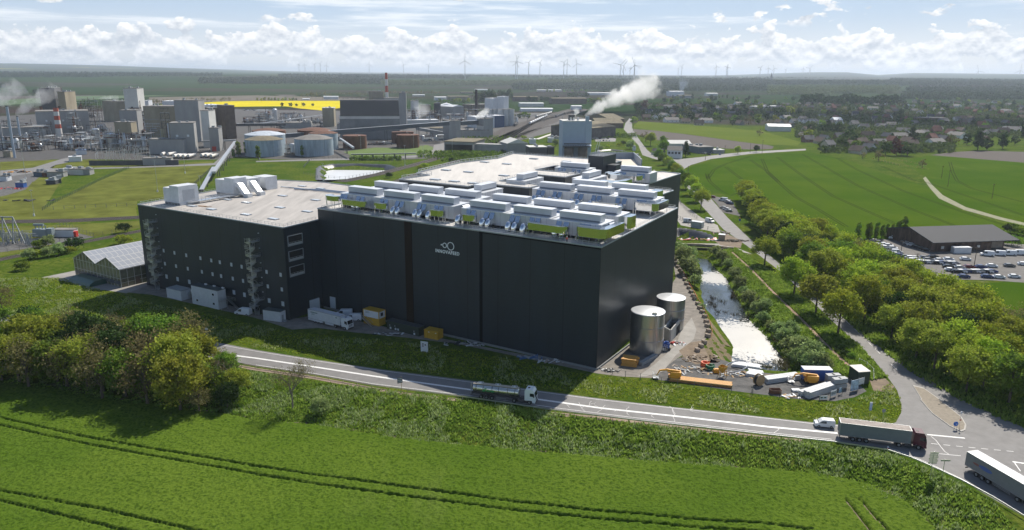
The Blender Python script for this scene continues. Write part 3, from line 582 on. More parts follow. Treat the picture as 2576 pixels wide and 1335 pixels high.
# ================================================================ FACTORY
FO = (22.3, 181.0); FROT = R_(-31.3)
def FB(x, y, z=0):                            # factory frame -> world (x = -u along the front to the right, y = depth)
    c, s = math.cos(FROT), math.sin(FROT); return Vector((FO[0]+c*x-s*y, FO[1]+s*x+c*y, z))
def onfront(x, y, yc):                        # pixel -> (x,z) on the factory plane y = yc
    d = CR*(x-CX)/FPX+CU*(CY-y)/FPX+_f; c, s = math.cos(FROT), math.sin(FROT)
    dx, dy = c*d[0]+s*d[1], -s*d[0]+c*d[1]; ox, oy = -(c*FO[0]+s*FO[1]), -(-s*FO[0]+c*FO[1]); t = (yc-oy)/dy
    return ox+dx*t, HCAM+d[2]*t
def cladding(name, col, seam=1.2, rough=.45, horiz=True, vj=10.2):
    m = mat(name, col, rough, spec=.4, var=.22, vscale=.12, streak=(1, 1, .25)); nt = m.node_tree; b = nt.nodes['Principled BSDF']
    tcn = nn(nt, 'ShaderNodeTexCoord'); sp = nn(nt, 'ShaderNodeSeparateXYZ'); nt.links.new(tcn.outputs['Object'], sp.inputs[0])
    w = mth(nt, 'PINGPONG', sp.outputs[2], seam/2); g1 = mrange(nt, w, 0, .06, 1, 0)
    xy = mth(nt, 'ADD', sp.outputs[0], sp.outputs[1]); w2 = mth(nt, 'PINGPONG', xy, vj/2); g2 = mrange(nt, w2, 0, .2, 1, 0)
    g = mth(nt, 'MAXIMUM', mth(nt, 'MULTIPLY', g1, .35), g2)
    old = b.inputs['Base Color'].links[0].from_socket
    nt.links.new(mixc(nt, mth(nt, 'MULTIPLY', g, .95), old, (col[0]*.3, col[1]*.3, col[2]*.3)), b.inputs['Base Color'])
    bp = nn(nt, 'ShaderNodeBump'); bp.inputs['Distance'].default_value = .03; nt.links.new(mth(nt, 'PINGPONG', sp.outputs[2], seam/8), bp.inputs['Height']); nt.links.new(bp.outputs[0], b.inputs['Normal'])
    return m
CLAD = cladding('dark_cladding', (.018, .027, .036)); CLADX = mat('dark_recess', (.004, .005, .006), .7, spec=.1)
def roofmat(name, col, var=.10, streak=(1, .12, 1), vs=.35):
    return mat(name, col, .7, var=var, vscale=vs, streak=streak)
ROOFW = roofmat('white_membrane', (.54, .515, .475), .12); ROOFL = roofmat('worn_membrane', (.40, .375, .345), .22)
ROOFM = roofmat('hall_membrane', (.52, .50, .47), .14)
GALV = mat('galvanised', (.62, .64, .66), .32, .85, var=.1, vscale=.8); RAILM = mat('handrail', (.52, .54, .55), .4, .5)
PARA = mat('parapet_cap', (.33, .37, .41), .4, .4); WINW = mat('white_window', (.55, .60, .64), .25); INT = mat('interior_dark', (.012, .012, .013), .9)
STEEL = mat('grey_steel', (.22, .25, .27), .5, .4)
t = thing('factory', 'huge windowless black clad factory with silver roof plant beside the main road', 'factory', (FO[0], FO[1], 0), FROT)
ZH, ZL, ZW = 32.7, 29.1, 36.0
HALL = [(0, 0), (-98.5, 0), (-100, 40), (-106, 62), (-40, 152), (-31, 150), (-31, 126), (-31, 101), (-17, 101), (-17, 65.5), (-3, 65.5)]
mb = MB(); mb.prism(HALL, 0, ZH, 0, 0); mb.build('hall_wall', CLAD, t)
mb = MB(); mb.prism(HALL, ZH+.01, ZH+.10); mb.build('hall_roof', ROOFM, t)
LOW = [(-98.5, .01), (-97.8, -15), (-171, -15), (-176, 23), (-178, 55), (-157, 61), (-104, 58), (-100.5, 40)]
mb = MB(); mb.prism(LOW, 0, ZL); mb.build('low_wing_wall', CLAD, t)
mb = MB(); mb.prism([(-98.6, .2), (-97.9, -14.8), (-170.8, -14.8), (-175.8, 23), (-177.8, 54.8), (-157, 60.8), (-104, 57.8), (-100.6, 40)], ZL+.01, ZL+.1); mb.build('low_wing_roof', ROOFL, t)
WH = [(-105, 48), (-73.5, 48), (-73.5, 57), (-54, 57), (-54, 66), (-72, 66), (-72, 89), (-56.5, 89), (-56.5, 102), (-77, 102), (-77, 119), (-66, 119), (-66, 129), (-60, 142), (-60, 152), (-118, 152), (-113, 129), (-117, 105), (-111, 66), (-103, 64)]
mb = MB(); mb.prism(WH, 0, ZW); mb.build('rear_hall_wall', CLAD, t)
mb = MB(); mb.prism(WH, ZW+.01, ZW+.1); mb.build('rear_hall_roof', ROOFW, t)
def ring(poly, z, w, h, m, name, parent, skip=()):
    mb = MB(); n = len(poly)
    for i in range(n):
        if i in skip: continue
        mb.bar((poly[i][0], poly[i][1], z+h/2), (poly[(i+1) % n][0], poly[(i+1) % n][1], z+h/2), w, h)
    return mb.build(name, m, parent)
ring(HALL, ZH+.1, .35, .35, PARA, 'parapet', t); ring(LOW, ZL+.1, .35, .3, PARA, 'parapet', t, (6, 7)); ring(WH, ZW+.1, .4, .35, PARA, 'parapet', t)
def railing(mb, pts, z, hh=1.1, step=1.6, r=.035):
    for a, b in zip(pts[:-1], pts[1:]):
        a, b = Vector((*a[:2], z)), Vector((*b[:2], z)); L = (b-a).length; n = max(1, int(L/step))
        for k in range(n+1): p = a+(b-a)*k/n; mb.bar(p, p+Vector((0, 0, hh)), r*1.6)
        for f in (.55, 1.): mb.bar(a+Vector((0, 0, hh*f)), b+Vector((0, 0, hh*f)), r*1.6)
def inset(poly, d):
    cx = sum(p[0] for p in poly)/len(poly); cy = sum(p[1] for p in poly)/len(poly); return [(p[0]+(cx-p[0])/max(1, math.hypot(cx-p[0], cy-p[1]))*d, p[1]+(cy-p[1])/max(1, math.hypot(cx-p[0], cy-p[1]))*d) for p in poly]
mb = MB(); railing(mb, [(-.8, .8), (-97.5, .8), (-98.8, 12)], ZH+.1); railing(mb, [(-.8, .8), (-3.6, 65), (-16.5, 66.2)], ZH+.1); railing(mb, [(-17.6, 66), (-17.6, 100), (-31.5, 101.5), (-31.6, 126)], ZH+.1)
mb.build('roof_railing', RAILM, t)
mb = MB(); railing(mb, [(-99, -.5), (-98.4, -14.4), (-170.4, -14.4), (-175.2, 23)], ZL+.1); mb.build('roof_railing', RAILM, t)
mb = MB(); railing(mb, [(-104, 48.6), (-74, 48.6), (-74, 57.6), (-54.6, 57.6), (-54.6, 65.5)], ZW+.1); railing(mb, [(-72.6, 66), (-72.6, 88), (-57, 89.6), (-57, 101.5), (-77.5, 101.5), (-77.6, 119), (-66, 120)], ZW+.1)
for a, b in zip([(-104.5, 49), (-110.5, 66.5), (-116.5, 105), (-112.5, 129)], [(-102.5, 64.5), (-116.5, 105), (-112.5, 129), (-117.5, 151)]): railing(mb, [a, b], ZW+.1, 1.5, 2.4, .09)
railing(mb, [(-117, 151), (-60.5, 151.2)], ZW+.1); mb.build('roof_railing', RAILM, t)
# pipes down the front, dark recess joints
MB().box(-63.3, -60.5, -.05, .2, 0, ZH-.05).build('pipe_recess', CLADX, t); mb = MB()
for k in range(6): mb.bar((-63.0+k*.45, -.18, 0), (-63.0+k*.45, -.18, ZH+.1), .16)
mb.build('cable_duct', mat('rust_black', (.040, .026, .016), .8, spec=.1), t)
mb = MB(); mb.box(-36.7, -35.7, -.06, .2, 0, ZH-.05); mb.build('expansion_joint', CLADX, t)
mb = MB(); mb.box(-36.7, -.0, -.22, .02, ZH-.3, ZH+.05); mb.build('fascia', CLADX, t)
# windows of the low wing
rows = {14.3: [167.6, 158.8, 152.8, 146.4, 138.9, 133.3, 129, 123.3, 118.3, 114, 106.7, 100.4], 9.6: [167.3, 158.9, 152.7, 146.3, 138.8, 133.3, 129, 123.2, 118.2, 113.9, 106.6, 100.3], 4.95: [166.8, 158.8, 152.6, 146.2, 123.2, 118.1, 113.9, 106.5, 100.3]}
fr = mat('window_frame', (.40, .44, .47), .4)
for z, us in rows.items():
    for u_ in us:
        w = .48 if z > 5 else .62; hh = .62 if z > 5 else .75
        a = MB(); a.box(-u_-w, -u_+w, -15.07, -14.98, z-hh, z+hh); o = a.build('window', fr, t); a = MB()
        a.box(-u_-w+.1, -u_-.03, -15.09, -15.0, z-hh+.1, z+hh-.1); a.box(-u_+.03, -u_+w-.1, -15.09, -15.0, z-hh+.1, z+hh-.1); a.build('pane', WINW, o)
# three open loggias on the side wall of the low wing
for zc0, zc1 in ((23.2, 26.5), (18.4, 21.7), (13.5, 16.8)):
    a = MB(); X0 = -97.78
    for (ya, yb, za, zb) in ((-13.7, -13.45, zc0, zc1), (-7.95, -7.7, zc0, zc1), (-13.7, -7.7, zc0, zc0+.25), (-13.7, -7.7, zc1-.2, zc1)): a.box(X0-.05, X0+.12, ya, yb, za, zb)
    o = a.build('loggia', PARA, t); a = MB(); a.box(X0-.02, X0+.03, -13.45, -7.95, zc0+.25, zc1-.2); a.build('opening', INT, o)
    a = MB(); a.bar((X0+.16, -13.4, zc0+1.2), (X0+.16, -8, zc0+1.2), .07)
    for k in range(5): a.bar((X0+.16, -13.4+k*1.35, zc0+.2), (X0+.16, -13.4+k*1.35, zc0+1.2), .06)
    a.box(X0+.01, X0+.1, -13.3, -8.1, zc0+.25, zc0+.85); a.build('balustrade', RAILM, o)
# spiral escape stairs
for sx, ztop in ((-163.0, 24.3), (-111.2, 23.9)):
    st = MB(); cy = -17.0; st.cyl(sx, cy, 0, ztop+1, .14, 8)
    n = int(ztop/.2); rr_ = 1.45
    for k in range(n):
        a0 = k*R_(17); z = .2*k
        st.add([(sx, cy, z), (sx+rr_*math.cos(a0), cy+rr_*math.sin(a0), z), (sx+rr_*math.cos(a0+.33), cy+rr_*math.sin(a0+.33), z), (sx, cy, z-.12), (sx+rr_*math.cos(a0), cy+rr_*math.sin(a0), z-.12), (sx+rr_*math.cos(a0+.33), cy+rr_*math.sin(a0+.33), z-.12)], [(0, 1, 2), (3, 5, 4), (1, 4, 5, 2), (0, 3, 4, 1), (0, 2, 5, 3)])
        if k % 2 == 0: st.bar((sx+rr_*math.cos(a0), cy+rr_*math.sin(a0), z), (sx+rr_*math.cos(a0), cy+rr_*math.sin(a0), z+1.1), .06)
        st.bar((sx+rr_*math.cos(a0), cy+rr_*math.sin(a0), z+1.1), (sx+rr_*math.cos(a0+.33), cy+rr_*math.sin(a0+.33), z+1.25), .08)
    for lz in np.arange(ztop, 1, -4.75):
        st.box(sx-.2, sx+2.4, cy-.9, -15.05, lz-.1, lz); railing(st, [(sx+2.4, -15.1), (sx+2.4, cy-.9), (sx-.1, cy-.9)], lz, 1.1, .5)
        st.box(sx-1.9, sx+.1, cy-.5, -15.05, lz-2.5, lz-2.4); railing(st, [(sx-1.9, -15.1), (sx-1.9, cy-.5), (sx-.4, cy-.5)], lz-2.4, 1.1, .5)
    st.build('spiral_stair', GALV, t)
    for lz in np.arange(ztop+2.4, 6, -4.75): a = MB(); a.box(sx+2.1, sx+2.4, -15.3, -15, lz, lz+.25); a.build('wall_lamp', WINW, t)
# sign: three rings and the word
SIGN = mat('white_sign', (.80, .84, .86), .4)
sg = MB()
def ringm(mb, cx, cz, r, w, y, n=40):
    vs = []
    for yy in (y, y-.12):
        for rr_ in (r-w, r): vs += [(cx+rr_*math.cos(2*math.pi*i/n), yy, cz+rr_*math.sin(2*math.pi*i/n)) for i in range(n)]
    fs = []
    for i in range(n):
        j = (i+1) % n; fs += [(2*n+i, 2*n+j, 3*n+j, 3*n+i), (n+i, n+j, 3*n+j, 3*n+i), (i, j, 2*n+j, 2*n+i)]
    mb.add(vs, fs)
ringm(sg, -49.75, 27.35, .22, .13, -.02, 16); ringm(sg, -48.6, 27.3, .76, .2, -.02); ringm(sg, -46.5, 27.3, 1.2, .2, -.02)
vs, fs = text_mb('INNOVAFEED', 1.35, .04, 1.18); x0 = min(v[0] for v in vs); x1 = max(v[0] for v in vs); k = 8.4/(x1-x0)
# spread the letters a little, as on the facade
sg.add([(-51.9+(v[0]-x0)*k, -.06-v[2], 24.95+v[1]*1.0) for v in vs], fs); sg.build('sign', SIGN, t)
# roof lights
def skylight(x, y, z, lab, g): pass
for (sx, sy) in [z03(1930, 362), z03(2127, 395), z03(2285, 298), z03(2480, 328), z03(2475, 448), (z13(175, 492)), z13(240, 378), z13(268, 260), z13(515, 418), z13(600, 303), z13(465, 163), z13(650, 187)]:
    p = at(sx, sy, ZL+.3); c, s_ = math.cos(FROT), math.sin(FROT); q = (c*(p.x-FO[0])+s_*(p.y-FO[1]), -s_*(p.x-FO[0])+c*(p.y-FO[1]))
    a = MB(); a.box(q[0]-1.9, q[0]+1.9, q[1]-.9, q[1]+.9, ZL+.12, ZL+.32, 0); a.box(q[0]-1.75, q[0]+1.75, q[1]-.75, q[1]+.75, ZL+.32, ZL+.42, 1); a.build('roof_light', [PARA, WINW], t)
zA = Z(1550, 560, 600); zB = Z(2100, 560, 600)
for (sx, sy) in [zA(820, 682), zA(1145, 714), zA(1470, 746), zA(1005, 520), zA(1390, 553), zA(1665, 383), zA(2047, 416), zA(2510, 326), zA(2000, 615), zB(150, 328), zB(710, 372)]:
    p = at(sx, sy, ZW+.3); c, s_ = math.cos(FROT), math.sin(FROT); q = (c*(p.x-FO[0])+s_*(p.y-FO[1]), -s_*(p.x-FO[0])+c*(p.y-FO[1]))
    a = MB(); a.box(q[0]-2, q[0]+2, q[1]-1, q[1]+1, ZW+.12, ZW+.45, 0); a.box(q[0]-1.8, q[0]+1.8, q[1]-.8, q[1]+.8, ZW+.45, ZW+.55, 1); a.build('roof_light', [PARA, WINW], t)
# dark stair tower on the rear roof, loading dock, plinth
mb = MB(); mb.prism([(-66, 129), (-58.8, 129), (-58.8, 142.5), (-66, 142.5)], ZH, 40.5); mb.build('stair_tower', CLAD, t)
mb = MB(); railing(mb, [(-65.8, 129.2), (-59, 129.2), (-59, 142.3), (-65.8, 142.3), (-65.8, 129.2)], 40.5); mb.build('roof_railing', RAILM, t)
mb = MB(); mb.box(-58.7, -54.5, 133, 139, ZH, 36.6); mb.build('stair_tower', CLAD, t)
# puddles and cast of roof water are left to the membrane; plinth and base rail
mb = MB(); mb.box(-98, .15, -.35, .0, 0, .5); mb.box(.02, .35, .1, 64, 0, .5); mb.build('plinth', mat('plinth', (.20, .21, .21), .8), t)
mb = MB(); mb.box(-97.8, -97.4, -6.5, -2.5, .0, 4.2); mb.box(-95.2, -92.8, -.1, -.02, .6, 4.4); mb.build('loading_door', WINW, t)
mb = MB()
for xx, yy in ((-60, 55), (-71, 47), (-96, 44)): MB().box(xx-.5, xx+.5, yy-.5, yy+.5, ZH+.1, ZH+1).build('roof_vent', GALV, t)
# lower white-roofed annex behind
b0 = [at(*zB(*p), 26.) for p in ((1150, 320), (1855, 320), (1995, 445), (1500, 445))]
an = thing('factory_annex', 'lower cream roofed annex behind the black factory, with grey parapet wall', 'factory', (0, 0, 0))
mb = MB(); mb.prism([(p.x, p.y) for p in b0], 0, 25.6); mb.build('wall', CLAD, an)
mb = MB(); mb.prism([(p.x, p.y) for p in b0], 25.61, 25.75); mb.build('roof', mat('cream_membrane', (.62, .56, .46), .8, var=.12, vscale=.3), an)
w0 = [at(*zB(*p), 26.) for p in ((1140, 320), (1860, 320), (2000, 448))]
mb = MB()
for a, b in zip(w0[:-1], w0[1:]): mb.bar((a.x, a.y, 27.6), (b.x, b.y, 27.6), .5, 4.)
mb.build('parapet', mat('blue_grey_cladding', (.26, .30, .36), .5, var=.05), an)
# ---------------------------------------------------------------- rooftop air handling units
HV = mat('plant_panel', (.50, .525, .56), .42, .25, var=.07, vscale=.4); HVT = mat('plant_top', (.72, .74, .76), .35, .3)
HVD = mat('plant_dark', (.16, .18, .21), .5, .3); DUCT = mat('duct_metal', (.74, .76, .78), .10, 1., bump=.008, bscale=1.5); LOUV = mat('louvre', (.42, .45, .49), .4, .5)
def hvac(name, label, group, x, y, z, hoods, ducts, side, rear=False, L=12.4, rot=0.):
    """x,y = left front corner of the upper housing in the factory frame"""
    p = FB(x, y, z); k_ = (HCAM-z-6.75)/(HCAM-z-5.6); p.x *= k_; p.y *= k_; t = thing(name, label, 'air unit', p, FROT+rot, group); t.scale = (.97, 1, 1.2)
    a = MB(); a.box(-1.7, L+1.2, -1.9, 6.2, .7, 3.75, 0); a.box(-1.8, L+1.3, -2.0, 6.3, 3.75, 3.86, 1)
    for k in range(8): a.box(-1.2+k*(L+1.6)/7.6, -.95+k*(L+1.6)/7.6, -1.7, 6, 0, .7, 2)
    for k in range(1, 9): a.box(-1.7+k*(L+2.9)/9-.02, -1.7+k*(L+2.9)/9+.02, -1.93, -1.9, .7, 3.75, 2)
    a.build('lower_housing', [HV, HVT, HVD], t)
    a = MB(); a.box(0, L, 0, 2.9, 3.87, 5.5, 0); a.box(-.08, L+.08, -.08, 2.98, 5.5, 5.6, 1); a.box(.3, L-.3, -.03, 0, 3.9, 4.25, 2); a.build('upper_housing', [HV, HVT, HVD], t)
    for hx, w in hoods:
        a = MB(); a.xprism([(-1.91, 3.65), (-1.91, 1.95), (-3.05, 1.95), (-3.05, 2.15)], hx, hx+w); a.build('intake_hood', DUCT, t)
    for d in ducts:
        a = MB()
        if d[0] == 'elbow':                   # curves out of the wall and down through the roof
            _, dx, w, r, zt = d; n = 10; out = []; inn = []
            for k in range(n+1):
                th = math.pi/2*k/n; out.append((-3.4-r*math.sin(th), zt-r+r*math.cos(th))); inn.append((-3.4-(r-1.15)*math.sin(th), zt-r+(r-1.15)*math.cos(th)))
            a2 = [(-1.95, zt)]+out+[(-3.4-r, 0), (-3.4-r+1.15, 0)]; a2 += inn[::-1]+[(-1.95, zt-1.15)]
            prof = a2; m_ = len(prof)
            vs = [(dx, p_[0], p_[1]) for p_ in prof]+[(dx+w, p_[0], p_[1]) for p_ in prof]; h_ = m_//2
            fs = [(i, (i+1) % m_, m_+(i+1) % m_, m_+i) for i in range(m_)]
            for i in range(h_-1 if m_ % 2 == 0 else h_): fs += [(i, i+1, m_-2-i, m_-1-i), (m_+i, m_+m_-1-i, m_+m_-2-i, m_+i+1)]
            a.add(vs, fs)
        else:                                 # level duct: plan outline, bottom and top height
            _, plan, z0, z1 = d; a.prism(plan, z0, z1); cx_ = [q[0] for q in plan]; 
            for q in plan[::3]: a.bar((q[0]*.97, q[1]*.97, 0), (q[0]*.97, q[1]*.97, z0), .12)
        o = a.build('duct', DUCT, t); o.data.polygons.foreach_set('use_smooth', [abs(f.normal.x) < .5 and d[0] == 'elbow' for f in o.data.polygons])
    for s_ in side:
        a = MB(); xx = L+1.2 if s_ > 0 else -1.7
        a.yprism([(xx, 3.6), (xx+s_*.9, 3.1), (xx+s_*.9, 1.0), (xx, 1.0)], 2.6, 5.6)
        for k in range(6): a.box(xx+s_*.9, xx+s_*1.05, 2.7, 5.5, 1.15+k*.34, 1.3+k*.34)
        a.build('louvre_box', LOUV, t)
    a = MB(); a.tube([(L*.53, -1.95, 3.1), (L*.53, -2.25, 3.2), (L*.53, -2.3, .2)], .1, 6); a.build('drain_pipe', GALV, t)
    return t
H4 = ((.3, 1.5), (2.1, 1.5), (6.7, 1.5), (8.6, 1.5))
def rc(x0, x1, y0, y1, r, corners):           # rectangle plan with some rounded corners, ccw from (x0,y0)
    pts = []; C = [(x0, y0, 180), (x1, y0, 270), (x1, y1, 0), (x0, y1, 90)]
    for i, (x, y, a0) in enumerate(C):
        if i in corners:
            cx_, cy_ = x+(r if x == x0 else -r), y+(r if y == y0 else -r)
            pts += [(cx_+r*math.cos(R_(a0+15*k)), cy_+r*math.sin(R_(a0+15*k))) for k in range(7)]
        else: pts.append((x, y))
    return pts
def LD(x0, x1, yf, w, stub, z0=2.0, z1=3.3):  # long duct in front of the unit with a stub back to its wall
    n = 6; p = []
    r = w
    p += [(x0, -2.0), (x0, yf+r)]+[(x0+r-r*math.cos(R_(90*k/n)), yf+r-r*math.sin(R_(90*k/n))) for k in range(1, n+1)]
    p += [(x1-r, yf)]+[(x1-r+r*math.sin(R_(90*k/n)), yf+r-r*math.cos(R_(90*k/n))) for k in range(1, n+1)]
    p += [(x1, yf+r+stub), (x1-w, yf+r+stub), (x1-w, yf+w), (x0+w, yf+w), (x0+w, -2.0)]
    return ('plan', p, z0, z1)
GRP = 'air handling units on the factory roof'
def AH(lab, u, v, hoods=H4, ducts=(), side=(), z=ZH+.1, rot=0., L=12.4):
    return hvac('air_handling_unit', lab, GRP, -u, v, z, hoods, ducts, side, rot=rot, L=L)
EL = lambda x, r=2.4, zt=2.3: ('elbow', x, 1.6, 1.5+(r-2.4)*.15, 2.35)
AH('silver roof unit at the left end of the front row, nearest the low wing roof', 98.3, 14, ((-1.4, 3.), (5.6, 1.5), (7.5, 1.5)), [LD(-6.5, -.2, -5.2, 1.9, 1.2), EL(5.6, 1.6), EL(7.5, 1.6), LD(1.6, 12.4, -6.2, 1.7, 1.5, 1.6, 3.0)])
AH('silver roof unit second from the left in the front row', 83, 14, H4, [LD(.2, 5.6, -6., 1.7, 0, 1.7, 3.1), EL(6.7, 2.5), EL(8.6, 2.5)])
AH('third silver roof unit from the left in the front row, louvred right end', 67.8, 14, H4, [EL(.3, 2.6), EL(2.1, 2.6), EL(5.4, 2.6), LD(6.9, 12.6, -6., 1.7, 0, 1.7, 3.1)], (1,))
AH('silver roof unit fourth from the left in the front row', 49.2, 13.6, H4, [EL(-1.9, 2.9), LD(.3, 5.4, -6., 1.8, 0, 1.6, 3.0), EL(6.7, 2.6), EL(8.6, 2.6)])
AH('silver roof unit second from the right in the front row', 33.9, 13.4, H4, [EL(.3, 2.6), EL(2.3, 2.6), EL(5.2, 3.6), LD(7.4, 20.4, -6.3, 1.9, 0, 1.6, 3.1)])
AH('silver roof unit at the right end of the front row by the roof corner', 18.8, 13.1, ((.3, 1.6), (2.5, 1.6), (7.2, 3.4)), [EL(.3, 1.5, 2.3), EL(2.5, 1.5, 2.3), ('plan', [(7.4, -1.95), (7.4, -3.6)]+[(9.4-2*math.cos(R_(15*k)), -3.6-2*math.sin(R_(15*k))) for k in range(1, 7)]+[(14.4+2.2*math.sin(R_(15*k)), -3.4-2.2*math.cos(R_(15*k))) for k in range(7)]+[(16.6, 6.4), (14.4, 6.4), (14.4, -1.0), (10.6, -1.95)], 1.5, 3.5)], (1,))
AH('silver roof unit at the left end of the second row', 99.2, 27.8)
AH('silver roof unit second from the left in the second row', 84, 27.7)
AH('silver roof unit third from the left in the second row', 68.8, 27.5, (), (), (-1,))
AH('silver roof unit fourth from the left in the second row', 50, 27.2)
AH('silver roof unit second from the right in the second row', 34.9, 26.9)
AH('silver roof unit at the right end of the second row, duct at its end', 19.9, 26.8, (), [('plan', rc(13.6, 16.2, .3, 5.6, 1.2, (1, 2)), .8, 3.6)], (1,))
AH('silver roof unit at the left end of the middle row, four hoods facing the front', 51, 58.9, H4, [EL(-.2, 2.2), EL(1.9, 2.2), EL(5.9, 2.6), EL(8.2, 2.6)])
AH('silver roof unit in the centre of the middle row, between two hooded units', 36.4, 59, H4, [EL(-.4, 3.4, 2.4), EL(1.8, 3.6, 2.3), EL(6.4, 3.4, 2.4), LD(8.8, 18, -8, 1.8, 0, 1.6, 2.8)])
AH('silver roof unit at the right end of the middle row, over the side wall', 21.2, 58.8, ((.3, 1.5), (2.6, 1.5), (7.4, 3.4)), [EL(-.2, 3.1, 2.3), EL(2.2, 3.1, 2.3), ('plan', [(7.4, -1.95), (7.4, -3.6)]+[(9.4-2*math.cos(R_(15*k)), -3.6-2*math.sin(R_(15*k))) for k in range(1, 7)]+[(13.4+2.2*math.sin(R_(15*k)), -3.4-2.2*math.cos(R_(15*k))) for k in range(7)]+[(15.6, 5), (13.4, 5), (13.4, -1.0), (10.6, -1.95)], 1.5, 3.4)], (1,))
AH('silver roof unit at the left of the fourth row behind the hooded middle row', 44.2, 71.4)
AH('silver roof unit at the right of the fourth row, near the set-back side wall', 29.1, 71.4, (), [('plan', rc(13.8, 17, .2, 5.8, 1.4, (1, 2)), 1, 4.2)])
AH('silver roof unit sunk in the pit of the white rear roof', 73.2, 116.8, ((.2, 1.6), (2.2, 1.6), (6.8, 1.6), (9, 1.6)), [EL(2.4, 2.2), EL(.2, 3.0), LD(6.6, 10.8, -7, 1.8, 0, 2, 3.2)], (1,))
AH('silver roof unit furthest back at the right, next to the dark stair tower', 46.7, 120, ((0, 3.4), (8.2, 3.4)), [LD(-4.5, 3, -7, 2, 0, 2.4, 3.6), LD(-1, 13, -12, 2.2, 2, 2.4, 3.8)])
AH('silver roof unit turned end-on behind the second row, by the white roof notch', 63.3, 40.8, (), (), (1,), rot=R_(90), L=9.5)
AH('silver roof unit turned end-on in the pit between the two white roofs', 65.6, 72.6, (), (), (1,), rot=R_(90), L=11)
AH('silver roof unit turned end-on beside the big bright ducts on the right', 47, 90.5, (), [('plan', [(2, -3), (2, -9), (6, -12), (13, -12), (13, -9.6), (7, -9.6), (4.4, -8), (4.4, -3)], 1.8, 3.4), ('plan', rc(-3, 1.5, -16, -3, 2, (0, 1)), 1.6, 3.6)], (1,), rot=R_(90), L=11)
# plant on the low wing roof
def plantbox(lab, p0, p1, y0, y1, h, step=None, louv=True):
    t = thing('roof_plant', lab, 'air unit', FB(-p0, y0, ZL+.1), FROT, 'plant on the low wing roof'); w = p0-p1; d = y1-y0
    a = MB(); a.box(0, w, 0, d, .8, h); [a.box(k*w/5, k*w/5+.2, .2, d-.2, 0, .8) for k in range(6)]
    if step: a.box(0, w*.55, .01, d-.01, h, h+.02)
    a.build('housing', mat('white_panel', (.62, .64, .66), .5, .1, var=.1, vscale=.5), t)
    if step: a = MB(); a.box(w*step, w-.02, .15, d-.2, h+.02, h+.9); a.build('upper_housing', MATS['white_panel'], t)
    if louv:
        a = MB(); [a.box(w, w+.12, d*.2, d*.8, 1.4+k*.4, 1.6+k*.4) for k in range(int((h-1.6)/.4))]; a.build('louvre', LOUV, t)
    return t
plantbox('white plant box at the left end of the low wing roof', 166, 157.5, -8, 0, 5.8, .4)
plantbox('long white plant box in the middle of the low wing roof with two sloping ducts', 168.7, 158.4, 15.7, 22, 5.8, .5)
plantbox('white plant box behind the long one on the low wing roof', 169.5, 161, 25, 30.5, 5.4)
plantbox('plain beige plant box right of the sloping ducts', 167.5, 160.5, 32.5, 38.5, 5.2, None, False)
t = thing('roof_duct', 'pair of white ducts sloping down onto the low wing roof', 'duct', FB(-158.4, 16, ZL), FROT)
for k, (dx, dy) in enumerate(((0, .5), (0, 6.5))):
    a = MB(); a.xprism([(0, 0)], 0, 0) if 0 else None
    w = 2.2; pts = [(dx-.2, 5.2), (dx+1.6, 5.2), (dx+5.2, 1.6), (dx+6.8, 1.5), (dx+6.8, .1), (dx+4.6, .1), (dx+1.0, 3.6), (dx-.2, 3.7)]
    a.yprism(pts, dy, dy+w); a.build('duct', HVT, t)
t = thing('roof_gantry', 'galvanised walkway carrying pipes across the low wing roof', 'walkway', FB(-155.5, -5, ZL), FROT+R_(90))
a = MB(); a.box(0, 26, 0, 2, .9, 1.05); railing(a, [(0, 0), (26, 0)], 1.05, 1.1, 1.5, .05); railing(a, [(0, 2), (26, 2)], 1.05, 1.1, 1.5, .05); [a.bar((k*4.3, 1, 0), (k*4.3, 1, .9), .2) for k in range(7)]
a.build('walkway', GALV, t); a = MB()
for k in range(4): a.tube([(2, 3+k*.5, .7), (20, 3+k*.5, .7)], .16)
a.tube([(46, 6, .5), (48, -30, .5)], .25); a.tube([(44, -4, .6), (49, -14, .6), (50, -40, .6)], .3); a.build('pipe', GALV, t)
tag(MB().box(-1.5, 1.5, -.4, .4, 0, .12).box(-2.5, .5, .8, 1.1, .0, .1).box(.6, 3.6, -.2, .1, .12, .22).build('timber_stack', mat('raw_timber', (.36, .22, .11), .8), loc=FB(-149.5, -4.6, ZL+.12), rot=FROT+.3), 'loose brown planks lying on the low wing roof', 'timber')
# ================================================================ NEAR OBJECTS
def C(name, col, rough=.5, metal=0., **k): return mat(name, col, rough, metal, **k)
WHITE = C('white_paint', (.72, .74, .76), .35); OFFW = C('offwhite_panel', (.60, .62, .64), .5, var=.08, vscale=.8); GLASS = C('dark_glass', (.02, .025, .03), .08, spec=.8)
TYRE = C('tyre_rubber', (.018, .018, .018), .85); RIM = C('rim_alloy', (.38, .39, .40), .4, .7); BLK = C('black_plastic', (.025, .025, .027), .6); CHAS = C('chassis', (.05, .05, .055), .7)
YEL = C('ochre_paint', (.50, .29, .02), .5, var=.12, vscale=1.); ORNG = C('machine_orange', (.70, .33, .03), .45); RED = C('red_paint', (.50, .03, .02), .5); BLUE = C('blue_paint', (.03, .10, .36), .45)
WOOD = C('timber', (.42, .28, .14), .8, var=.2, vscale=2); CBLK = C('concrete_block', (.36, .30, .24), .9, var=.2, vscale=2); GREYP = C('grey_panel', (.30, .32, .33), .6, var=.1, vscale=1)
def frame(A, B, ytop=None, ztop=None):
    a, b = at(*A), at(*B); d = b-a; w = d.length; rot = math.atan2(d.y, d.x); h = zabove(A[0], A[1], ytop) if ytop is not None else ztop
    return a, rot, w, h
def hull(a, prof, w, mi=0, x0=0): a.xprism(prof, x0, x0+w, mi)
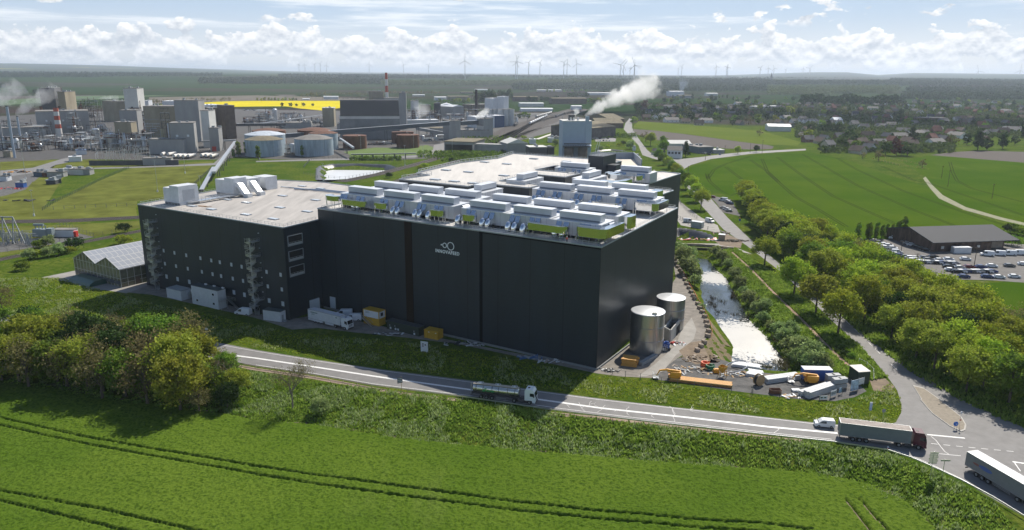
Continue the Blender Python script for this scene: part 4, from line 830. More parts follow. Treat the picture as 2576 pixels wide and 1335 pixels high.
# ---- vehicles: local x forward, y to the left, z up, origin under the front axle
def wheel(mb_t, x, y, r, w, parent):
    a = MB(); s = 1 if y > 0 else -1
    n = 18; vs = []
    for yy in (y, y-s*w): vs += [(x+r*math.cos(2*math.pi*i/n), yy, r+r*math.sin(2*math.pi*i/n)) for i in range(n)]
    a.add(vs, [(i, (i+1) % n, n+(i+1) % n, n+i) for i in range(n)]+[tuple(range(n)), tuple(range(2*n-1, n-1, -1))]); o = a.build('wheel', TYRE, parent)
    a = MB(); vs = [(x+r*.55*math.cos(2*math.pi*i/12), y+s*.015, r+r*.55*math.sin(2*math.pi*i/12)) for i in range(12)]
    vs += [(x+r*.55*math.cos(2*math.pi*i/12), y-s*.05, r+r*.55*math.sin(2*math.pi*i/12)) for i in range(12)]
    a.add(vs, [tuple(range(12)), tuple(range(23, 11, -1))]+[(i, (i+1) % 12, 12+(i+1) % 12, 12+i) for i in range(12)]); a.build('rim', RIM, o)
def tractor(t, paint, roofpaint=None):
    a = MB()
    a.yprism([(-1.15, .95), (-1.15, 3.35), (-.9, 3.75), (.75, 3.72), (1.12, 3.15), (1.42, 1.9), (1.45, .45), (.7, .42), (.62, 1.0), (-.55, 1.0), (-.62, .95)], -1.22, 1.22)
    a.build('cab', paint, t)
    a = MB(); a.add([(1.16, -1.05, 3.02), (1.16, 1.05, 3.02), (1.435, 1.08, 1.95), (1.435, -1.08, 1.95)], [(0, 1, 2, 3)])
    for s in (-1, 1): a.box(.1, 1.0, s*1.23, s*1.2, 2.05, 2.85)
    a.build('window', GLASS, t)
    a = MB(); a.box(1.3, 1.5, -1.2, 1.2, .4, .85); [a.box(1.44, 1.47, -.8, .8, 1.05+k*.2, 1.15+k*.2) for k in range(4)]; a.box(-.6, -.1, -.35, .35, 3.73, 3.78); a.build('grille', BLK, t)
    for s in (-1, 1):
        b = MB(); b.box(1.48, 1.52, s*.75, s*1.12, .75, 1.0); b.build('headlight', C('lamp_glass', (.7, .7, .65), .15), t)
        b = MB(); b.box(1.0, 1.2, s*1.25, s*1.55, 2.0, 2.75); b.build('wing_mirror', BLK, t)
    a = MB(); a.box(-5.2, -1.1, -.45, .45, .75, 1.0); a.box(-2.6, -1.3, -1.2, -.5, .4, .95); a.box(-2.6, -1.3, .5, 1.2, .4, .95); a.box(-4.6, -2.7, -1.2, 1.2, 1.02, 1.06); a.build('chassis', CHAS, t)
    for x in (0, -3.7):
        for s in (-1, 1): wheel(None, x, s*1.22, .5, .32 if x == 0 else .55, t)
def trailer_gear(t, x0, x1):
    a = MB(); a.box(x0, x1, -.5, .5, .85, 1.2); a.box(x0, x0+.1, -1.2, 1.2, .5, .75); a.build('trailer_chassis', CHAS, t)
    a = MB(); a.box(x0+6.2, x1-3.0, -1.22, -1.18, .55, .68); a.box(x0+6.2, x1-3.0, -1.22, -1.18, .8, .93); a.box(x0+6.2, x1-3.0, 1.18, 1.22, .55, .68); a.box(x0+6.2, x1-3.0, 1.18, 1.22, .8, .93); a.build('side_guard', RIM, t)
    for k in range(3):
        for s in (-1, 1): wheel(None, x0+2.6+k*1.32, s*1.22, .5, .4, t)
def placev(rear, front, lateral=1.2):
    """near side wheel contact points (rear, front) in pixels -> origin, heading"""
    a, b = at(*rear), at(*front); d = (b-a).normalized(); n = Vector((-d.y, d.x, 0)); 
    if n.y < 0: n = -n
    return b+n*lateral, math.atan2(d.y, d.x)
# tanker lorry
zt = Z(1850, 1480, 400, 1514)
p, r = placev(zt(222, 432), zt(1010, 530)); t = thing('tanker_lorry', 'silver tanker lorry with white cab driving on the main road', 'lorry', p, r)
tractor(t, C('cab_white', (.70, .76, .76), .35)); trailer_gear(t, -14.4, -2.6)
a = MB(); n = 20; R0 = 1.08
prof = [(-14.1, .3), (-14.0, .85), (-13.8, R0), (-2.9, R0), (-2.7, .85), (-2.6, .3)]
vs = [(x, 1.12*rr*math.cos(2*math.pi*i/n), 2.3+rr*math.sin(2*math.pi*i/n)) for x, rr in prof for i in range(n)]
a.add(vs, [(j*n+i, j*n+(i+1) % n, (j+1)*n+(i+1) % n, (j+1)*n+i) for j in range(5) for i in range(n)]+[tuple(range(n)), tuple(range(5*n, 6*n))])
o = a.build('tank', C('polished_tank', (.55, .55, .50), .25, .9), t); o.data.polygons.foreach_set('use_smooth', [len(f.vertices) == 4 for f in o.data.polygons])
a = MB()
for x in (-13.2, -11.4, -9.2, -7.6, -5.4, -3.6):
    vs = [(x+dx, 1.16*R0*math.cos(2*math.pi*i/n), 2.3+1.03*R0*math.sin(2*math.pi*i/n)) for dx in (0, .12) for i in range(n)]; a.add(vs, [(i, (i+1) % n, n+(i+1) % n, n+i) for i in range(n)])
a.build('band', C('band_dark', (.12, .12, .11), .5, .5), t)
a = MB(); a.box(-14, -2.8, -.55, .55, 3.36, 3.42); a.build('walkway', C('walkway_tan', (.38, .34, .28), .7), t)
for x in (-12.3, -8, -3.9):
    a = MB(); a.cyl(x, 0, 3.42, 3.62, .3, 12); [a.bar((x-.6, s*.5, 3.6), (x+.6, s*.5, 3.6), .07) for s in (-1, 1)]; [a.bar((x+s*.6, -.5, 3.6), (x+s*.6, .5, 3.6), .07) for s in (-1, 1)]; a.build('hatch', OFFW, t)
a = MB(); a.bar((-14.4, -.9, .6), (-14.4, -.9, 3.5), .07); a.bar((-14.4, -.4, .6), (-14.4, -.4, 3.5), .07); [a.bar((-14.4, -.9, .8+k*.35), (-14.4, -.4, .8+k*.35), .05) for k in range(8)]; a.build('ladder', RIM, t)
GRN = C('logo_green', (.03, .32, .10), .5)
a = MB(); [a.add([(-11.6+k*.35, -1.255, 1.95), (-11.3+k*.35, -1.255, 1.95), (-10.7+k*.28, -1.24, 2.9), (-10.8+k*.28, -1.24, 2.9)], [(0, 1, 2, 3)]) for k in range(2)]
vs, fs = text_mb('ASTRIN', .62); a.add([(-10.6+v[0], -1.262, 2.0+v[1]) for v in vs], fs); a.build('lettering', GRN, t)
# curtain-side lorry with maroon cab
p, r = placev(z35(822, 437), z35(1510, 523)); t = thing('articulated_lorry', 'grey box trailer lorry with dark maroon cab turning at the junction', 'lorry', p, r)
tractor(t, C('maroon_paint', (.075, .012, .025), .3)); trailer_gear(t, -15.2, -2.2)
def boxtrailer(t, x0, x1, side, roof, z0=1.15, z1=3.95):
    a = MB(); a.box(x0, x1, -1.26, 1.26, z0, z1); a.build('trailer_box', side, t)
    a = MB(); a.box(x0+.08, x1-.08, -1.2, 1.2, z1, z1+.03); a.build('trailer_roof', roof, t)
    a = MB(); [a.bar((x0, s*1.25, z1+.02), (x1, s*1.25, z1+.02), .08) for s in (-1, 1)]; [a.bar((x, -1.25, z1+.02), (x, 1.25, z1+.02), .08) for x in (x0, x1)]; [a.bar((x0, s*1.26, z0), (x1, s*1.26, z0), .1) for s in (-1, 1)]
    [a.bar((x0-.02, s*1.22, z0), (x0-.02, s*1.22, z1), .09) for s in (-1, 1)]; a.build('trailer_frame', RIM, t)
    a = MB(); a.box(x0-.04, x0-.01, -1.15, -.02, z0+.1, z1-.1); a.box(x0-.04, x0-.01, .02, 1.15, z0+.1, z1-.1); a.build('rear_door', side, t)
boxtrailer(t, -15.3, -1.6, C('curtain_grey', (.16, .185, .19), .6, var=.08, vscale=1.2), C('dusty_roof', (.30, .26, .23), .8, var=.3, vscale=.7))
# lorry leaving the frame at the lower right
z5 = Z(3700, 1720, 396, 772)
p, r = placev(z5(395, 368), z5(500, 432)); d = Vector((math.cos(r), math.sin(r), 0))
pp = at(*z5(395, 368)); n_ = Vector((-d.y, d.x, 0)); n_ = n_ if n_.y > 0 else -n_; org = pp+n_*1.2+d*12.6
t = thing('articulated_lorry', 'white roofed grey curtain lorry cut off by the lower right edge of the photo', 'lorry', org, r)
tractor(t, WHITE); trailer_gear(t, -15.2, -2.2); boxtrailer(t, -15.3, -1.6, C('curtain_pale', (.20, .205, .21), .6, var=.08, vscale=1.2), C('white_tarp', (.72, .74, .76), .6, var=.06, vscale=.8))
a = MB(); a.add([(-12.9+.75*math.cos(k*.5), -1.275, 2.55+.22*math.sin(k*.5)) for k in range(13)], [tuple(range(13))]); a.build('lettering', C('curtain_red', (.24, .08, .07), .6), t)
a = MB(); a.add([(-10.8+1.5*math.cos(k*.5), -1.276, 2.6+.42*math.sin(k*.5)) for k in range(13)], [tuple(range(13))]); a.build('lettering', C('curtain_blue', (.06, .12, .36), .6), t)
# white refrigerated lorry at the loading dock
p, r = placev(z14(575, 353), z14(890, 433)); t = thing('refrigerated_lorry', 'white refrigerated lorry parked at the loading dock of the factory', 'lorry', p, r)
tractor(t, WHITE); trailer_gear(t, -15.2, -2.2); boxtrailer(t, -15.3, -1.7, OFFW, OFFW)
a = MB(); a.box(-1.75, -1.2, -.9, .9, 2.2, 3.7); a.build('cooling_unit', OFFW, t); a = MB(); a.box(-15.3, -9, -1.3, -1.24, .55, 1.1); a.box(-8, -4.4, -1.3, -1.24, .5, 1.1); a.build('side_skirt', OFFW, t)
a = MB(); [a.box(-14+k*.5, -13.65+k*.5, -1.275, -1.26, 3.1, 3.4) for k in range(6)]; [a.box(-13.8, -12.4, -1.275, -1.26, 2.5+k*.17, 2.55+k*.17) for k in range(3)]; a.box(-3.4, -2.9, -1.275, -1.26, 3.2, 3.5); a.build('lettering', C('dark_green', (.02, .10, .06), .6), t)
# vans and cars
def car(label, paint, kind='car', cat=None, group=None):
    S = {'car': (4.3, 1.78, 1.46, [(-.75, .3), (-.78, .85), (-.5, 1.0), (.1, 1.42), (1.7, 1.46), (2.9, 1.05), (3.4, .92), (3.5, .5), (3.45, .3)][::1]),
         'van': (5.4, 2.0, 2.3, [(-.9, .35), (-.95, 2.1), (-.8, 2.28), (2.4, 2.3), (2.8, 2.15), (3.5, 1.25), (4.3, 1.05), (4.4, .6), (4.35, .35)]),
         'small': (4.3, 1.85, 1.82, [(-.75, .3), (-.78, 1.6), (-.6, 1.78), (1.5, 1.82), (1.95, 1.72), (2.7, 1.1), (3.35, .95), (3.45, .55), (3.4, .3)])}[kind]
    t = thing({'car': 'parked_car', 'van': 'parked_van', 'small': 'small_van'}[kind], label, cat or {'car': 'car'}.get(kind, 'van'), group=group); L, W, Hh, pr = S
    a = MB(); m = W/2; n = len(pr); vs = []
    for s in (-1, 1):
        vs += [(x, s*(m if z < 1.05 else m-(z-1.05)*.22), z) for x, z in pr]
    a.add(vs, [(i, (i+1) % n, n+(i+1) % n, n+i) for i in range(n)]+[tuple(range(n)), tuple(range(2*n-1, n-1, -1))]); a.build('body', paint, t)
    g = MB(); 
    if kind == 'car':
        g.add([(1.78, s*.62, 1.47) for s in (-1, 1)]+[(2.86, s*.74, 1.09) for s in (1, -1)], [(0, 1, 2, 3)]); g.add([(.06, s*.62, 1.42) for s in (-1, 1)]+[(-.48, s*.72, 1.03) for s in (1, -1)], [(0, 1, 2, 3)])
        for s in (-1, 1): g.add([(.2, s*(m-.06), 1.36), (1.65, s*(m-.06), 1.38), (2.5, s*(m+.01), 1.06), (-.2, s*(m+.01), 1.04)], [(0, 1, 2, 3)])
    else:
        xw = 2.84 if kind == 'van' else 2.0; zw = 2.1 if kind == 'van' else 1.66; x2 = 3.5 if kind == 'van' else 2.68; z2 = 1.3 if kind == 'van' else 1.12
        g.add([(xw, s*.75, zw) for s in (-1, 1)]+[(x2, s*.85, z2) for s in (1, -1)], [(0, 1, 2, 3)])
        for s in (-1, 1): g.add([(xw-.95, s*(m+.01-(zw-1.05)*.2), zw-.08), (xw-.1, s*(m+.01-(zw-1.05)*.2), zw-.1), (x2-.15, s*(m+.015), z2-.02), (xw-.95, s*(m+.015), z2-.04)], [(0, 1, 2, 3)])
    g.build('window', GLASS, t)
    wb = {'car': 2.6, 'van': 3.4, 'small': 2.6}[kind]; r = .32 if kind != 'van' else .36
    for x in (0, wb):
        for s in (-1, 1): wheel(None, x, s*(m+.015), r, .2, t)
    return register(t)
PC = {'white': WHITE, 'silver': C('silver_paint', (.42, .43, .44), .3, .5), 'black': C('black_paint', (.015, .016, .02), .2), 'grey': C('grey_paint', (.12, .125, .13), .3, .3), 'blue': C('navy_paint', (.02, .045, .16), .25), 'red': C('dark_red_paint', (.17, .015, .02), .25)}
PROTO = {}
def putcar(col, kind, p, rot, label, group, cat=None):
    k = (col, kind)
    if k not in PROTO:
        o = car(label, PC[col], kind); PROTO[k] = o; o.location = p; o.rotation_euler.z = rot
    else: o = ccopy(PROTO[k], p, rot, label)
    if group: o['group'] = group
    return o
p, r = placev(z35(632, 313), z35(495, 301), .95); putcar('white', 'small', at(*z35(632, 313))+Vector((.25, .9, 0)), r, 'small white panel van on the main road behind the grey trailer', None)
p = at(*Z(600, 1120, 500, 1514)(1180, 440)); q = at(*Z(600, 1120, 500, 1514)(1040, 425)); d = q-p
putcar('white', 'van', p+Vector((0, .9, 0)), math.atan2(d.y, d.x), 'white delivery van parked below the spiral stair of the low wing', None)
# ---- cabins and containers by the wall
def cabin(name, lab, cat, A, B, ytop, depth, m, mroof=None, ztop=None, group=None):
    a0, rot, w, h = frame(A, B, ytop, ztop); t = thing(name, lab, cat, a0, rot, group)
    a = MB(); a.box(0, w, 0, depth, 0, h); a.build('wall', m, t); a = MB(); a.box(-.06, w+.06, -.06, depth+.06, h, h+.1); a.build('roof', mroof or m, t)
    return t, w, h
z6 = Z(600, 1120, 500, 1514)
DKR = C('dark_roof', (.05, .075, .08), .5)
t, w, h = cabin('site_cabin', 'two storey white site cabin with three small windows beside the low wing', 'cabin', z6(518, 288), z6(835, 364), z6(495, 68)[1], 3.2, OFFW, DKR)
for fx, fz in ((.2, .26), (.83, .27), (.83, .77)):
    a = MB(); a.box(w*fx-.55, w*fx+.55, -.05, .02, h*fz-.5, h*fz+.4); o = a.build('window', WHITE, t); a = MB(); a.box(w*fx-.45, w*fx-.03, -.07, -.04, h*fz-.4, h*fz+.3); a.box(w*fx+.03, w*fx+.45, -.07, -.04, h*fz-.4, h*fz+.3); a.build('pane', GLASS, o)
a = MB(); [a.box(w*f-.5, w*f+.5, 2.6, 3., h+.1, h+.5) for f in (.3, .62, .95)]; a.build('roof_unit', OFFW, t)
a = MB(); railing(a, [(w+.1, 0), (w+1.4, 0), (w+1.4, 2.4), (w+5.5, 2.4)], h/2, 1.1, .6); a.box(w, w+1.4, 0, 3, h/2-.1, h/2)
for k in range(12): a.box(w+1.4+k*.4, w+1.8+k*.4, 2.3, 3.2, h/2-.1-k*.24, h/2-k*.24)
[a.bar((w+1.4, y, 0), (w+1.4, y, h/2), .1) for y in (0, 2.4)]; a.build('outside_stair', GALV, t)
t, w, h = cabin('white_container', 'weathered white container with a grey elbow duct at the left corner of the factory', 'container', z6(208, 214), z6(383, 257), z6(200, 100)[1], 4, OFFW, GREYP)
a = MB(); a.tube([(w*.9, 3.2, h*.4), (w+1.4, 3.2, h*.6), (w+1.8, 3.2, h+.2), (w+2.6, 3.2, .2)], .75, 10); a.build('duct', GALV, t, smooth=True)
t, w, h = cabin('site_cabin', 'small white site cabin with a grey door near the corner of the low wing', 'cabin', z14(75, 328), z14(250, 353), z14(65, 228)[1], 2.6, OFFW, DKR)
a = MB(); a.box(w+.01, w+.05, .6, 1.5, 0, 2.1); a.build('door', GREYP, t); a = MB(); a.box(w, w+1.1, .5, 1.6, 0, .2); a.box(w, w+.6, .5, 1.6, .2, .4); a.build('step', GREYP, t)
t, w, h = cabin('site_cabin', 'white upper storey over ochre lower storey, stacked site cabins with outside stair', 'cabin', z14(1085, 362), z14(1240, 397), z14(1078, 292)[1], 3, YEL, YEL)
a = MB(); a.box(.05, w-.05, .03, 2.97, h+.1, 2*h); a.build('upper_storey', OFFW, t); a = MB(); a.box(-.05, w+.05, -.05, 3.05, 2*h, 2*h+.15); [a.box(x-.1, x+.1, y-.1, y+.1, h, 2*h) for x in (0, w) for y in (0, 3)]; a.build('upper_frame', YEL, t)
a = MB(); a.box(w*.12, w*.4, .0, .04, 1.6*h, 1.68*h); a.box(w*.1, w*.36, .0, .04, 1.78*h, 1.84*h); a.build('lettering', GREYP, t)
a = MB(); a.box(w+.0, w+.06, .8, 1.9, 1.35*h, 1.8*h); a.build('window', GLASS, t)
a = MB(); [a.box(.3+k*.33, .6+k*.33, -1.3, -.3, h-k*.22-.06, h-k*.22) for k in range(11)]; a.bar((.3, -1.3, h+1), (4, -1.3, 1), .06); a.bar((.3, -.3, h+1), (4, -.3, 1), .06); a.bar((.3, -1.3, h), (4.1, -1.3, 0), .14); a.build('outside_stair', GALV, t)
t, w, h = cabin('transformer_station', 'long dark green transformer station against the foot of the factory wall', 'substation', z14(1317, 418), z14(1640, 497), z14(1315, 335)[1], 2.6, C('station_green', (.022, .035, .025), .6), C('station_roof', (.05, .06, .06), .6))
for f, z_ in ((.1, 1.4), (.12, .6), (.26, 1.5), (.28, .6), (.36, .6), (.86, .5), (.85, 1.3)): a = MB(); s_ = .3 if z_ < 1 else .12; a.box(w*f-s_, w*f+s_, -.05, 0, z_-s_, z_+s_); a.build('vent', WINW, t)
for k, (f0, f1, lab) in enumerate(((0, .5, 'ochre storage container, the left one of the adjoining pair'), (.5, 1, 'ochre storage container, the right one of the adjoining pair'))):
    A_, B_ = z14(1692, 507), z14(1830, 534); A2 = tuple(A_[i]+(B_[i]-A_[i])*f0 for i in (0, 1)); B2 = tuple(A_[i]+(B_[i]-A_[i])*f1 for i in (0, 1))
    t, w, h = cabin('storage_container', lab, 'container', A2, B2, None, 2.9, YEL, YEL, ztop=2.45, group='ochre storage containers')
    a = MB(); [a.box(w*f, w*f+.05, -.05, 0, .2, 2.3) for f in (.1, .5, .88)]; [a.box(w*.2, w*.35, -.04, 0, z_, z_+.08) for z_ in (.9, 1.8)]; a.build('door_fitting', C('dark_ochre', (.3, .17, .01), .5), t)
    a = MB(); a.box(w*.6, w*.8, -.06, -.02, 1.9, 2.1); a.build('label_plate', WHITE, t)
# parked white vans behind the dock lorry
for k, (x, y, lab) in enumerate(((955, 345, 'white van with black markings beside the dock lorry cab'), (860, 300, 'white van half hidden behind the dock lorry trailer'))):
    p = z14.at(x+80, y-10); putcar('white', 'van', p, FROT+R_(215), lab, None)
# litter heap, boulder panel
def heap(name, lab, cat, p, rx, ry, h, mats, n, seed, sz=.8, kind=None):
    r_ = random.Random(seed); t = thing(name, lab, cat, p)
    for j, m in enumerate(mats):
        a = MB()
        for k in range(n//len(mats)):
            x, y = r_.uniform(-rx, rx), r_.uniform(-ry, ry); z = max(.05, h*(1-abs(x)/rx)*(1-abs(y)/ry)*r_.random()); s = sz*r_.uniform(.4, 1.3); an = r_.uniform(0, 3.14)
            q0 = Vector((x, y, z)); d = Vector((math.cos(an), math.sin(an), r_.uniform(-.2, .3)))*s; a.bar(q0-d, q0+d, sz*r_.uniform(.15, .7), sz*r_.uniform(.08, .3))
        a.build('rubble' if j == 0 else 'scrap', m, t)
    return t
heap('debris_heap', 'heap of white pipes and scrap at the foot of the factory', 'debris', z14.at(2100, 575), 5.5, 1.3, .9, [OFFW, BLK, GREYP], 45, 5)
heap('debris_heap', 'white sheet and dark scrap lying in the grass before the green station', 'debris', z14.at(1330, 475), 4.5, 1.2, .6, [OFFW, BLK], 16, 6)
heap('rack', 'blue pipe rack with grey pipes along the front wall', 'rack', z24.at(230, 710), 4.2, .8, .8, [C('rack_blue', (.05, .13, .30), .5), GREYP], 22, 7, 1.2)
heap('pallet_goods', 'pallets of wrapped goods by the front wall near the corner', 'pallets', z24.at(435, 750), 4.5, .7, 1.1, [OFFW, CBLK], 26, 8, .9)
p = z14.at(1695, 650); a = MB(); a.box(-1.1, 1.1, -.1, .1, .15, 3.0); a.box(-.9, -.7, -.3, .3, 0, .3); a.box(.7, .9, -.3, .3, 0, .3); t = thing('notice_board', 'white standing panel with dark figures alone on the grass', 'sign', p, -.35); a.build('board', OFFW, t)
a = MB(); [a.cyl(0, 0, 0, .04, .22, 10) for _ in range(0)]
for cx_, cz_ in ((-.35, 2.3), (-.35, 1.7), (.35, 2.1)): a.add([(cx_+.2*math.cos(k*.6), -.13, cz_+.26*math.sin(k*.6)) for k in range(10)], [tuple(range(10))])
a.build('symbol', BLK, t)
# ---- two steel silos and the concrete enclosure
def silo(lab, xc, ynear, wpx, ytop, z, mw, mr, name='silo', dome=.0, cat='silo', group=None, bands=0, ladder=True, H_=None, n=48):
    g = at(*z(xc, ynear)); dep = (g-Vector((0, 0, HCAM))).dot(Vector(_f)); r = wpx*z.k/2*dep/FPX; d = Vector((g.x, g.y, 0)).normalized(); c = g+d*r
    dd = Vector((c.x, c.y, 0)); q = px((c.x, c.y, 0)); h = H_ or zabove(q[0], q[1], z(xc, ytop)[1]); t = thing(name, lab, cat, (c.x, c.y, 0), 0, group)
    a = MB(); a.lathe(0, 0, [(r, 0), (r, h)], n); a.build('wall', mw, t, smooth=True)
    a = MB(); a.lathe(0, 0, [(r+.12, h-.1), (r+.12, h+.08), (r*.97, h+.1), (r*.7, h+.1+dome*.5), (r*.35, h+.1+dome*.88), (.0, h+.1+dome)], n); a.build('roof', mr, t, smooth=dome > 0)
    if bands: a = MB(); [a.lathe(0, 0, [(r+.02, h*k/(bands+1)-.08), (r+.1, h*k/(bands+1)), (r+.02, h*k/(bands+1)+.08)], n) for k in range(1, bands+1)]; a.build('hoop', mw, t)
    if ladder:
        a = MB(); th = math.atan2(-d.y, -d.x)+.5
        e = Vector((math.cos(th), math.sin(th), 0)); f = Vector((-e.y, e.x, 0))
        [a.bar(e*(r+.15)+f*s, e*(r+.15)+f*s+Vector((0, 0, h+.8)), .06) for s in (-.25, .25)]; [a.bar(e*(r+.15)-f*.25+Vector((0, 0, k*.4)), e*(r+.15)+f*.25+Vector((0, 0, k*.4)), .04) for k in range(int(h/.4))]; a.build('ladder', GALV, t)
        a = MB(); a.box(-.6+e.x*r*.8, .6+e.x*r*.8, -.4+e.y*r*.8, .4+e.y*r*.8, h, h+.7); a.build('hatch', GALV, t)
    return t, r, h, c
SIL = C('silo_steel', (.42, .43, .43), .30, .85, var=.14, vscale=.6, streak=(1, 1, .3)); SILR = C('silo_roof', (.60, .62, .64), .35, .5)
t1, r1, h1, c1 = silo('bright steel silo nearest the road at the factory corner', 1345, 690, 340, 238, z24, SIL, SILR, bands=2, dome=.5, group='steel silos')
c2 = at(*z24(1603, 95), 9.8); t2 = silo('steel silo further back behind the concrete enclosure', 1603, 95, 283, 95, z24, SIL, SILR, bands=2, dome=.5, H_=h1)[0] if 0 else None
# second silo: same size, centre found under its roof disc
t = thing('silo', 'steel silo further back behind the concrete enclosure', 'silo', (c2.x, c2.y, 0), 0, 'steel silos'); h1 = 9.6; rr_ = 141*.25*((c2-Vector((0, 0, HCAM))).dot(Vector(_f)))/FPX
a = MB(); a.lathe(0, 0, [(rr_, 0), (rr_, h1)], 48); a.build('wall', SIL, t, smooth=True); a = MB(); a.lathe(0, 0, [(rr_+.12, h1-.1), (rr_+.12, h1+.1), (rr_*.5, h1+.4), (0, h1+.6)], 48); a.build('roof', SILR, t)
a = MB(); [a.lathe(0, 0, [(rr_+.02, h1*k/3-.08), (rr_+.1, h1*k/3), (rr_+.02, h1*k/3+.08)], 48) for k in (1, 2)]; a.build('hoop', SIL, t); a = MB(); a.bar((-1, -rr_-.15, 0), (-1, -rr_-.15, h1), .08); a.bar((-.5, -rr_-.18, 0), (-.5, -rr_-.18, h1), .08); a.build('ladder', GALV, t)
A_ = z24.at(1515, 535); A_ = A_+Vector((.5, .8, 0)); B_ = z24.at(1588, 562); Cc = z24.at(1708, 405)
hh = zabove(*z24(1588, 562), z24(1588, 432)[1]); t = thing('concrete_enclosure', 'open topped concrete enclosure between the two silos', 'enclosure', B_)
ex = (A_-B_); ex.z = 0; ey = (Cc-B_); ey.z = 0; P4 = [Vector((0, 0, 0)), ey, ey+ex, ex]
a = MB()
for i in range(4):
    p0, p1 = P4[i], P4[(i+1) % 4]; a.bar(p0+Vector((0, 0, hh/2)), p1+Vector((0, 0, hh/2)), .35, hh)
a.build('wall', C('raw_concrete', (.36, .36, .34), .85, var=.18, vscale=.6, streak=(1, 1, .25)), t)
a = MB(); a.prism([(p.x, p.y) for p in P4], hh-2.2, hh-2.1); a.build('dark_sheet', C('glossy_dark', (.03, .035, .04), .15), t)  # flat dark glossy sheet below the rim of the open top
a = MB(); q0 = ey*.45; q1 = ey*.75; nrm = Vector((ey.y, -ey.x, 0)).normalized()*.2; a.bar(q0+nrm+Vector((0, 0, 1.3)), q1+nrm+Vector((0, 0, 1.3)), .06, 2.6); a.build('doorway', INT, t)
# ---- storage on the site
def stackbars(name, lab, cat, A, B, w, h, m, n, m2=None, over=0, rotz=None):
    a0, b0 = at(*A), at(*B); d = b0-a0; L = d.length; t = thing(name, lab, cat, a0, math.atan2(d.y, d.x)); r_ = random.Random(len(lab))
    rows_ = max(1, int(h/.42)); 
    for j in range(rows_):
        a = MB()
        for k in range(n): e0, e1 = r_.uniform(0, .5), r_.uniform(-.6, .2); a.box(e0, L+e1, k*w/n+.03, (k+1)*w/n-.03, j*.42+.06, j*.42+.38)
        a.box(.3, .5, 0, w, j*.42, j*.42+.06); a.box(L-.9, L-.7, 0, w, j*.42, j*.42+.06)
        a.build('layer', m2 if (m2 and j == rows_-1) else m, t)
    return t
stackbars('formwork_stack', 'long stack of orange formwork beams along the grass verge', 'beams', z24(1575, 948), z24(2215, 1022), 2.6, 1.25, C('formwork_brown', (.34, .17, .07), .7, var=.2, vscale=1.5), 7, C('formwork_orange', (.55, .28, .06), .6))
stackbars('formwork_stack', 'short stack of orange formwork panels below the near silo', 'beams', z24(1092, 792), z24(1258, 812), 3.4, 2.4, C('formwork_orange', (.55, .28, .06), .6), 5)
stackbars('steel_beams', 'dark grey beams lying between the silo and the lane', 'beams', z24(1312, 795), z24(1470, 700), 1.3, .9, GREYP, 4)
zq = Z(2900, 1380, 600, 1514)
PANEL = C('panel_grey', (.46, .48, .49), .55, var=.1, vscale=1)
stackbars('panel_stack', 'stack of long grey wall panels left of the blue container', 'panels', zq(420, 400), zq(770, 352), 2.4, 1.3, PANEL, 3)
stackbars('panel_stack', 'stack of pale roof panels running to the corner banners', 'panels', zq(850, 552), zq(1120, 460), 2.0, 1.7, PANEL, 3)
stackbars('panel_stack', 'second stack of pale roof panels just behind the corner one', 'panels', zq(765, 528), zq(1080, 428), 1.2, 1.3, PANEL, 2)
stackbars('panel_stack', 'broad stack of white boards by the cable drum', 'panels', zq(210, 318), zq(375, 345), 3.8, .9, OFFW, 5)
stackbars('panel_stack', 'white planks on the water edge beside the wire hoop', 'panels', zq(60, 222), zq(360, 262), 2.6, .9, OFFW, 5)
stackbars('panel_stack', 'thin planks lying in front of the cable drum', 'panels', zq(410, 330), zq(520, 328), .8, .4, WOOD, 3)
t, w, h = cabin('shipping_container', 'blue shipping container with white ribbed roof', 'container', zq(790, 362), zq(1075, 368), None, 2.5, BLUE, C('ribbed_white', (.50, .53, .56), .5), ztop=2.9)
a = MB(); [a.box(k*w/24, k*w/24+.07, -.05, 0, .15, 2.8) for k in range(25)]; a.build('rib', BLUE, t)
A_, B_ = zq.at(1245, 352), zq.at(1335, 402); 
S4 = [zq.at(1335, 400), zq.at(1452, 392), zq.at(1375, 300)+Vector((0, 0, 0)), zq.at(1243, 330)]
c0 = S4[0]; t = thing('green_shed', 'dark green shed with a pale flat roof by the road bend', 'shed', c0)
q_ = [(p-c0) for p in S4]; q_[2] = q_[1]+q_[3]-q_[0]; a = MB(); a.prism([(p.x, p.y) for p in q_], 0, 3.2); a.build('wall', C('shed_green', (.035, .055, .04), .6), t)
a = MB(); cc = sum(q_, Vector())/4; a.prism([((p.x-cc.x)*1.05+cc.x, (p.y-cc.y)*1.05+cc.y) for p in q_], 3.2, 3.35); a.build('roof', C('shed_roof', (.55, .53, .48), .6), t)
for k, (x, y, hh_) in enumerate(((1030, 400, 2), (1085, 395, 2.2), (1095, 440, 1), (1150, 432, 1))):
    p = zq.at(x+25, y); t = thing('pallet_of_blocks', 'wrapped grey pallet of blocks, '+('leftmost', 'rear right', 'front left', 'front right')[k]+' of the four by the blue container', 'pallet', p, .1, 'pallets of grey blocks')
    for j in range(2): a = MB(); a.box(-1, 1, -.8, .8, j*1.35+.14, j*1.35+1.3); a.build('load', GREYP, t); a = MB(); [a.box(x_-.1, x_+.1, -.8, .8, j*1.35, j*1.35+.13) for x_ in (-.8, 0, .8)]; a.build('pallet', WOOD, t)
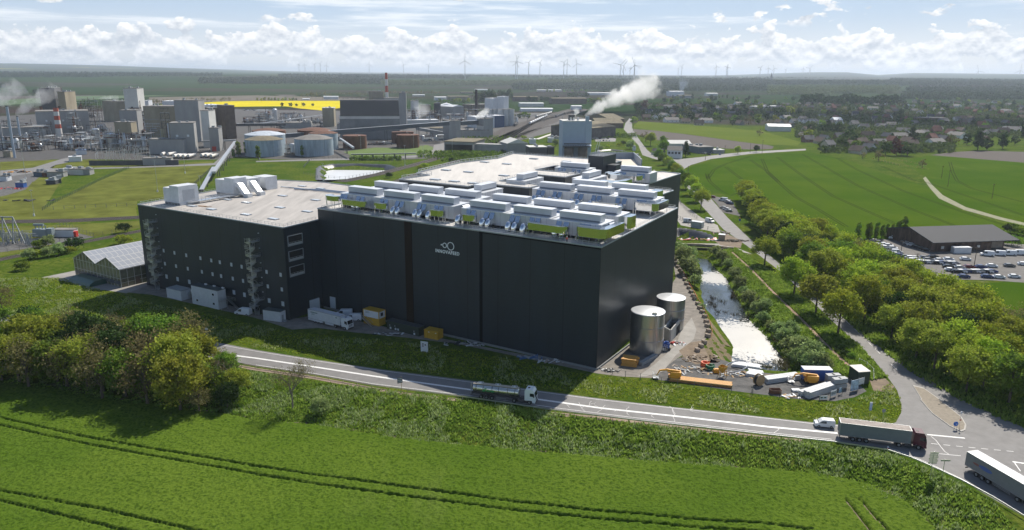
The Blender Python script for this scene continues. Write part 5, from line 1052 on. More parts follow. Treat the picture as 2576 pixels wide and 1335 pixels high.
def boomlift(lab, A, B, m, w=2.1, mirror=1):
    a0, b0 = at(*A), at(*B); d = b0-a0; L = d.length; t = thing('boom_lift', lab, 'boom lift', a0, math.atan2(d.y, d.x))
    a = MB(); a.box(L*.55, L*.95, .1, w, .55, 1.1); a.box(L*.6, L, .3, w-.2, 1.1, 2.2); a.build('chassis', m, t)
    a = MB(); a.bar((L*.95, w/2, 2.3), (L*.45, w/2, 2.6), .45); a.bar((L*.5, w/2+.5, 1.9), (L*.95, w/2+.5, 1.6), .4); a.bar((L*.45, w/2, 2.6), (L*.2, w/2, 2.3), .35); a.bar((L*.2, w/2, 2.3), (L*.1, w/2, .9), .25); a.build('boom', m, t)
    a = MB(); railing(a, [(-.3, w/2-.8), (1.2, w/2-.8), (1.2, w/2+.8), (-.3, w/2+.8), (-.3, w/2-.8)], .45, 1.1, .7); a.box(-.3, 1.2, w/2-.8, w/2+.8, .35, .45); a.build('basket', GALV, t)
    for x in (L*.6, L*.93):
        for y in (.1, w-.3): b = MB(); vs = [(x+.45*math.cos(k*.42), y+yy, .45+.45*math.sin(k*.42)) for yy in (0, .32) for k in range(15)]; b.add(vs, [tuple(range(15)), tuple(range(29, 14, -1))]+[(i, (i+1) % 15, 15+(i+1) % 15, 15+i) for i in range(15)]); b.build('wheel', TYRE, t)
    return t
boomlift('orange boom lift parked in front of the blue container', zq(655, 398), zq(945, 412), ORNG); boomlift('orange boom lift folded at the end of the formwork beams', z24(1430, 935), z24(1700, 950), ORNG)
boomlift('small blue platform lift beside the near silo', z24(1530, 650), z24(1590, 640), BLUE, 1.6)
p = z24.at(2480, 985); t = thing('cable_drum', 'large wooden cable drum with dark cable', 'drum', p, .5); a = MB(); vs = []
for yy in (-.6, -.5, .5, .6): pass
for nm, r0, y0, y1, m in (('flange', 1.45, -.62, -.5, WOOD), ('flange', 1.45, .5, .62, WOOD), ('cable', 1.2, -.5, .5, BLK)):
    a = MB(); n = 24; vs = [(r0*math.cos(2*math.pi*i/n), y, 1.46+r0*math.sin(2*math.pi*i/n)) for y in (y0, y1) for i in range(n)]; a.add(vs, [(i, (i+1) % n, n+(i+1) % n, n+i) for i in range(n)]+[tuple(range(n)), tuple(range(2*n-1, n-1, -1))]); a.build(nm, m, t)
p = z24.at(2115, 900); t = thing('concrete_hopper', 'yellow concrete hopper standing on legs in the yard', 'hopper', p); a = MB(); a.lathe(0, 0, [(.35, 1.1), (1.15, 2.3), (1.25, 2.9), (1.18, 2.9)], 4); a.build('funnel', YEL, t); a = MB(); [a.bar((x, y, 0), (x*.9, y*.9, 2.3), .12) for x in (-.8, .8) for y in (-.8, .8)]; a.build('leg', YEL, t)
p = z24.at(2055, 860); tag(MB().box(-.7, .7, -.5, .5, 0, 1.0).box(-.5, .5, -.3, .3, 1.0, 1.12).build('orange_bin', ORNG, loc=p), 'small orange bin left of the yellow hopper', 'bin')
def coil(lab, p, R, r, m, turns=3, tilt=0.):
    a = MB(); pts = [(R*math.cos(k*.35)*(1-.03*(k//18)), R*math.sin(k*.35), .2+(k//18)*r*1.6+tilt*(1+math.cos(k*.35))*R) for k in range(18*turns+1)]; a.tube(pts, r, 6); return tag(a.build('hose_coil', m, loc=p), lab, 'coil', 'coils and hoses on the site')
coil('heap of orange hose by the pebble bank', z24.at(1942, 800), 1.0, .28, C('hose_orange', (.75, .13, .03), .5), 3); coil('heap of green hose beside the orange one', z24.at(1990, 825), 1.0, .25, C('hose_green', (.02, .17, .07), .5), 3); coil('big hoop of pale pipe standing by the white planks', z24.at(2250, 845), 3.0, .09, OFFW, 2, .35)
heap('debris_heap', 'scattered bricks, boards and slabs in the middle of the yard', 'debris', z24.at(1890, 835), 7, 3, .8, [CBLK, GREYP, WOOD], 60, 11); heap('debris_heap', 'red and white scrap beside the concrete enclosure', 'debris', z24.at(1640, 570), 3, 1.6, .9, [RED, OFFW, BLK], 30, 12)
heap('debris_heap', 'broken boards at the front end of the pale panels', 'debris', zq.at(690, 520), 2.2, 1.4, .7, [OFFW, WOOD], 22, 13); heap('debris_heap', 'crumpled silver foil at the foot of the factory corner', 'debris', z24.at(1000, 840), 2.4, 1.2, .8, [GALV, BLK], 22, 14); heap('debris_heap', 'planks and rubbish around the yellow hopper', 'debris', z24.at(2230, 880), 4, 2, .6, [WOOD, GREYP], 30, 15)
heap('debris_heap', 'brown rubble and roots at the end of the block row', 'debris', z24.at(1900, 720), 5, 2.4, 1.4, [C('root_brown', (.13, .09, .05), .9), CBLK], 60, 16)
tag(MB().box(-1.3, 1.3, -.7, .7, 0, .12).box(-1.3, 1.3, -.7, -.62, .12, 1.1).box(-1.3, 1.3, .62, .7, .12, 1.1).box(-1.3, -1.22, -.62, .62, .12, 1.1).box(1.22, 1.3, -.62, .62, .12, 1.1).build('rusty_skip', C('rust_red', (.16, .07, .04), .9), loc=zq.at(505, 490)), 'rusty open box by the grass edge of the yard', 'skip')
tag(MB().box(-1, 1, -.6, .6, .1, .5).box(-.9, -.7, -.6, .6, 0, .1).box(.7, .9, -.6, .6, 0, .1).build('brick_pallet', OFFW, loc=zq.at(715, 470)), 'small pallet of pale blocks before the orange boom lift', 'pallet')
# concrete blocks along the haul road
bl = [z23(*p) for p in [(1640, 915), (1662, 955), (1668, 990), (1688, 1022), (1705, 1050), (1722, 1085), (1738, 1117), (1756, 1160), (1780, 1200), (1803, 1240), (1825, 1280), (1838, 1312)]]+[z24(*p) for p in [(1803, 60), (1825, 100), (1838, 130), (1870, 180), (1890, 222), (1915, 262), (1940, 308), (1957, 360), (1968, 402), (1980, 455), (1972, 505), (1937, 570), (1905, 608), (1868, 650)]]
cb = MB(); cb.box(-.75, .75, -.5, .5, 0, .95); [cb.cyl(x, y, .95, 1.05, .14, 6) for x in (-.4, .1) for y in (-.2, .2)]
proto = None
for k, q in enumerate(bl):
    p = at(*q)+Vector((0, .4, 0))
    if proto is None: o = cb.build('concrete_block', CBLK); proto = o
    else: o = proto.copy(); scene.collection.objects.link(o)
    o.location = p; o.rotation_euler.z = 2.0+random.uniform(-.25, .25); tag(o, 'tan studded concrete block, %s from the far end of the row along the haul road' % ordw(k), 'concrete block', 'concrete blocks along the haul road')
# orange net along the blocks
a = MB(); P_ = [at(*q) for q in bl[3:-3]]
for p0, p1 in zip(P_[:-1], P_[1:]):
    p0 = p0+Vector((1.1, .3, 0)); p1 = p1+Vector((1.1, .3, 0)); a.bar(p0+Vector((0, 0, .5)), p1+Vector((0, 0, .35)), .03, .35)
tag(a.build('safety_net', C('net_red', (.70, .12, .05), .6)), 'sagging red safety net along the concrete blocks', 'net')
# ---- road furniture
def post(t, x, y, z0, z1, r=.05, m=None, name='post'): a = MB(); a.cyl(x, y, z0, z1, r, 8); return a.build(name, m or GALV, t)
def guardrail(lab, pts):
    P_ = [at(*q) for q in pts]; t = thing('guardrail', lab, 'guardrail', P_[0]); o = P_[0]; a = MB(); b = MB()
    for p0, p1 in zip(P_[:-1], P_[1:]):
        a.bar(p0-o+Vector((0, 0, .62)), p1-o+Vector((0, 0, .62)), .08, .3); L = (p1-p0).length; n = max(1, int(L/4))
        for k in range(n): q = p0+(p1-p0)*k/n-o; b.bar(q, q+Vector((0, 0, .6)), .1)
    a.build('rail', GALV, t); x = b.build('post', GALV, t); x['kind'] = 'stuff'
guardrail('long steel guardrail on the field side of the main road', [(560, 912), (644, 927), (794, 949), (936, 975), (1164, 1004), (1288, 1022), (1398, 1039), (1583, 1062), (1932, 1101), (2092, 1118), (2232, 1139), (2292, 1159), (2345, 1182), (2420, 1217), (2500, 1260), (2600, 1322)])
def arrowsign(lab, base, ztopc, n, W=1.5, side=1, m=None, z0=2.6):
    p = at(*base, -1.6); t = thing('signpost', lab, 'sign', p); h = ztopc; post(t, 0, 0, 0, h, .06)
    for k in range(n):
        a = MB(); z_ = h-.25-k*.42; s = side if k % 2 == 0 or n < 3 else -side; a.yprism([(-W*.6, z_-.16), (W*.6*s if s > 0 else W*.6, z_-.16), (W*.6+.25, z_), (W*.6, z_+.16), (-W*.6, z_+.16)] if s > 0 else [(W*.6, z_-.16), (-W*.6, z_-.16), (-W*.6-.25, z_), (-W*.6, z_+.16), (W*.6, z_+.16)], -.14, -.08); a.build('arrow_plate', m or C('sign_back', (.42, .45, .30), .5), t)
arrowsign('signpost with six stacked direction arrows seen from behind', z35(1622, 850), 6.6, 6, 1.3); arrowsign('signpost with a single direction arrow on the bank', z35(1737, 880), 5.6, 1, 1.4)
p = z35.at(1018, 200); t = thing('totem_sign', 'leaning white and blue stack of small signs on the grass corner', 'sign', p); post(t, 0, 0, 0, 3.8)
a = MB(); [a.box(-.3, .3, -.12, -.06, 1.8+k*.36, 2.1+k*.36) for k in range(5)]; a.build('plate', C('plate_blue', (.25, .35, .6), .4), t); a = MB(); a.box(-.32, .32, -.14, -.04, 3.62, 3.85); a.build('plate', WHITE, t)
p = z35.at(1152, 216); t = thing('round_sign', 'grey back of a round road sign on the grass corner', 'sign', p); post(t, 0, 0, 0, 2.4); a = MB(); a.add([(.45*math.cos(k*.524), y, 2.1+.45*math.sin(k*.524)) for y in (-.1, -.06) for k in range(12)], [tuple(range(12)), tuple(range(23, 11, -1))]+[(i, (i+1) % 12, 12+(i+1) % 12, 12+i) for i in range(12)]); a.build('disc', GREYP, t)
p = z35.at(1880, 318); t = thing('keep_right_sign', 'round blue keep right sign at the tip of the traffic island', 'sign', p); post(t, -.25, 0, .14, 1.0); post(t, .35, 0, .14, 1.0)
a = MB(); a.add([(.55*math.cos(k*.524), y, 1.35+.55*math.sin(k*.524)) for y in (-.1, -.05) for k in range(12)], [tuple(range(12)), tuple(range(23, 11, -1))]+[(i, (i+1) % 12, 12+(i+1) % 12, 12+i) for i in range(12)]); a.build('disc', C('sign_blue', (.03, .16, .55), .35), t)
a = MB(); a.bar((-.25, -.12, 1.6), (.2, -.12, 1.15), .1, .02); a.bar((.2, -.12, 1.15), (-.1, -.12, 1.15), .1, .02); a.bar((.2, -.12, 1.15), (.2, -.12, 1.45), .1, .02); a.build('arrow', WHITE, t)
p = z35.at(1922, 300); t = thing('beacon_post', 'slim post with white lamp and red plate on the traffic island', 'post', p); post(t, 0, 0, .1, 3.4, .04); a = MB(); a.lathe(0, 0, [(.0, 3.3), (.17, 3.4), (.2, 3.7), (.08, 3.85), (0, 3.86)], 10); a.build('lamp', WHITE, t); a = MB(); a.box(-.2, .2, -.08, -.04, 1.7, 1.95); a.build('plate', RED, t)
p = z35.at(1203, 535); t = thing('bollard', 'white bollard with a red band by the guardrail', 'bollard', p); a = MB(); a.lathe(0, 0, [(.16, 0), (.15, 1.0), (.0, 1.05)], 10); a.build('body', WHITE, t); a = MB(); a.lathe(0, 0, [(.17, .45), (.17, .7)], 10); a.build('band', RED, t)
p = at(*z14(1465, 1062)); t = thing('road_sign', 'tilted dark board sign on a pole beside the main road', 'sign', p, .5); post(t, 0, 0, 0, 4.2, .06, WOOD); a = MB(); a.box(-1.0, .3, -.1, -.04, 2.6, 4.1); a.build('board', C('board_dark', (.10, .10, .13), .5), t); a = MB(); [a.box(-.9, .2, -.13, -.09, 2.9+k*.4, 3.0+k*.4) for k in range(3)]; a.build('lettering', WHITE, t)
p = at(*z04(2087, 505)); t = thing('speed_sign', 'small round road sign on a post before the low wing', 'sign', p); post(t, 0, 0, 0, 2.9); a = MB(); a.add([(.42*math.cos(k*.524), y, 2.6+.42*math.sin(k*.524)) for y in (-.1, -.06) for k in range(12)], [tuple(range(12)), tuple(range(23, 11, -1))]+[(i, (i+1) % 12, 12+(i+1) % 12, 12+i) for i in range(12)]); a.build('disc', WHITE, t); a = MB(); a.box(-.3, .3, -.1, -.05, 1.6, 2.1); a.build('plate', WHITE, t)
def banner(lab, A, B, ztop, m, text=None, tm=None, z0=.5, blobs=0):
    a0, b0 = at(*A), at(*B); d = b0-a0; w = d.length; t = thing('fence_banner', lab, 'banner', a0, math.atan2(d.y, d.x), 'banners on the site fence'); a = MB(); a.box(0, w, -.03, .03, z0, ztop); a.build('cloth', m, t)
    for x in (0, w): post(t, x, .08, 0, ztop+.2, .03)
    if text: a = MB(); vs, fs = text_mb(text, (ztop-z0)*.62); x1 = max(v[0] for v in vs); k = w*.8/x1; a.add([(w*.1+v[0]*k, -.05, z0+(ztop-z0)*.3+v[1]) for v in vs], fs); a.build('lettering', tm, t)
    if blobs: a = MB(); [a.add([(w*(.28+.44*j)+.3*math.cos(k*.6), -.05, (z0+ztop)/2+.16*math.sin(k*.6)) for k in range(10)], [tuple(range(10))]) for j in range(2)]; a.build('lettering', tm, t)
    return t
banner('white banner with two dark ovals on the site fence', zq(950, 560), zq(1030, 557), 1.1, WHITE, None, BLK, .15, 1); banner('white banner lettered with a contractor name on the site fence', zq(1064, 538), zq(1118, 522), 1.8, WHITE, 'KELLER', C('lettering_dark', (.02, .05, .08), .5), .4)
t = banner('large blue and white picture banner facing the road', zq(1264, 478), zq(1340, 460), 3.0, C('banner_blue', (.45, .55, .68), .5, var=.5, vscale=1.2), None, None, .2); banner('white banner with red border next to the green shed', zq(1345, 425), zq(1400, 410), 2.2, WHITE, None, None, .5); banner('small light blue banner by the grey pallets', zq(1148, 505), zq(1172, 498), 1.7, C('banner_sky', (.25, .42, .60), .5), None, None, .5)
# ---- fences
def fence(lab, pts, step=3., h=1.8, m=None, rails=2, mesh=True, name='wire_fence'):
    P_ = [at(*q) if not isinstance(q, Vector) else q for q in pts]; o = P_[0]; t = thing(name, lab, 'fence', o); a = MB(); b = MB(); r = .06 if o.y < 350 else .1
    for p0, p1 in zip(P_[:-1], P_[1:]):
        L = (p1-p0).length; n = max(1, int(L/step))
        for k in range(n): q = p0+(p1-p0)*k/n-o; a.bar(q, q+Vector((0, 0, h)), r*1.8)
        for k in range(rails): zz = h*(.4+.55*k/max(1, rails-1)) if rails > 1 else h*.95; b.bar(p0-o+Vector((0, 0, zz)), p1-o+Vector((0, 0, zz)), r*.55)
    x = a.build('post', m or C('fence_post', (.13, .14, .13), .7), t); x['kind'] = 'stuff'; b.build('wire', m or MATS['fence_post'], t)
fence('wire fence along the front edge of the building site', [z24(1010, 875), z24(1140, 905), z24(1290, 930), z24(1500, 970), z24(2000, 1035), z24(2420, 1080), zq(270, 480), zq(550, 535), zq(950, 580), zq(1060, 545), zq(1180, 505), zq(1290, 470), zq(1420, 410)], 3.5, 1.7, rails=1)
FG = C('fence_green', (.05, .07, .05), .7)
fence('long green mesh fence round the dry lawn', [z03(430, 410), z03(560, 330), z03(780, 225), z03(1000, 115), z03(1280, -10), z02(1310, 1185)], 3., 2., FG, 3); fence('post and wire fence along the near side of the dry lawn', [z03(430, 408), z03(1380, 365)], 5., 2.); fence('green mesh fence beside the conveyor', [z03(1925, 185), z03(2125, 0), z02(2125, 1190)], 3., 2.2, FG, 3)
fence('wire fence round the transformer compound', [z03(0, 765), z03(300, 720), z03(640, 560), z03(945, 680), z03(1130, 650), z03(1400, 600)], 4., 2., rails=3); fence('wire fence along the near side of the transformer compound', [z03(-50, 840), z03(200, 820), z03(500, 750), z03(800, 700), z03(945, 680)], 3.5, 1.9)
fence('wire fence round the foam covered basin', [z12(480, 1190), z12(540, 1120), z12(640, 1090), z12(1000, 1105), z12(1500, 1130)], 4, 2, rails=2); fence('wire fence on the near side of the foam covered basin', [z12(480, 1250), z12(620, 1290), z12(900, 1305), z12(1250, 1240), z12(1480, 1170)], 4, 2)
fence('wire fence along the footbridge and site entrance', [z23(1650, 480), z23(1800, 560), z23(1900, 590), z23(2040, 620)], 3, 1.8); fence('wire fence along the lane beside the factory', [z23(1630, 240), z23(1700, 350), z23(1800, 450), z23(1880, 500)], 3, 1.8)
fence('timber edged fence beside the footpath and green shed', [zq(1350, 185), zq(1430, 225), zq(1495, 290), zq(1497, 400)], 3, 1.4, OFFW, 1)
fence('low post fence along the pasture below the village', [z32(1130, 1120), z32(1320, 1170), z32(1500, 1190), z32(1620, 1210)], 6, 1.5, WOOD); fence('post fence on the far side of the pasture', [z32(1180, 1095), z32(1440, 1140), z32(1600, 1180)], 6, 1.5, WOOD)
# ---- people on the roof and in the car park
def person(lab, p, rot, jacket, legs, name='person', arms=0.5):
    SK = C('skin', (.45, .28, .20), .6)
    V = {'pel': (0, 0, .95), 'ch': (0, 0, 1.35), 'nk': (0, 0, 1.5), 'hd': (0, 0, 1.63), 'top': (0, 0, 1.76), 'sl': (.2, 0, 1.42), 'sr': (-.2, 0, 1.42), 'el': (.27, .1, 1.15), 'er': (-.27, .1, 1.15), 'wl': (.22, .3, 1.02), 'wr': (-.22, .3, 1.02), 'hl': (.1, 0, .9), 'kl': (.12, .04, .5), 'fl': (.13, -.02, .08), 'tl': (.14, .14, .04), 'hr': (-.1, 0, .9), 'kr': (-.12, .04, .5), 'fr': (-.13, -.02, .08), 'tr': (-.14, .14, .04)}
    E_ = [('pel', 'ch'), ('ch', 'nk'), ('nk', 'hd'), ('hd', 'top'), ('ch', 'sl'), ('ch', 'sr'), ('sl', 'el'), ('sr', 'er'), ('el', 'wl'), ('er', 'wr'), ('pel', 'hl'), ('hl', 'kl'), ('kl', 'fl'), ('fl', 'tl'), ('pel', 'hr'), ('hr', 'kr'), ('kr', 'fr'), ('fr', 'tr')]
    Rr = dict(pel=.14, ch=.15, nk=.055, hd=.105, top=.07, sl=.07, sr=.07, el=.045, er=.045, wl=.035, wr=.035, hl=.09, hr=.09, kl=.065, kr=.065, fl=.045, fr=.045, tl=.035, tr=.035)
    def sk(name, keys, m, parent, g=1.):
        idx = {k: i for i, k in enumerate(keys)}; me = bpy.data.meshes.new(name); me.from_pydata([V[k] for k in keys], [(idx[a], idx[b]) for a, b in E_ if a in idx and b in idx], []); me.materials.append(m)
        o = bpy.data.objects.new(name, me); scene.collection.objects.link(o); o.modifiers.new('skin', 'SKIN'); me.skin_vertices.new() if not me.skin_vertices else None
        for k, i in idx.items(): me.skin_vertices[0].data[i].radius = (Rr[k]*g, Rr[k]*g*.85)
        me.skin_vertices[0].data[0].use_root = True; o.modifiers.new('sub', 'SUBSURF').levels = 1
        if parent: o.parent = parent
        return o
    b = sk(name, list(V), SK, None); b.location = p; b.rotation_euler.z = rot; tag(b, lab, 'person')
    sk('jacket', ['pel', 'ch', 'sl', 'sr', 'el', 'er', 'wl', 'wr'], jacket, b, 1.18); sk('trousers', ['pel', 'hl', 'kl', 'fl', 'hr', 'kr', 'fr'], legs, b, 1.2)
    a = MB(); a.lathe(0, 0, [(.13, 1.69), (.125, 1.76), (.08, 1.83), (0, 1.86)], 10); a.build('helmet', WHITE, b); return b
DKB = C('work_trousers', (.02, .025, .05), .8); RJ = C('red_jacket', (.75, .03, .02), .6)
def roofp(zp): return at(*zp, ZH+.12)
person('person in a red jacket standing by the long green duct at the roof edge', roofp(z23(552, 738)), 2.5, RJ, DKB); person('person in a red jacket between the curved ducts left of the sign', roofp(z13(1617, 492)), 3., RJ, DKB)
person('person in an orange vest beside a curved duct above the sign', roofp(z13(2000, 512)), 1., C('orange_vest', (.85, .22, .02), .6), C('yellow_trousers', (.5, .5, .1), .8)); person('person in a lime vest standing in the car park', z33.at(1360, 870), 1., C('lime_vest', (.4, .7, .08), .6), DKB)
# ================================================================ VEGETATION
def leafmat(name, c1, c2, trans=.42, objvar=.22, hue=0):
    m = bpy.data.materials.new(name); m.use_nodes = True; nt = m.node_tree; nt.nodes.clear(); o = nn(nt, 'ShaderNodeOutputMaterial')
    geo = nn(nt, 'ShaderNodeNewGeometry'); nz = nn(nt, 'ShaderNodeTexNoise'); nz.inputs['Scale'].default_value = .45; nz.inputs['Detail'].default_value = 3; nt.links.new(geo.outputs['Position'], nz.inputs['Vector'])
    oi = nn(nt, 'ShaderNodeObjectInfo'); c = mixc(nt, mrange(nt, nz.outputs[0], .32, .68), c1, c2)
    f = mth(nt, 'MULTIPLY_ADD', oi.outputs['Random'], 2*objvar, 1-objvar); f2 = mth(nt, 'MULTIPLY_ADD', geo.outputs['Random Per Island'], .7, .65); f = mth(nt, 'MULTIPLY', f, f2)
    v = nn(nt, 'ShaderNodeVectorMath', operation='SCALE'); nt.links.new(c, v.inputs[0]); nt.links.new(f, v.inputs['Scale'])
    hs = nn(nt, 'ShaderNodeHueSaturation'); nt.links.new(v.outputs[0], hs.inputs['Color']); nt.links.new(mth(nt, 'MULTIPLY_ADD', oi.outputs['Random'], .035, .50), hs.inputs['Hue'])
    d = nn(nt, 'ShaderNodeBsdfDiffuse'); t = nn(nt, 'ShaderNodeBsdfTranslucent'); g = nn(nt, 'ShaderNodeBsdfGlossy'); g.inputs['Roughness'].default_value = .6; g.inputs['Color'].default_value = (.5, .5, .45, 1)
    nt.links.new(hs.outputs[0], d.inputs[0]); nt.links.new(hs.outputs[0], t.inputs[0]); m1 = nn(nt, 'ShaderNodeMixShader'); m1.inputs[0].default_value = trans
    nt.links.new(d.outputs[0], m1.inputs[1]); nt.links.new(t.outputs[0], m1.inputs[2]); m2 = nn(nt, 'ShaderNodeMixShader'); m2.inputs[0].default_value = .015; nt.links.new(m1.outputs[0], m2.inputs[1]); nt.links.new(g.outputs[0], m2.inputs[2])
    nt.links.new(m2.outputs[0], o.inputs[0]); return m
L_LIME = leafmat('leaf_lime', (.26, .33, .026), (.46, .48, .05)); L_MID = leafmat('leaf_mid', (.12, .19, .022), (.23, .29, .034)); L_DARK = leafmat('leaf_dark', (.035, .06, .016), (.06, .09, .02), .3)
L_OLIVE = leafmat('leaf_olive', (.26, .29, .035), (.38, .38, .05)); L_BRN = leafmat('leaf_brown', (.17, .145, .06), (.22, .18, .08), .35); L_WILL = leafmat('leaf_willow', (.24, .30, .10), (.38, .43, .17)); L_RED = leafmat('leaf_copper', (.09, .025, .022), (.13, .04, .03), .3)
L_FAR = leafmat('leaf_far', (.07, .10, .025), (.13, .155, .04), .3)
BARK = mat('bark', (.10, .08, .06), .9, var=.3, vscale=2); BARKL = mat('bark_pale', (.20, .17, .14), .9, var=.3, vscale=2)
def quads(cen, size, r, flat=.0):
    n = len(cen); a = r.normal(size=(n, 3)); a /= np.linalg.norm(a, axis=1)[:, None]; b = r.normal(size=(n, 3)); b -= a*(a*b).sum(1)[:, None]; b /= np.linalg.norm(b, axis=1)[:, None]
    s = size*r.uniform(.6, 1.35, (n, 1)); a = a*s; b = b*s*.75
    v = np.stack([cen-a-b*.4, cen+a*.2-b, cen+a+b*.3, cen-a*.1+b], 1).reshape(-1, 3); return v, np.arange(4*n).reshape(n, 4)
def crownpts(r, R, Hh, z0, K, n, cs, shape='round', hollow=.45):
    th = r.uniform(0, 2*np.pi, K); u = r.uniform(-.9, 1, K)
    if shape == 'cone': rad = (1-(u*.5+.5))*.95+.08
    elif shape == 'column': rad = np.clip(np.sqrt(np.clip(1-np.abs(u)**3.5, 0, 1)), .25, 1)
    elif shape == 'dome': u = r.uniform(-.35, 1, K); rad = np.sqrt(np.clip(1-u**2, .05, 1))
    else: rad = np.sqrt(np.clip(1-u**2, .05, 1))
    lob = 1+.16*np.sin(th*3+r.uniform(0, 6))+.12*np.sin(th*5+u*4+r.uniform(0, 6)); k = r.uniform(hollow, 1, K)**.6
    C_ = np.stack([R*rad*lob*k*np.cos(th), R*rad*lob*k*np.sin(th), z0+Hh/2+Hh/2*u*k], 1)
    p = np.repeat(C_, n, 0)+r.normal(size=(K*n, 3))*cs*np.repeat(r.uniform(.6, 1.3, K), n)[:, None]*[1, 1, .75]; return p, C_
def trunkmb(r, h, rad, tips, nb=9, lean=.3, zb=.35):
    a = MB(); top = Vector((r.uniform(-lean, lean), r.uniform(-lean, lean), h)); a.tube([(0, 0, -.3), tuple(top*.35), tuple(top*.7), tuple(top)], rad, 7, r2=rad*.3)
    for k in range(min(nb, len(tips))):
        t = Vector(tips[k]); f = r.uniform(zb, .8); s = top*f; m = s.lerp(t, .5)+Vector((0, 0, .1*h*r.uniform(0, 1))); a.tube([s, m, t], rad*.4*(1.1-f*.6), 5, r2=rad*.08)
    return a
def mktree(name, seed, H_, R, m, shape='round', K=70, n=55, ls=.34, cs=.75, z0=.22, bark=None, hollow=.45):
    r = np.random.default_rng(seed); zb = H_*z0; p, Cc = crownpts(r, R, H_-zb, zb, K, n, cs, shape, hollow); v, q = quads(p, ls, r)
    t = thing(name, None, None); o = rawmesh('crown', v, q, m, False, t); trunkmb(r, H_*.8, .028*H_, Cc[r.permutation(len(Cc))][:10]).build('trunk', bark or BARK, t); register(t)
    t['_h'] = H_; return t
def mkbare(name, seed, H_, m, dens=900, L=.16):
    r = np.random.default_rng(seed); t = thing(name, None, None); a = MB(); tips = []
    def br(p, d, ln, rad, lev):
        q = p+d*ln*.5+Vector(r.normal(size=3)*.04*ln); e = q+d*ln*.5; a.tube([p, q, e], rad, 5 if lev < 2 else 3, r2=rad*.6)
        if lev >= 4: tips.append(e); return
        for k in range(4 if lev else 6):
            nd = (d+Vector(r.normal(size=3)*(.5 if lev else .42))+Vector((0, 0, .1))).normalized(); br(q.lerp(e, r.uniform(.1, 1)), nd, ln*r.uniform(.55, .8), rad*.5, lev+1)
    br(Vector((0, 0, -.2)), Vector((0, 0, 1)), H_*.42, .02*H_, 0); a.build('trunk', BARKL, t)
    T = np.array([tuple(x) for x in tips]); T = T[r.integers(0, len(T), dens)]+r.normal(size=(dens, 3))*.35; v, q = quads(T, L, r); rawmesh('crown', v, q, m, False, t); register(t); return t
PROTOS = []
def T(*a, **k): t = mktree(*a, **k); PROTOS.append(t); return t
LIME = [T('leafy_tree', s, 13, 5.2, m, 'dome' if s % 2 else 'round', 85, 85, .26, .8) for s, m in ((1, L_LIME), (2, L_LIME), (3, L_OLIVE), (4, L_OLIVE), (5, L_LIME))]
MIDT = [T('leafy_tree', s, 12, 4.6, m, 'round', 75, 80, .26, .75) for s, m in ((11, L_MID), (12, L_MID), (13, L_DARK))]
BROWN = [T('budding_tree', s, 12.5, 4.6, L_BRN, 'round', 70, 22, .22, .8, hollow=.3) for s in (21, 22)]
WILL = [T('willow_shrub', s, 4.4, 2.3, L_WILL, 'dome', 45, 50, .2, .42, z0=.02) for s in (31, 32, 33)]
BUSH = [T('bush', s, 3.0, 2.1, m, 'dome', 32, 40, .2, .4, z0=.0) for s, m in ((41, L_MID), (42, L_LIME), (43, L_DARK))]
COL = [T('poplar_tree', s, 17, 2.0, L_MID, 'column', 70, 45, .34, .5, z0=.05) for s in (51, 52)]
CONE = [T('conifer_tree', s, 13, 3.4, L_DARK, 'cone', 80, 40, .34, .5, z0=.05) for s in (61,)]
BARE = [mkbare('bare_tree', s, 11, L_BRN, 1500, .11) for s in (71, 72)]; PROTOS += BARE
# far trees: one light mesh each
def mkfar(name, seed, H_, R, m, shape='round', K=22, n=14, ls=1.0, cs=.9):
    r = np.random.default_rng(seed); p, Cc = crownpts(r, R, H_*.86, H_*.14, K, n, cs, shape, .5); v, q = quads(p, ls, r)
    w = .25; tv = np.array([(x*w, y*w, z) for z in (0, H_*.5) for x, y in ((-1, -1), (1, -1), (1, 1), (-1, 1))]); tq = np.array([(0, 1, 5, 4), (1, 2, 6, 5), (2, 3, 7, 6), (3, 0, 4, 7)])+len(v)
    o = rawmesh(name, np.vstack([v, tv]), np.vstack([q, tq]), [m, BARK]); mi = np.zeros(len(q)+4, np.int32); mi[-4:] = 1; o.data.polygons.foreach_set('material_index', mi); PROTOS.append(o); return o
F_MID = [mkfar('village_tree', s, 11, 4.4, m) for s, m in ((81, L_MID), (82, L_FAR), (83, L_MID), (84, L_OLIVE))]; F_DARK = [mkfar('dark_tree', s, 13, 5, L_DARK) for s in (85, 86)]
F_CONE = [mkfar('conifer_tree', 87, 13, 3.2, L_DARK, 'cone')]; F_COL = [mkfar('poplar_tree', 88, 18, 2.4, L_DARK, 'column'), mkfar('poplar_tree', 89, 16, 2.2, L_FAR, 'column')]
F_RED = [mkfar('copper_beech', 90, 13, 5.2, L_RED)]; F_BRN = [mkfar('budding_tree', 91, 10, 4.6, L_BRN, 'round', 20, 9, .7)]
for o in PROTOS: o.location = (0, -900, -500); o['proto'] = 1
def put(protos, x, y, s=1., z=0., label=None, group=None, cat='tree', hgt=None):
    o = protos[random.randrange(len(protos))]; p = Vector((x, y, z)); sc = s*random.uniform(.92, 1.08)
    c = ccopy(o, p, random.uniform(0, 6.28), label, (sc*random.uniform(.92, 1.1), sc*random.uniform(.92, 1.1), sc)) if KIDS.get(o.name) else None
    if c is None: c = o.copy(); scene.collection.objects.link(c); c.location = p; c.rotation_euler.z = random.uniform(0, 6.28); c.scale = (sc,)*3
    for k in ('_h', 'proto'):
        if k in c: del c[k]
    tag(c, label, cat, group); return c
def terr(x, y): return float(height(np.array([[float(x)]]), np.array([[float(y)]]))[0, 0])
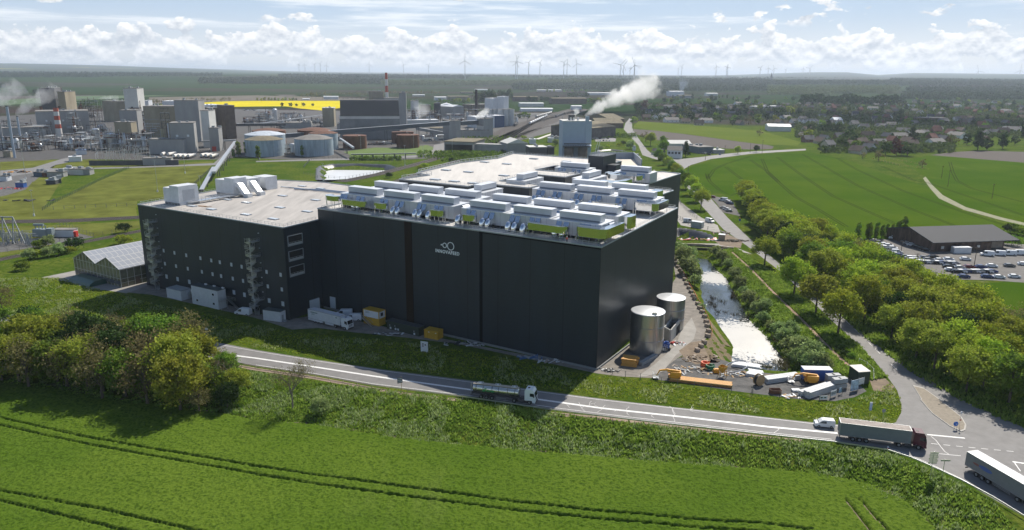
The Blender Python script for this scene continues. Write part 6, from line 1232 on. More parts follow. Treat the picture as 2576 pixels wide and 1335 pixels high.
def poisson(poly, dmin, n, seed=1, z=0.):
    P_ = [at(*p, z) for p in poly]; r = random.Random(seed); x0, x1 = min(p.x for p in P_), max(p.x for p in P_); y0, y1 = min(p.y for p in P_), max(p.y for p in P_); out = []; pl = [(p.x, p.y) for p in P_]
    for _ in range(n):
        x, y = r.uniform(x0, x1), r.uniform(y0, y1)
        if not inpoly(np.array([x]), np.array([y]), pl)[0]: continue
        if all((x-a)**2+(y-b)**2 > dmin*dmin for a, b in out): out.append((x, y))
    return out
def rank_label(objs, fmt, what):               # objs: [(obj, px x, px y)] -> rows by depth, then left to right
    objs = sorted(objs, key=lambda o: -o[2]); nrow = max(1, round(len(objs)**.5/1.3)); per = math.ceil(len(objs)/nrow)
    for i in range(nrow):
        row = sorted(objs[i*per:(i+1)*per], key=lambda o: o[1])
        for j, (o, _, _) in enumerate(row): o['label'] = fmt.format(n=ordw(j), row=ordw(i), what=what(o))
KIND = {}
def desc(o):
    m = o.data.materials[0].name if o.type == 'MESH' else next(c.data.materials[0].name for c in o.children if c.type == 'MESH' and c.name.startswith('crown'))
    return {'leaf_lime': 'lime green', 'leaf_mid': 'mid green', 'leaf_dark': 'dark green', 'leaf_olive': 'olive yellow', 'leaf_brown': 'brownish budding', 'leaf_willow': 'grey green', 'leaf_copper': 'copper red', 'leaf_far': 'dull green'}[m]
# wood along the right-hand road
WOODP = [(1872, 508), (1908, 580), (1958, 628), (2006, 668), (2062, 722), (2120, 768), (2185, 818), (2250, 868), (2330, 930), (2440, 995), (2530, 1030), (2640, 1060), (2660, 960), (2560, 895), (2500, 850), (2400, 795), (2290, 745), (2200, 700), (2100, 645), (1985, 590), (1900, 535), (1876, 500)]
L = []
for x, y in poisson(WOODP, 5.9, 4200, 4):
    k = random.random(); pr = LIME if k < .72 else (MIDT if k < .93 else BROWN); s = random.uniform(.8, 1.12)*(1 if y < 300 else .95); o = put(pr, x, y, s, 0, group='trees in the wood along the right-hand road'); q = px((x, y, 0)); L.append((o, *q))
bpy.context.view_layer.update()
rank_label(L, '{what} tree in the roadside wood, {n} from left in row {row}', desc); print('wood', len(L))
def single(protos, D, s, lab, group=None, cat='tree', z=None):
    p = at(*D); 
    o = put(protos, p.x, p.y, s, terr(p.x, p.y) if z is None else z, lab, group, cat); return o
for i, (D, s) in enumerate([((1923, 667), .95), ((1997, 742), .95), ((2052, 790), 1.05), ((2107, 843), 1.05)]): single([LIME[(0, 4, 2, 0)[i]]], D, s, 'free standing lime green tree left of the right-hand road, %s from the back' % ordw(i), 'trees left of the right-hand road')
for i, (D, s) in enumerate([((1763, 528), .9), ((1750, 508), .85), ((1738, 491), .85), ((1725, 476), .85), ((1712, 462), .85), ((1700, 449), .8), ((1690, 437), .8), ((1680, 426), .8), ((1668, 416), .8), ((1655, 404), .8)]): single([LIME[i % 2], MIDT[0]], D, s, 'rounded tree in the row beside the factory lane, %s from the near end' % ordw(i), 'row of trees beside the factory lane')
single(BROWN, (2552, 890), 1.15, 'wide budding tree standing over the bright field at the right edge'); single(MIDT, (1668, 388), 1.1, 'big bushy tree in front of the white house', None); single(LIME, (1636, 368), 1., 'rounded lime green tree by the bend in the village road'); single(MIDT, (1668, 366), .9, 'leafy tree behind the rounded one at the bend'); single(CONE, (1724, 396), 1.15, 'tall dark conifer beside the white house')
single(LIME, (1856, 388), .55, 'round bush-like tree on the verge of the side road, left one'); single(MIDT, (1902, 384), .6, 'round bush-like tree on the verge of the side road, right one'); single([WILL[0]], (1586, 376), 2., 'pale green willow clump behind the blue tower'); single([WILL[1]], (1508, 382), 1.5, 'willow clump right of the blue tower'); single([WILL[2]], (1398, 368), 1.6, 'willow clump left of the blue tower')
# willows on the pond banks
WL = []
for i, D in enumerate([(1800, 640), (1816, 655), (1832, 668), (1849, 690), (1862, 712), (1874, 735), (1886, 757), (1902, 778), (1920, 798), (1940, 816), (1960, 832), (1976, 852), (1986, 872), (1998, 893), (2012, 910), (2032, 922), (2052, 930), (2070, 936), (2015, 885), (2040, 905), (1990, 840), (1925, 780)]):
    single(WILL, D, random.uniform(.75, 1.15), 'grey green willow shrub on the right bank of the pond, %s from the far end' % ordw(i), 'willow shrubs on the right pond bank', 'shrub')
for i, D in enumerate([(1707, 632), (1718, 645), (1732, 655), (1716, 662), (1738, 672), (1752, 690), (1728, 690), (1748, 712), (1765, 775)]): single(WILL, D, random.uniform(.9, 1.4) if i < 8 else .5, 'grey green willow shrub on the left bank of the pond, %s from the far end' % ordw(i), 'willow shrubs on the left pond bank', 'shrub')
for i, D in enumerate([z34(720, 640), z34(770, 700), z34(830, 720)]): single(BUSH, D, .6, 'thin sapling between the footpath and the road, %s from the back' % ordw(i), 'saplings by the footpath', 'shrub')
# thicket at the lower left
L = []
for x, y in poisson([(-120, 835), (100, 855), (300, 880), (455, 908), (540, 930), (600, 950), (610, 985), (560, 1020), (430, 1010), (300, 990), (150, 965), (-120, 935)], 4.6, 1500, 8):
    q = px((x, y, 0)); k = random.random(); pr = MIDT if k < .62 else (BROWN if k < .85 else LIME[2:4]); s = random.uniform(.85, 1.05)*((1.15 if q[1] > 905 else .95) if q[0] < 480 else .66); L.append((put(pr, x, y, s, terr(x, y)-.3, group='trees in the roadside thicket'), *q))
for k, p in ((0, (455, 930)),): L.append((put([MIDT[0]], *at(*p)[:2], .85, -.2, group='trees in the roadside thicket'), *p))
bpy.context.view_layer.update(); rank_label(L, '{what} tree of the lower left thicket, {n} from left, row {row}', desc); print('thicket', len(L))
single([BARE[0]], (735, 1012), 1.15, 'bare branching tree on the bank in front of the road'); single([BARE[1]], (578, 985), .95, 'bare twiggy tree at the right end of the thicket'); single([BROWN[0]], (8, 790), .8, 'budding tree at the left edge above the thicket'); single([WILL[0]], (805, 1022), .9, 'pale bush at the foot of the bare tree', None, 'shrub')
for i, p in enumerate([z03(760, 800), z03(640, 850), z03(590, 860), z03(485, 880), z03(380, 890), z03(300, 905), z03(235, 1010), z03(1240, 635), z03(400, 790), z03(490, 775), z03(1240, 750), z03(700, 840)]): single(BUSH+WILL[:1], p, random.uniform(.8, 1.5), 'bush along the single railway track, %s of the row from the factory' % ordw(i), 'bushes along the railway', 'shrub')
for i, (p, s) in enumerate([(z02(2405, 1085), .95), (z02(2485, 1070), .85), (z12(25, 1110), .75), (z12(465, 1078), .6), (z02(2350, 1090), .55)]): single(COL, p, s, 'slender poplar beside the pale blue tanks, %s from the near left' % ordw(i), 'poplars by the tanks')
for i, p in enumerate([z12(1650, 1200), z12(1700, 1190), z12(2180, 1055), z12(2250, 985), z12(2480, 1040), z12(2100, 1085), z12(1340, 1290), z22(120, 900), z22(450, 950), z22(500, 945), z22(1080, 970), z22(1120, 960), z22(960, 985), z12(1965, 1130)]): single(BUSH, p, random.uniform(.9, 1.7), 'bush beside the railway cutting behind the factory, %s from the left basin' % ordw(i), 'bushes behind the factory', 'shrub')
hd = z22.at(850, 985); 
L = []
for x, y in poisson([z33(880, 690), z33(1400, 640), z33(1390, 660), z33(1100, 700), z33(900, 730)], 3.0, 700, 5): L.append((put(COL+WILL[:1], x, y, random.uniform(.35, .5) if random.random() < .6 else .5, 0, group='hedge trees behind the car park'), *px((x, y, 0))))
bpy.context.view_layer.update(); rank_label(L, '{what} hedge tree left of the barn, {n} from the left, {row} row', desc)
for i, p in enumerate([z33(2440, 640), z33(2500, 650), z33(2560, 660), z33(2450, 760)]): single(BUSH, p, 1.5, 'dark bush at the right end of the barn, %s from the left' % ordw(i), 'bushes by the barn', 'shrub')
# rough grass and undergrowth: uncountable
def tufts(name, lab, n, regf, hmin, hmax, m, seed, blades=3, w=.12, lean=.35):
    r = np.random.default_rng(seed); X, Y, Zt = regf(r, n); n = len(X); V = []; 
    for b in range(blades):
        a = r.uniform(0, 6.28, n); hh = r.uniform(hmin, hmax, n); dx, dy = np.cos(a), np.sin(a); lx, ly = r.normal(size=n)*lean*hh, r.normal(size=n)*lean*hh; ww = w*r.uniform(.7, 1.5, n)
        ox, oy = r.normal(size=n)*.15, r.normal(size=n)*.15
        V.append(np.stack([np.stack([X+ox-dx*ww, Y+oy-dy*ww, Zt-.05], 1), np.stack([X+ox+dx*ww, Y+oy+dy*ww, Zt-.05], 1), np.stack([X+ox+lx+dx*ww*.3, Y+oy+ly+dy*ww*.3, Zt+hh], 1), np.stack([X+ox+lx-dx*ww*.3, Y+oy+ly-dy*ww*.3, Zt+hh*.9], 1)], 1))
    v = np.concatenate(V).reshape(-1, 3); o = rawmesh(name, v, np.arange(len(v)).reshape(-1, 4), m); return tag(o, lab, 'grass', None, 'stuff')
PATH = [z23.at(2210, 830), z23.at(2400, 1000), z34.at(0, 0), z34.at(110, 110), z34.at(350, 340), z34.at(640, 640), z34.at(810, 790)]
def region(poly, zref=0, patch=None, zo=0.):
    P_ = [at(*p, zref) for p in poly]
    def f(r, n):
        X = r.uniform(min(p.x for p in P_), max(p.x for p in P_), n); Y = r.uniform(min(p.y for p in P_), max(p.y for p in P_), n); k = inpoly(X, Y, P_)
        if patch: k &= vnoise(X, Y, patch[0], 21)+.35*vnoise(X, Y, patch[0]*.3, 22) > patch[1]
        k &= segdist(X, Y, PATH, False) > .9; X, Y = X[k], Y[k]; return X, Y, height(X, Y)+zo
    return f
GR1 = leafmat('grass_blade', (.23, .30, .022), (.34, .37, .045), .5, 0); GR2 = leafmat('grass_pale', (.34, .39, .14), (.44, .47, .22), .45, 0); GR3 = leafmat('undergrowth_leaf', (.19, .26, .03), (.34, .40, .07), .5, 0)
SLP = [(560, 935), (700, 955), (900, 985), (1164, 1018), (1398, 1052), (1700, 1088), (1932, 1114), (2092, 1131), (2232, 1152), (2345, 1197), (2420, 1236), (2500, 1285), (2560, 1345), (2400, 1345), (2330, 1290), (2180, 1215), (2060, 1190), (1900, 1177), (1600, 1152), (1300, 1127), (1000, 1096), (780, 1060), (640, 1050), (560, 1035)]
tufts('verge_grass', 'rough grass and weeds on the bank between road and wheat field', 60000, region(SLP, -1.0), .25, .6, GR3, 1, 3, .15); tufts('verge_grass', 'pale seeding grass scattered over the bank', 60000, region(SLP, -1.0, (5., .72)), .4, .8, GR2, 2, 2, .12)
VG = [(400, 770), (520, 790), (650, 822), (735, 838), (900, 850), (1150, 880), (1280, 905), (1500, 948), (1640, 962), (1850, 993), (2000, 1010), (2110, 1014), (2180, 1000), (2240, 965), (2262, 1000), (2266, 1040), (2250, 1056), (2217, 1070), (2039, 1056), (1685, 1018), (1353, 977), (1181, 952), (961, 925), (804, 900), (644, 875), (520, 850), (300, 815), (0, 790), (0, 700), (150, 700)]
tufts('meadow_grass', 'long grass of the meadow between the factory and the road', 80000, region(VG), .15, .4, GR1, 3, 3, .15); tufts('meadow_grass', 'pale tufts in the meadow beside the road', 70000, region(VG, 0, (6., .8)), .3, .75, GR2, 4, 2, .14)
tufts('bank_grass', 'rough grass on the pond bank and along the footpath', 34000, region([(1780, 640), (1850, 625), (1900, 660), (1960, 700), (2060, 790), (2160, 870), (2230, 950), (2180, 960), (2090, 935), (2000, 915), (1890, 790), (1830, 690)]), .35, .9, GR3, 5, 3, .18)
tufts('bank_grass', 'rough grass under the roadside wood and along its verge', 26000, region([(1880, 560), (2000, 668), (2160, 838), (2300, 945), (2440, 1022), (2576, 1080), (2650, 1080), (2600, 900), (2400, 780), (2100, 640)]), .4, 1., GR3, 6, 3, .2)
def bushes(name, lab, n, regf, R, m, seed, leaf=.2, per=34):
    r = np.random.default_rng(seed); X, Y, Zt = regf(r, n); k = len(X); s = r.uniform(.6, 1.4, k)*R; C_ = np.stack([X, Y, Zt+s*.25], 1)
    d = r.normal(size=(k, per, 3)); d /= np.linalg.norm(d, axis=2)[:, :, None]; d *= r.uniform(.5, 1, (k, per, 1)); d[:, :, 2] = np.abs(d[:, :, 2])*.8
    v, q = quads((C_[:, None]+d*s[:, None, None]).reshape(-1, 3), leaf, r); o = rawmesh(name, v, q, m); return tag(o, lab, 'undergrowth', None, 'stuff')
bushes('undergrowth', 'tangled low scrub covering the bank below the guardrail', 800, region(SLP, -1.3, (7., .78)), .75, GR3, 7); bushes('undergrowth', 'low scrub at the foot of the lower left thicket', 900, region([(0, 900), (600, 960), (640, 1045), (560, 1040), (300, 1005), (0, 955)], -1.5), 1.1, L_MID, 8, .22)
bushes('undergrowth', 'brambles between pond and footpath', 500, region([(1810, 640), (1900, 665), (2100, 850), (2130, 925), (2060, 935), (1990, 900), (1900, 790)], 0, (6., .6)), 1.0, L_MID, 9); bushes('undergrowth', 'shrubby floor of the roadside wood', 900, region(WOODP), 1.2, L_MID, 10, .3)
# ================================================================ INDUSTRY
IG = C('ind_grey', (.31, .31, .30), .85, var=.14, vscale=.12, streak=(1, 1, .3)); IL = C('ind_light', (.56, .56, .53), .8, var=.1, vscale=.12); IB_ = C('ind_beige', (.30, .26, .18), .85, var=.2, vscale=.12, streak=(1, 1, .3)); IW = C('ind_white', (.62, .64, .66), .6, var=.08, vscale=.2)
ID = C('ind_dark', (.07, .07, .072), .8, var=.25, vscale=.2); IBR = C('ind_brown', (.13, .095, .07), .85, var=.3, vscale=.2); RF = C('felt_roof', (.19, .18, .165), .9, var=.3, vscale=.15); ASB = C('moss_roof', (.17, .145, .09), .95, var=.35, vscale=.3); RUST = C('rust', (.13, .055, .03), .9, var=.45, vscale=.35, streak=(1, 1, .2)); SLATE = C('slate', (.028, .032, .036), .7)
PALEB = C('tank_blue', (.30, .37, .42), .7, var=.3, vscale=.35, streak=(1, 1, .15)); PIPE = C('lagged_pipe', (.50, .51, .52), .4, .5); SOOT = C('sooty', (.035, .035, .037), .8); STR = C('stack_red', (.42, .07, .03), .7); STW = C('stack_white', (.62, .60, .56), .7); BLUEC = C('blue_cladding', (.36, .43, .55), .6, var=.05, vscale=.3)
def ib(lab, z, xl, yl, xr, yr, yt, depth, m, roof=None, cat='building', name='plant_building', base=0., win=0, group=None, gable=0, door=None, seed=0):
    a0, rot, w, h = frame(z(xl, yl), z(xr, yr), z(xl, yt)[1]); t = thing(name, lab, cat, a0, rot, group); a = MB(); roof = roof or RF
    a.box(0, w, 0, depth, base*h, h); a.build('wall', m, t); a = MB()
    if gable: a.yprism([(-.6, h), (w/2, h+gable), (w+.6, h)], -.5, depth+.5) if gable > 0 and w < depth else a.xprism([(-.6, h), (depth/2, h+abs(gable)), (depth+.6, h)], -.5, w+.5)
    else: a.box(-.3, w+.3, -.3, depth+.3, h, h+.5); 
    a.build('roof', roof, t)
    if not gable: a = MB(); r_ = random.Random(int(xl)+seed); [a.box(x, x+r_.uniform(1, 3), y, y+r_.uniform(1, 3), h+.5, h+r_.uniform(1.2, 2.6)) for x, y in [(r_.uniform(.1, .75)*w, r_.uniform(.1, .7)*depth) for _ in range(3)]]; x = a.build('roof_plant', GREYP, t); x['kind'] = 'stuff'
    if base: a = MB(); [a.box(x-.3, x+.3, y-.3, y+.3, 0, base*h) for x in (.5, w/2, w-.5) for y in (.5, depth-.5)]; a.build('leg', ID, t)
    for k in range(win): a = MB(); f = (k+.6)/(win+.2); a.box(w*f-1, w*f+1, -.08, 0, h*.55, h*.55+2); a.build('window', IW if m is IG else ID, t)
    if door: a = MB(); a.box(w*door-2, w*door+2, -.1, 0, 0, 4.5); a.build('door', RED if door < .5 else ID, t)
    return t, w, h
ib('dark concrete tower behind the steam at the far left', z02, 450, 790, 600, 790, 385, 22, ID); ib('beige concrete tower right of the steaming one', z02, 628, 800, 700, 800, 425, 30, IB_)
ib('wide grey boiler house behind the orange banded chimney', z02, 385, 850, 915, 835, 625, 38, IG, win=3, seed=1); ib('long low grey building behind the twin slender stacks', z02, -60, 890, 460, 870, 795, 20, IG); ib('beige tank house with rusty streaks', z02, 1050, 720, 1300, 720, 520, 24, IB_)
ib('tall pale grey tower with dark slot, highest of the left plant', z02, 1290, 830, 1425, 830, 390, 22, IL, win=1); ib('pale block attached below the tall grey tower', z02, 1225, 850, 1400, 850, 612, 16, IG); ib('brown box raised on steel legs among the pipework', z02, 1180, 1000, 1345, 1000, 732, 14, IB_, base=.6)
ib('long beige production hall behind the pipe towers', z02, 1475, 900, 1800, 900, 572, 30, IB_); ib('huge dark grey stepped block with white side wall', z02, 1790, 930, 2030, 930, 512, 22, IG); ib('grey block with two small white windows', z02, 1735, 1045, 1975, 1040, 742, 22, IG, win=2)
ib('low long grey hall with dark plinth before the tank trailers', z02, 1508, 1050, 1855, 1050, 905, 15, IG); ib('pale ribbed tower right of the stepped block', z02, 2050, 985, 2130, 985, 615, 22, IL); ib('brown gabled works building with small black window', z02, 2125, 890, 2275, 885, 590, 26, IBR, win=1)
ib('brown tower with white striped side', z02, 2290, 900, 2385, 895, 565, 22, IBR); ib('small grey annex with red door', z02, 2120, 1022, 2215, 1022, 790, 12, IG, door=.4); ib('white hall seen behind the grey blocks', z02, 1650, 700, 1790, 700, 520, 30, IW, IW); ib('white hall left of the rapeseed field', z02, 2065, 660, 2235, 655, 560, 40, IW, IW)
ib('small white hall beside the tall pale tower', z02, 1462, 690, 1510, 690, 515, 20, IW, IW); ib('low grey garage behind the dark compound wall', z02, 1440, 1165, 1725, 1160, 1098, 9, IG, RF); ib('white flat container building by the yard road', z02, 695, 1130, 822, 1125, 1085, 8, IW, IW)
ib('blue roofed shed behind the white tanker lorry', z02, 775, 1060, 875, 1055, 1015, 6, IW, C('blue_roof', (.2, .27, .42), .5)); ib('little tan pump house under the left stack', z02, 35, 1085, 110, 1085, 1025, 8, IB_)
t = thing('compound_wall', 'long dark wall in front of the switchyard', 'wall', z02.at(900, 1165)); p0, p1 = z02.at(900, 1165), z02.at(1800, 1160); a = MB(); a.bar((0, 0, 2), p1-p0+Vector((0, 0, 2)), .4, 4); a.build('wall', ID, t)
# huts in the storage yard
for i, (x0, y0, x1, y1, yt, d, m, lab) in enumerate([(340, 1275, 425, 1280, 1235, 6, C('blue_hut', (.05, .09, .14), .6), 'blue grey container at the left of the hut group'), (425, 1280, 470, 1280, 1240, 6, RUST, 'rust red container in the hut group'), (475, 1282, 640, 1282, 1235, 6, IG, 'long grey hut with open front'), (640, 1255, 715, 1255, 1200, 9, IW, 'white roofed hut behind the grey one'), (700, 1260, 840, 1262, 1205, 9, IL, 'long shed with pinkish flat roof'), (840, 1262, 905, 1262, 1210, 7, IG, 'ribbed grey container at the right of the hut group'), (0, 1325, 70, 1325, 1275, 6, IW, 'white container at the left edge of the storage yard')]):
    ib(lab, z02, x0, y0, x1, y1, yt, d, m, IW if i in (3,) else RF, 'container', 'yard_hut')
ib('blue skip container in the storage yard', z03, 158, 182, 238, 182, 135, 4, BLUE, GREYP, 'container', 'yard_hut'); ib('black container in the grass, left of the pair', z03, 465, 148, 560, 148, 110, 4, ID, GREYP, 'container', 'yard_hut'); ib('black container in the grass, right of the pair', z03, 565, 140, 620, 136, 96, 4, ID, GREYP, 'container', 'yard_hut')
heap('scrap_heap', 'orange loader and scrap in the storage yard', 'debris', z02.at(200, 1235), 9, 3, 3, [ORNG, RUST, BLK], 30, 31, 1.6); heap('scrap_heap', 'red and grey scrap near the blue skip', 'debris', z03.at(110, 190), 9, 3, 2, [RED, GREYP], 30, 32, 1.6); heap('scrap_heap', 'line of dark sleepers lying on the grass', 'debris', z03.at(200, 312), 22, .8, .5, [BLK], 16, 33, 2.5)
# glasshouse with solar roof next to the low wing
g1, g2, g3 = z03.at(1225, 1185), z03.at(765, 1060), z03.at(1480, 1125)
ey = (g2-g1); W_ = ey.length; rot = math.atan2(-ey.y, -ey.x); t = thing('glasshouse', 'twin gabled glasshouse with solar panel roof at the left end of the factory', 'greenhouse', g2, rot); ghe = zabove(*z03(1225, 1185), z03(1195, 1010)[1]); Lg = 46.
GL = C('old_glass', (.16, .155, .10), .25, var=.5, vscale=.35, spec=.7); SOL = mat('solar_panel', (.13, .15, .18), .25, spec=.9)
ntm = SOL.node_tree; tb = nn(ntm, 'ShaderNodeTexCoord'); spx = nn(ntm, 'ShaderNodeSeparateXYZ'); ntm.links.new(tb.outputs['Object'], spx.inputs[0])
gl_ = mth(ntm, 'MAXIMUM', mrange(ntm, mth(ntm, 'PINGPONG', spx.outputs[1], 1.0), 0, .14, 1, 0), mrange(ntm, mth(ntm, 'PINGPONG', spx.outputs[0], 1.3), 0, .14, 1, 0)); bb = ntm.nodes['Principled BSDF']; ntm.links.new(mixc(ntm, gl_, (.30, .32, .35), (.58, .57, .54)), bb.inputs['Base Color'])
a = MB(); a.box(0, W_, 0, Lg, 0, ghe); a.yprism([(0, ghe), (W_/4, ghe+3.4), (W_/2, ghe)], 0, Lg); a.yprism([(W_/2, ghe), (W_*.75, ghe+3.4), (W_, ghe)], 0, Lg); a.build('wall', GL, t)
for k in range(2): a = MB(); x0 = k*W_/2; a.yprism([(x0-.1, ghe+.05), (x0+W_/4, ghe+3.5), (x0+W_/2, ghe+.05), (x0+W_/2, ghe+.2), (x0+W_/4, ghe+3.65), (x0-.1, ghe+.2)], -.3, Lg); a.build('solar_roof', SOL, t)
a = MB(); [a.box(k*W_/14-.06, k*W_/14+.06, -.08, .0, 0, ghe+3.4*(1-abs(((k/14*2) % 1)*2-1))) for k in range(15)]; [a.box(0, W_, -.07, -.01, z_, z_+.1) for z_ in (1.5, 3., ghe)]; [a.box(W_, W_+.08, y-.06, y+.06, 0, ghe) for y in np.arange(0, Lg, 2.6)]; [a.box(W_+.01, W_+.09, 0, Lg, z_, z_+.1) for z_ in (1.5, 3., ghe-.1)]; a.build('glazing_bar', C('white_bar', (.55, .54, .5), .6), t)
a = MB(); a.box(W_+.05, W_+.14, 5.5, 7, 0, 2.6); a.build('door', IBR, t); a = MB(); [a.box(W_*k/8+.3, W_*(k+1)/8-.3, -.12, -.08, .9, 2.2) for k in range(8)]; a.build('window_strip', C('dull_window', (.05, .06, .08), .4), t)
p = z03.at(900, 1130); a = MB(); [a.lathe(0, 0, [(0, 0)], 3) for _ in range(0)]; a.xprism([(-4, 0), (-3.4, 1.0), (-1.6, 1.8), (1.6, 1.8), (3.4, 1.0), (4, 0)], -7, 7); tag(a.build('covered_silage', C('green_tarp', (.035, .09, .07), .4), loc=p, rot=rot), 'dark green tarpaulin covered heap before the glasshouse', 'tarpaulin')
# ---- chimneys and stacks
def stack(lab, z, xb, yb, yt, wpx, bands, r2=.75, name='chimney', group=None):
    p = z.at(xb, yb); dep = (p-Vector((0, 0, HCAM))).dot(Vector(_f)); r = wpx*z.k/2*dep/FPX; h = zabove(*z(xb, yb), z(xb, yt)[1]); t = thing(name, lab, 'chimney', p, 0, group)
    n = len(bands)
    for k, m in enumerate(bands):
        a = MB(); f0, f1 = k/n, (k+1)/n; a.lathe(0, 0, [(r*(1-(1-r2)*f0), h*f0), (r*(1-(1-r2)*f1), h*f1)], 20); a.build('band' if n > 1 else 'shaft', m, t, smooth=True)
    a = MB(); a.lathe(0, 0, [(r*r2+.15, h-.6), (r*r2+.15, h), (r*r2*.7, h+.02)], 20); a.build('rim', SOOT, t); return t
stack('orange and white banded chimney of the left plant', z02, 600, 875, 580, 60, [STW, STW, STR, STW, STR, STW, STR], .75); stack('pale blue slender stack, the taller of the pair', z02, 150, 1090, 565, 24, [C('stack_blue', (.36, .42, .50), .5, .3)], 1., group='slender stacks'); stack('pale blue slender stack, the shorter of the pair', z02, 222, 995, 670, 20, [MATS['stack_blue']], .9)
stack('thin grey stack at the left edge of the photo', z02, 25, 900, 570, 16, [IG], .8); stack('tall red and white banded chimney behind the black roofed store', z12, 1322, 620, 232, 36, [STW, STR, STW, STR, STW, STR], .7); stack('dark brown brick chimney in the right half of the plant', z12, 2217, 690, 400, 30, [C('dark_brick', (.035, .02, .02), .9)], .8)
for i, (x, yb, yt) in enumerate(((443, 800, 568), (628, 800, 568), (832, 800, 570))): stack('stubby rusty stack on the boiler house, %s from the left' % ordw(i), z02, x, yb, yt, 26, [RUST], 1., group='rusty stacks')
# ---- tanks
def tank(lab, z, xc, yn, w, yt, m, roof, dome, g='storage tanks'): return silo(lab, xc, yn, w, yt, z, m, roof, 'storage_tank', dome, 'tank', g, bands=3 if m is PALEB else 0, n=32)
tank('pale blue tank half hidden at the back left, light domed roof', z12, 105, 1055, 400, 850, PALEB, C('pale_dome', (.45, .50, .55), .6, var=.25, vscale=.3), 3); tank('pale blue tank with dark band, nearest at the left', z12, 92, 1082, 380, 900, PALEB, ASB, 3)
tank('pale blue tank behind the right one, rusty dome', z12, 685, 1015, 290, 838, PALEB, RUST, 2.5); tank('pale blue tank with grey ribbed dome, nearest at the right', z12, 590, 1076, 388, 892, PALEB, RF, 3.5)
tank('low tank with rust brown dome at the back left', z12, 140, 960, 330, 812, RUST, RUST, 2.5); tank('low tank with rust brown dome at the back right', z12, 595, 960, 340, 806, RUST, RUST, 2.5); tank('rust red open tank left of the brick one', z12, 997, 1003, 238, 862, RUST, RUST, .4)
tank('rusty tank hidden behind the round brick one', z12, 1478, 945, 225, 828, RUST, RUST, .6); tank('dark red round tank on the grass bank', z12, 1530, 992, 230, 855, RUST, RUST, .4); tank('low round tank with sandy roof behind the conveyor', z12, 1830, 870, 165, 785, IG, ASB, .8); tank('cream storage tank before the grey block', z02, 1660, 900, 120, 790, C('cream_tank', (.42, .38, .24), .7), ASB, 1)
tank('bright steel vertical tank among pipework at the left', z02, 1130, 1005, 85, 850, SIL, GALV, 1); tank('bright steel vertical tank beside the cleaning towers', z02, 975, 905, 70, 800, SIL, GALV, 1); tank('tall pale steel vessel left of the banded towers', z12, 115, 730, 50, 640, SIL, GALV, 2); tank('grey steel vessel by the conveyor head', z12, 195, 740, 50, 605, PIPE, GALV, 2)
tank('white domed tank in the steaming plant', z12, 1765, 700, 90, 680, IW, IW, 4)
# ---- warehouse with black mansard roof
a0, rot, w, h = frame(z12(850, 905), z12(1450, 900), z12(850, 670)[1]); t = thing('raw_store', 'great store with steep black roof between the two banded chimneys', 'warehouse', a0, rot); hr = zabove(*z12(850, 905), z12(850, 520)[1])*1.02
a = MB(); a.box(0, w, 0, 45, 0, h); a.build('wall', C('store_wall', (.20, .21, .21), .85, var=.2, vscale=.1), t); a = MB(); a.xprism([(-.5, h), (14, hr), (31, hr), (45.5, h)], 1, w); a.build('roof', SLATE, t); a = MB(); a.box(-.1, w, -.3, 0, h-3, h); a.build('eaves_band', IL, t)
ib('grey concrete lift tower at the right end of the black roofed store', z12, 1448, 800, 1518, 800, 436, 16, IG); ib('beige block left of the black roofed store', z12, 675, 775, 790, 775, 588, 22, IB_, IL); ib('low long grey hall with ridged roof before the beige block', z12, 278, 792, 560, 790, 738, 30, IG, RF)
ib('beige hall in front of the red and white chimney', z12, 1140, 640, 1290, 640, 420, 22, IB_); ib('wide grey hall behind the store roof', z12, 1185, 640, 1450, 640, 488, 24, IG); ib('small grey pump house at the store left corner', z12, 818, 820, 855, 820, 752, 10, IG)
# conveyor complex
def gantry(lab, p0, p1, h0, h1, w=3., hh=3., m=None, legs=4, cat='conveyor', name='conveyor_gallery'):
    t = thing(name, lab, cat, p0); a = MB(); o = Vector((0, 0, 0)); q0, q1 = Vector((0, 0, h0)), p1-p0+Vector((0, 0, h1)); a.bar(q0, q1, w, hh); a.build('gallery', m or C('gallery_blue', (.07, .085, .10), .6), t); a = MB(); a.bar(q0+Vector((0, 0, hh*.55)), q1+Vector((0, 0, hh*.55)), w+.3, .2); a.build('roof', PIPE, t); a = MB()
    for k in range(1, legs): q = q0.lerp(q1, k/legs); a.bar((q.x-w/3, q.y, 0), (q.x-w/4, q.y, q.z), .5); a.bar((q.x+w/3, q.y, 0), (q.x+w/4, q.y, q.z), .5)
    a.build('support', ID, t); return t
def hgt(z, x, y, yt): return zabove(*z(x, y), z(x, yt)[1])
P0, P1 = z12.at(300, 960), z12.at(1945, 930); gantry('long dark conveyor gallery sloping up past the black roofed store', P0, P1, hgt(z12, 300, 960, 868), hgt(z12, 1945, 930, 742), 4, 4, None, 5); gantry('short bridge gallery between the two grey transfer towers', z12.at(2065, 880), z12.at(2290, 870), hgt(z12, 2065, 880, 742), hgt(z12, 2290, 870, 728), 4, 4.5, None, 1)
gantry('lattice conveyor running down behind the rust tanks', z12.at(1610, 890), z12.at(1945, 890), hgt(z12, 1610, 890, 795), hgt(z12, 1945, 890, 850), 3, 3, IG, 3); gantry('white pipe bridge crossing behind the pale blue tanks', z12.at(0, 830), z12.at(680, 740), 10, 12, 1.5, 1., PIPE, 5); gantry('thin conveyor above the round brick tank', z12.at(850, 1010), z12.at(985, 1090), hgt(z12, 850, 1010, 895), 9, 1.6, 1.4, PIPE, 2)
